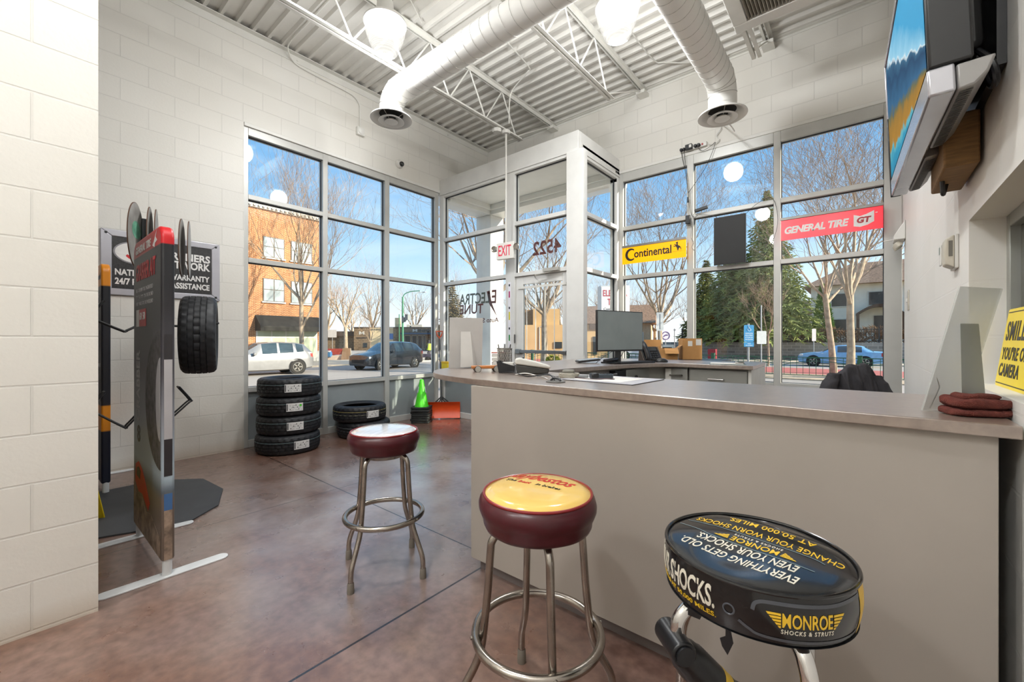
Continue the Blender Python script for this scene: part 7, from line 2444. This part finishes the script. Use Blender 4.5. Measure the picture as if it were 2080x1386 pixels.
p2 = MB().box(-0.145, 0.145, -0.006, 0, 1.03 - GZ, 1.16 - GZ).build('lower_plate', BLU, t)
c0 = 1.565 - GZ
b = MB().tube([(0.045 * math.cos(a) + 0.0, -0.009, c0 - 0.035 + 0.045 * math.sin(a)) for a in [math.radians(150 + 240 * i / 16) for i in range(17)]], 0.006, 5)
b.tube([(-0.012, -0.009, c0 + 0.045), (-0.006, -0.009, c0 - 0.01), (0.035, -0.009, c0 - 0.01), (0.055, -0.009, c0 - 0.06), (0.07, -0.009, c0 - 0.055)], 0.007, 5).ball((-0.014, -0.009, c0 + 0.062), 0.012, 8)
b.tube([(-0.008, -0.009, c0 + 0.018), (0.03, -0.009, c0 + 0.016)], 0.006, 5)
b.build('wheelchair_symbol', SGW, p)
for q, s in enumerate(('VEHICLE ID', 'REQUIRED', 'UP TO $200 FINE', 'FOR VIOLATION')):
    MB().text(s, 0.22, 0.036, basis((0, -0.0065, 1.415 - GZ - 0.058 * q), (1, 0, 0), (0, 0, 1), (0, -1, 0)), 0.001, bold=0.01).build('lettering', SGW, p, smooth=0)
MB().text('VAN', 0.09, 0.035, basis((0, -0.0065, 1.12 - GZ), (1, 0, 0), (0, 0, 1), (0, -1, 0)), 0.001).text('ACCESSIBLE', 0.2, 0.03, basis((0, -0.0065, 1.068 - GZ), (1, 0, 0), (0, 0, 1), (0, -1, 0)), 0.001).build('lettering', SGW, p2, smooth=0)
PALE = mat('pale_sign_back', '#c9cac8', rough=0.5)
post_sign('street_sign', 'plain pale sign back on a post right of the blue parking sign', (-3.4, 21.2), 1.05, 1.62, 0.42, PALE, 2.75)
post_sign('street_sign', 'small pale sign on a thin post in front of the retaining wall', (-2.75, 38.2), 1.15, 2.05, 0.30, mat('pale_pink_sign', '#d9cdca', rough=0.5), 2.1)
post_sign('street_sign', 'white square sign on a post by the blue parked car', (-42.3, 21.6), 1.5, 2.3, 0.9, PALE, 2.3)
post_sign('lamp_post', 'thin grey post behind the green fence left of the spruces', (-10.3, 30.5), 1.9, 2.0, 0.15, POLE, 2.05, 'post')
t, p = post_sign('hanging_sign', 'tall white sign panel on a post beyond the cardboard boxes', (-8.3, 22.3), 1.72, 2.70, 0.38, PALE, 2.7)
MB().box(-0.02, 0.02, -0.012, -0.006, 1.80 - GZ, 2.62 - GZ).build('dark_stripe', mat('stripe_grey', '#6b6d6f', rough=0.5), p)
t = thing('emblem_sign', 'small round purple emblem sign above the tall cardboard box', 'street sign', (-9.5, 26.5, GZ), math.atan2(RT.y, RT.x))
MB().tube([(0, 0.03, 0), (0, 0.03, 2.0)], 0.03, 8).build('pole', POLE, t)
MB().lathe([(0.30, 0), (0.30, 0.02)], 28, basis((0, 0, 2.05), (1, 0, 0), (0, 0, 1), (0, -1, 0))).build('disc', mat('emblem_white', '#ddd9e2', rough=0.5), t)
MB().tube([(0.24 * math.cos(a), -0.022, 2.05 + 0.24 * math.sin(a)) for a in [2 * PI * i / 24 for i in range(24)]], 0.022, 6, closed=True).tube([(-0.13, -0.022, 2.0), (0.0, -0.022, 2.1), (0.13, -0.022, 2.08)], 0.03, 6).build('purple_mark', mat('emblem_purple', '#5e3f7d', rough=0.5), t)
# shop sign on its pole
RDL = mat('shop_red', '#b5343c', rough=0.5)
t = thing('pylon_sign', 'white box sign with red lettering standing outside the entry glass', 'shop sign', (-5.95, 11.95, GZ), math.atan2(RT.y, RT.x))
MB().box(-0.36, 0.56, 0.0, 0.40, 2.30, 3.46).build('cabinet', mat('sign_cabinet', '#c4c3bf', rough=0.5), t, bevel=0.02)
f_ = MB().box(-0.32, 0.53, -0.02, 0.0, 2.34, 3.42).build('face', mat('sign_face', '#e9e4e0', rough=0.4), t)
mt = lambda x, z: basis((x, -0.0205, z), (1, 0, 0), (0, 0, 1), (0, -1, 0))
MB().text('ELECTRA', 0.74, 0.20, mt(0.10, 3.22), 0.004, bold=0.02).text('TUNE', 0.46, 0.20, mt(0.10, 2.95), 0.004, bold=0.02).build('lettering', RDL, f_, smooth=0)
MB().text('Complete Auto', 0.70, 0.10, mt(0.10, 2.72), 0.004).text('Service', 0.40, 0.09, mt(0.10, 2.57), 0.004).build('lettering', SGN, f_, smooth=0)
MB().box(-0.02, 0.22, 0.10, 0.30, 0, 2.30).build('pole', POLE, t)
# traffic signal poles and a lamp column
SIGG = mat('signal_green', '#3f7f5f', rough=0.5)
def pole_at(px, depth):
    p = FW * depth + RT * ((px - 1040) / 854.13 * depth)
    return (p.x, p.y, GZ)
t = thing('signal_pole', 'green traffic signal pole with a curved arm at the far corner', 'traffic pole', pole_at(818, 45))
MB().tube([(0, 0, 0), (0, 0, 6.4)], [0.13, 0.09], 10).build('pole', SIGG, t)
MB().tube(smooth_path([(0, 0, 5.9), (0.1, 0.08, 6.6), (0.6, 0.5, 6.95), (1.4, 1.17, 7.05)]), 0.05, 8).build('arm', SIGG, t)
MB().box(-0.05, 0.35, -0.1, 0.22, 3.7, 4.2).box(0.45, 0.95, -0.05, 0.25, 3.9, 4.5).build('signal_head', mat('signal_grey', '#7b7f7d', rough=0.5), t)
t = thing('signal_pole', 'thin green pole just left of the signal pole at the far corner', 'traffic pole', pole_at(811, 46))
MB().tube([(0, 0, 0), (0, 0, 4.6)], 0.05, 8).build('pole', SIGG, t)
t = thing('light_column', 'tall thin pale light column above the low commercial building', 'lamp post', pole_at(845, 80))
MB().tube([(0, 0, 0), (0, 0, 10.5)], [0.16, 0.09], 8).build('pole', TRIMW, t)
MB().tube(smooth_path([(0, 0, 10.4), (0.3, 0.25, 10.8), (1.2, 1.0, 10.9)]), 0.06, 8).build('arm', TRIMW, t)
MB().box(1.0, 1.7, 0.75, 1.15, 10.82, 10.95).build('lamp_head', POLE, t)
# construction barriers, red box, person in a lime vest
t = thing('barricade', 'red and white barricade on the street behind the silver car', 'barricade', pole_at(682, 38), math.atan2(RT.y, RT.x))
MB().box(-0.75, 0.62, -0.05, 0.05, 0.45, 1.0).build('board', mat('barricade_red', '#a8483f', rough=0.6), t)
MB().box(-0.75, 0.62, -0.1, 0.1, 0.0, 0.40).build('base', mat('barricade_base', '#d8c5b4', rough=0.7), t)
t = thing('barricade', 'brown and white sandwich board beside the red barricade', 'barricade', pole_at(704, 38), math.atan2(RT.y, RT.x))
MB().prism([(-0.4, -0.3, 0), (0.4, -0.3, 0), (0.35, 0.0, 1.05), (-0.35, 0.0, 1.05)], (0, 0.04, 0)).build('front_board', mat('board_brown', '#8c7259', rough=0.7), t)
MB().prism([(-0.4, 0.3, 0), (0.4, 0.3, 0), (0.35, 0.04, 1.05), (-0.35, 0.04, 1.05)], (0, 0.04, 0)).build('rear_board', mat('board_pale', '#d9d2c4', rough=0.7), t)
t = thing('news_box', 'red box standing by the retaining wall behind the green fence post', 'box', pole_at(1447, 34))
MB().box(-0.30, 0.30, -0.2, 0.2, 0.25, 1.05).build('body', mat('news_red', '#8b2431', rough=0.5), t, bevel=0.02)
MB().box(-0.05, 0.05, -0.05, 0.05, 0, 0.25).build('foot', POLE, t)
def person(label, loc, heading, vest):
    t = thing('person', label, 'person', loc, heading)
    J = {'pelvis': (0, 0, 0.95), 'chest': (0.02, 0, 1.32), 'neck': (0.03, 0, 1.50), 'head': (0.06, 0, 1.62), 'crown': (0.06, 0, 1.76),
         'lk': (0.08, 0.10, 0.50), 'lf': (0.0, 0.11, 0.07), 'lt': (0.16, 0.11, 0.04), 'rk': (0.02, -0.10, 0.50), 'rf': (-0.10, -0.11, 0.07), 'rt': (0.06, -0.11, 0.04),
         'ls': (0.02, 0.19, 1.42), 'le': (0.06, 0.25, 1.16), 'lh': (0.24, 0.20, 1.02), 'rs': (0.02, -0.19, 1.42), 're': (0.06, -0.25, 1.16), 'rh': (0.24, -0.20, 1.02)}
    rad = {'pelvis': .15, 'chest': .16, 'neck': .06, 'head': .095, 'crown': .07, 'lk': .065, 'lf': .045, 'lt': .04, 'rk': .065, 'rf': .045, 'rt': .04, 'ls': .065, 'le': .045, 'lh': .04, 'rs': .065, 're': .045, 'rh': .04}
    E_ = [('pelvis', 'chest'), ('chest', 'neck'), ('neck', 'head'), ('head', 'crown'), ('pelvis', 'lk'), ('lk', 'lf'), ('lf', 'lt'), ('pelvis', 'rk'), ('rk', 'rf'), ('rf', 'rt'), ('chest', 'ls'), ('ls', 'le'), ('le', 'lh'), ('chest', 'rs'), ('rs', 're'), ('re', 'rh')]
    ks = list(J)
    me = bpy.data.meshes.new('body')
    me.from_pydata([J[q] for q in ks], [(ks.index(a), ks.index(c)) for a, c in E_], [])
    o = bpy.data.objects.new('body', me)
    COL.objects.link(o)
    o.parent = t
    sk = o.modifiers.new('skin', 'SKIN')
    for i, q in enumerate(ks):
        me.skin_vertices[0].data[i].radius = (rad[q], rad[q])
        me.skin_vertices[0].data[i].use_root = q == 'pelvis'
    o.modifiers.new('smooth', 'SUBSURF').render_levels = 1
    me.materials.append(mat('dark_clothes', '#3f3d42', rough=0.9))
    b = MB()
    b.grid(lambda u, v: V((0.02 + 0.185 * math.cos(2 * PI * u), 0.215 * math.sin(2 * PI * u) * (1 - 0.15 * v), 0.92 + 0.55 * v)), 20, 5, closeu=True)
    b.build('vest', vest, t)
    MB().ball((0.065, 0, 1.72), 0.108, 12, sc=(1, 1, 0.75)).build('cap', mat('dark_cap', '#2c2a2e', rough=0.8), t)
    return t
person('person in a lime safety vest standing by the far low building', pole_at(872, 36), math.radians(200), mat('lime_vest', '#bcd943', rough=0.7))
t = thing('hand_cart', 'dark wheeled hand cart beside the person in the lime vest', 'cart', pole_at(868.5, 35.2), math.radians(30))
MB().box(-0.35, 0.35, -0.2, 0.2, 0.32, 0.62).build('tray', mat('cart_dark', '#4b4452', rough=0.6), t)
MB().tube([(-0.35, 0, 0.5), (-0.62, 0, 0.95)], 0.02, 6).build('handle', BLK, t)
for s in (-0.22, 0.22):
    MB().lathe([(0.2, -0.03), (0.2, 0.03)], 18, basis((0.05, s, 0.2), (1, 0, 0), (0, 0, 1), (0, 1, 0))).build('wheel', CTY, t)
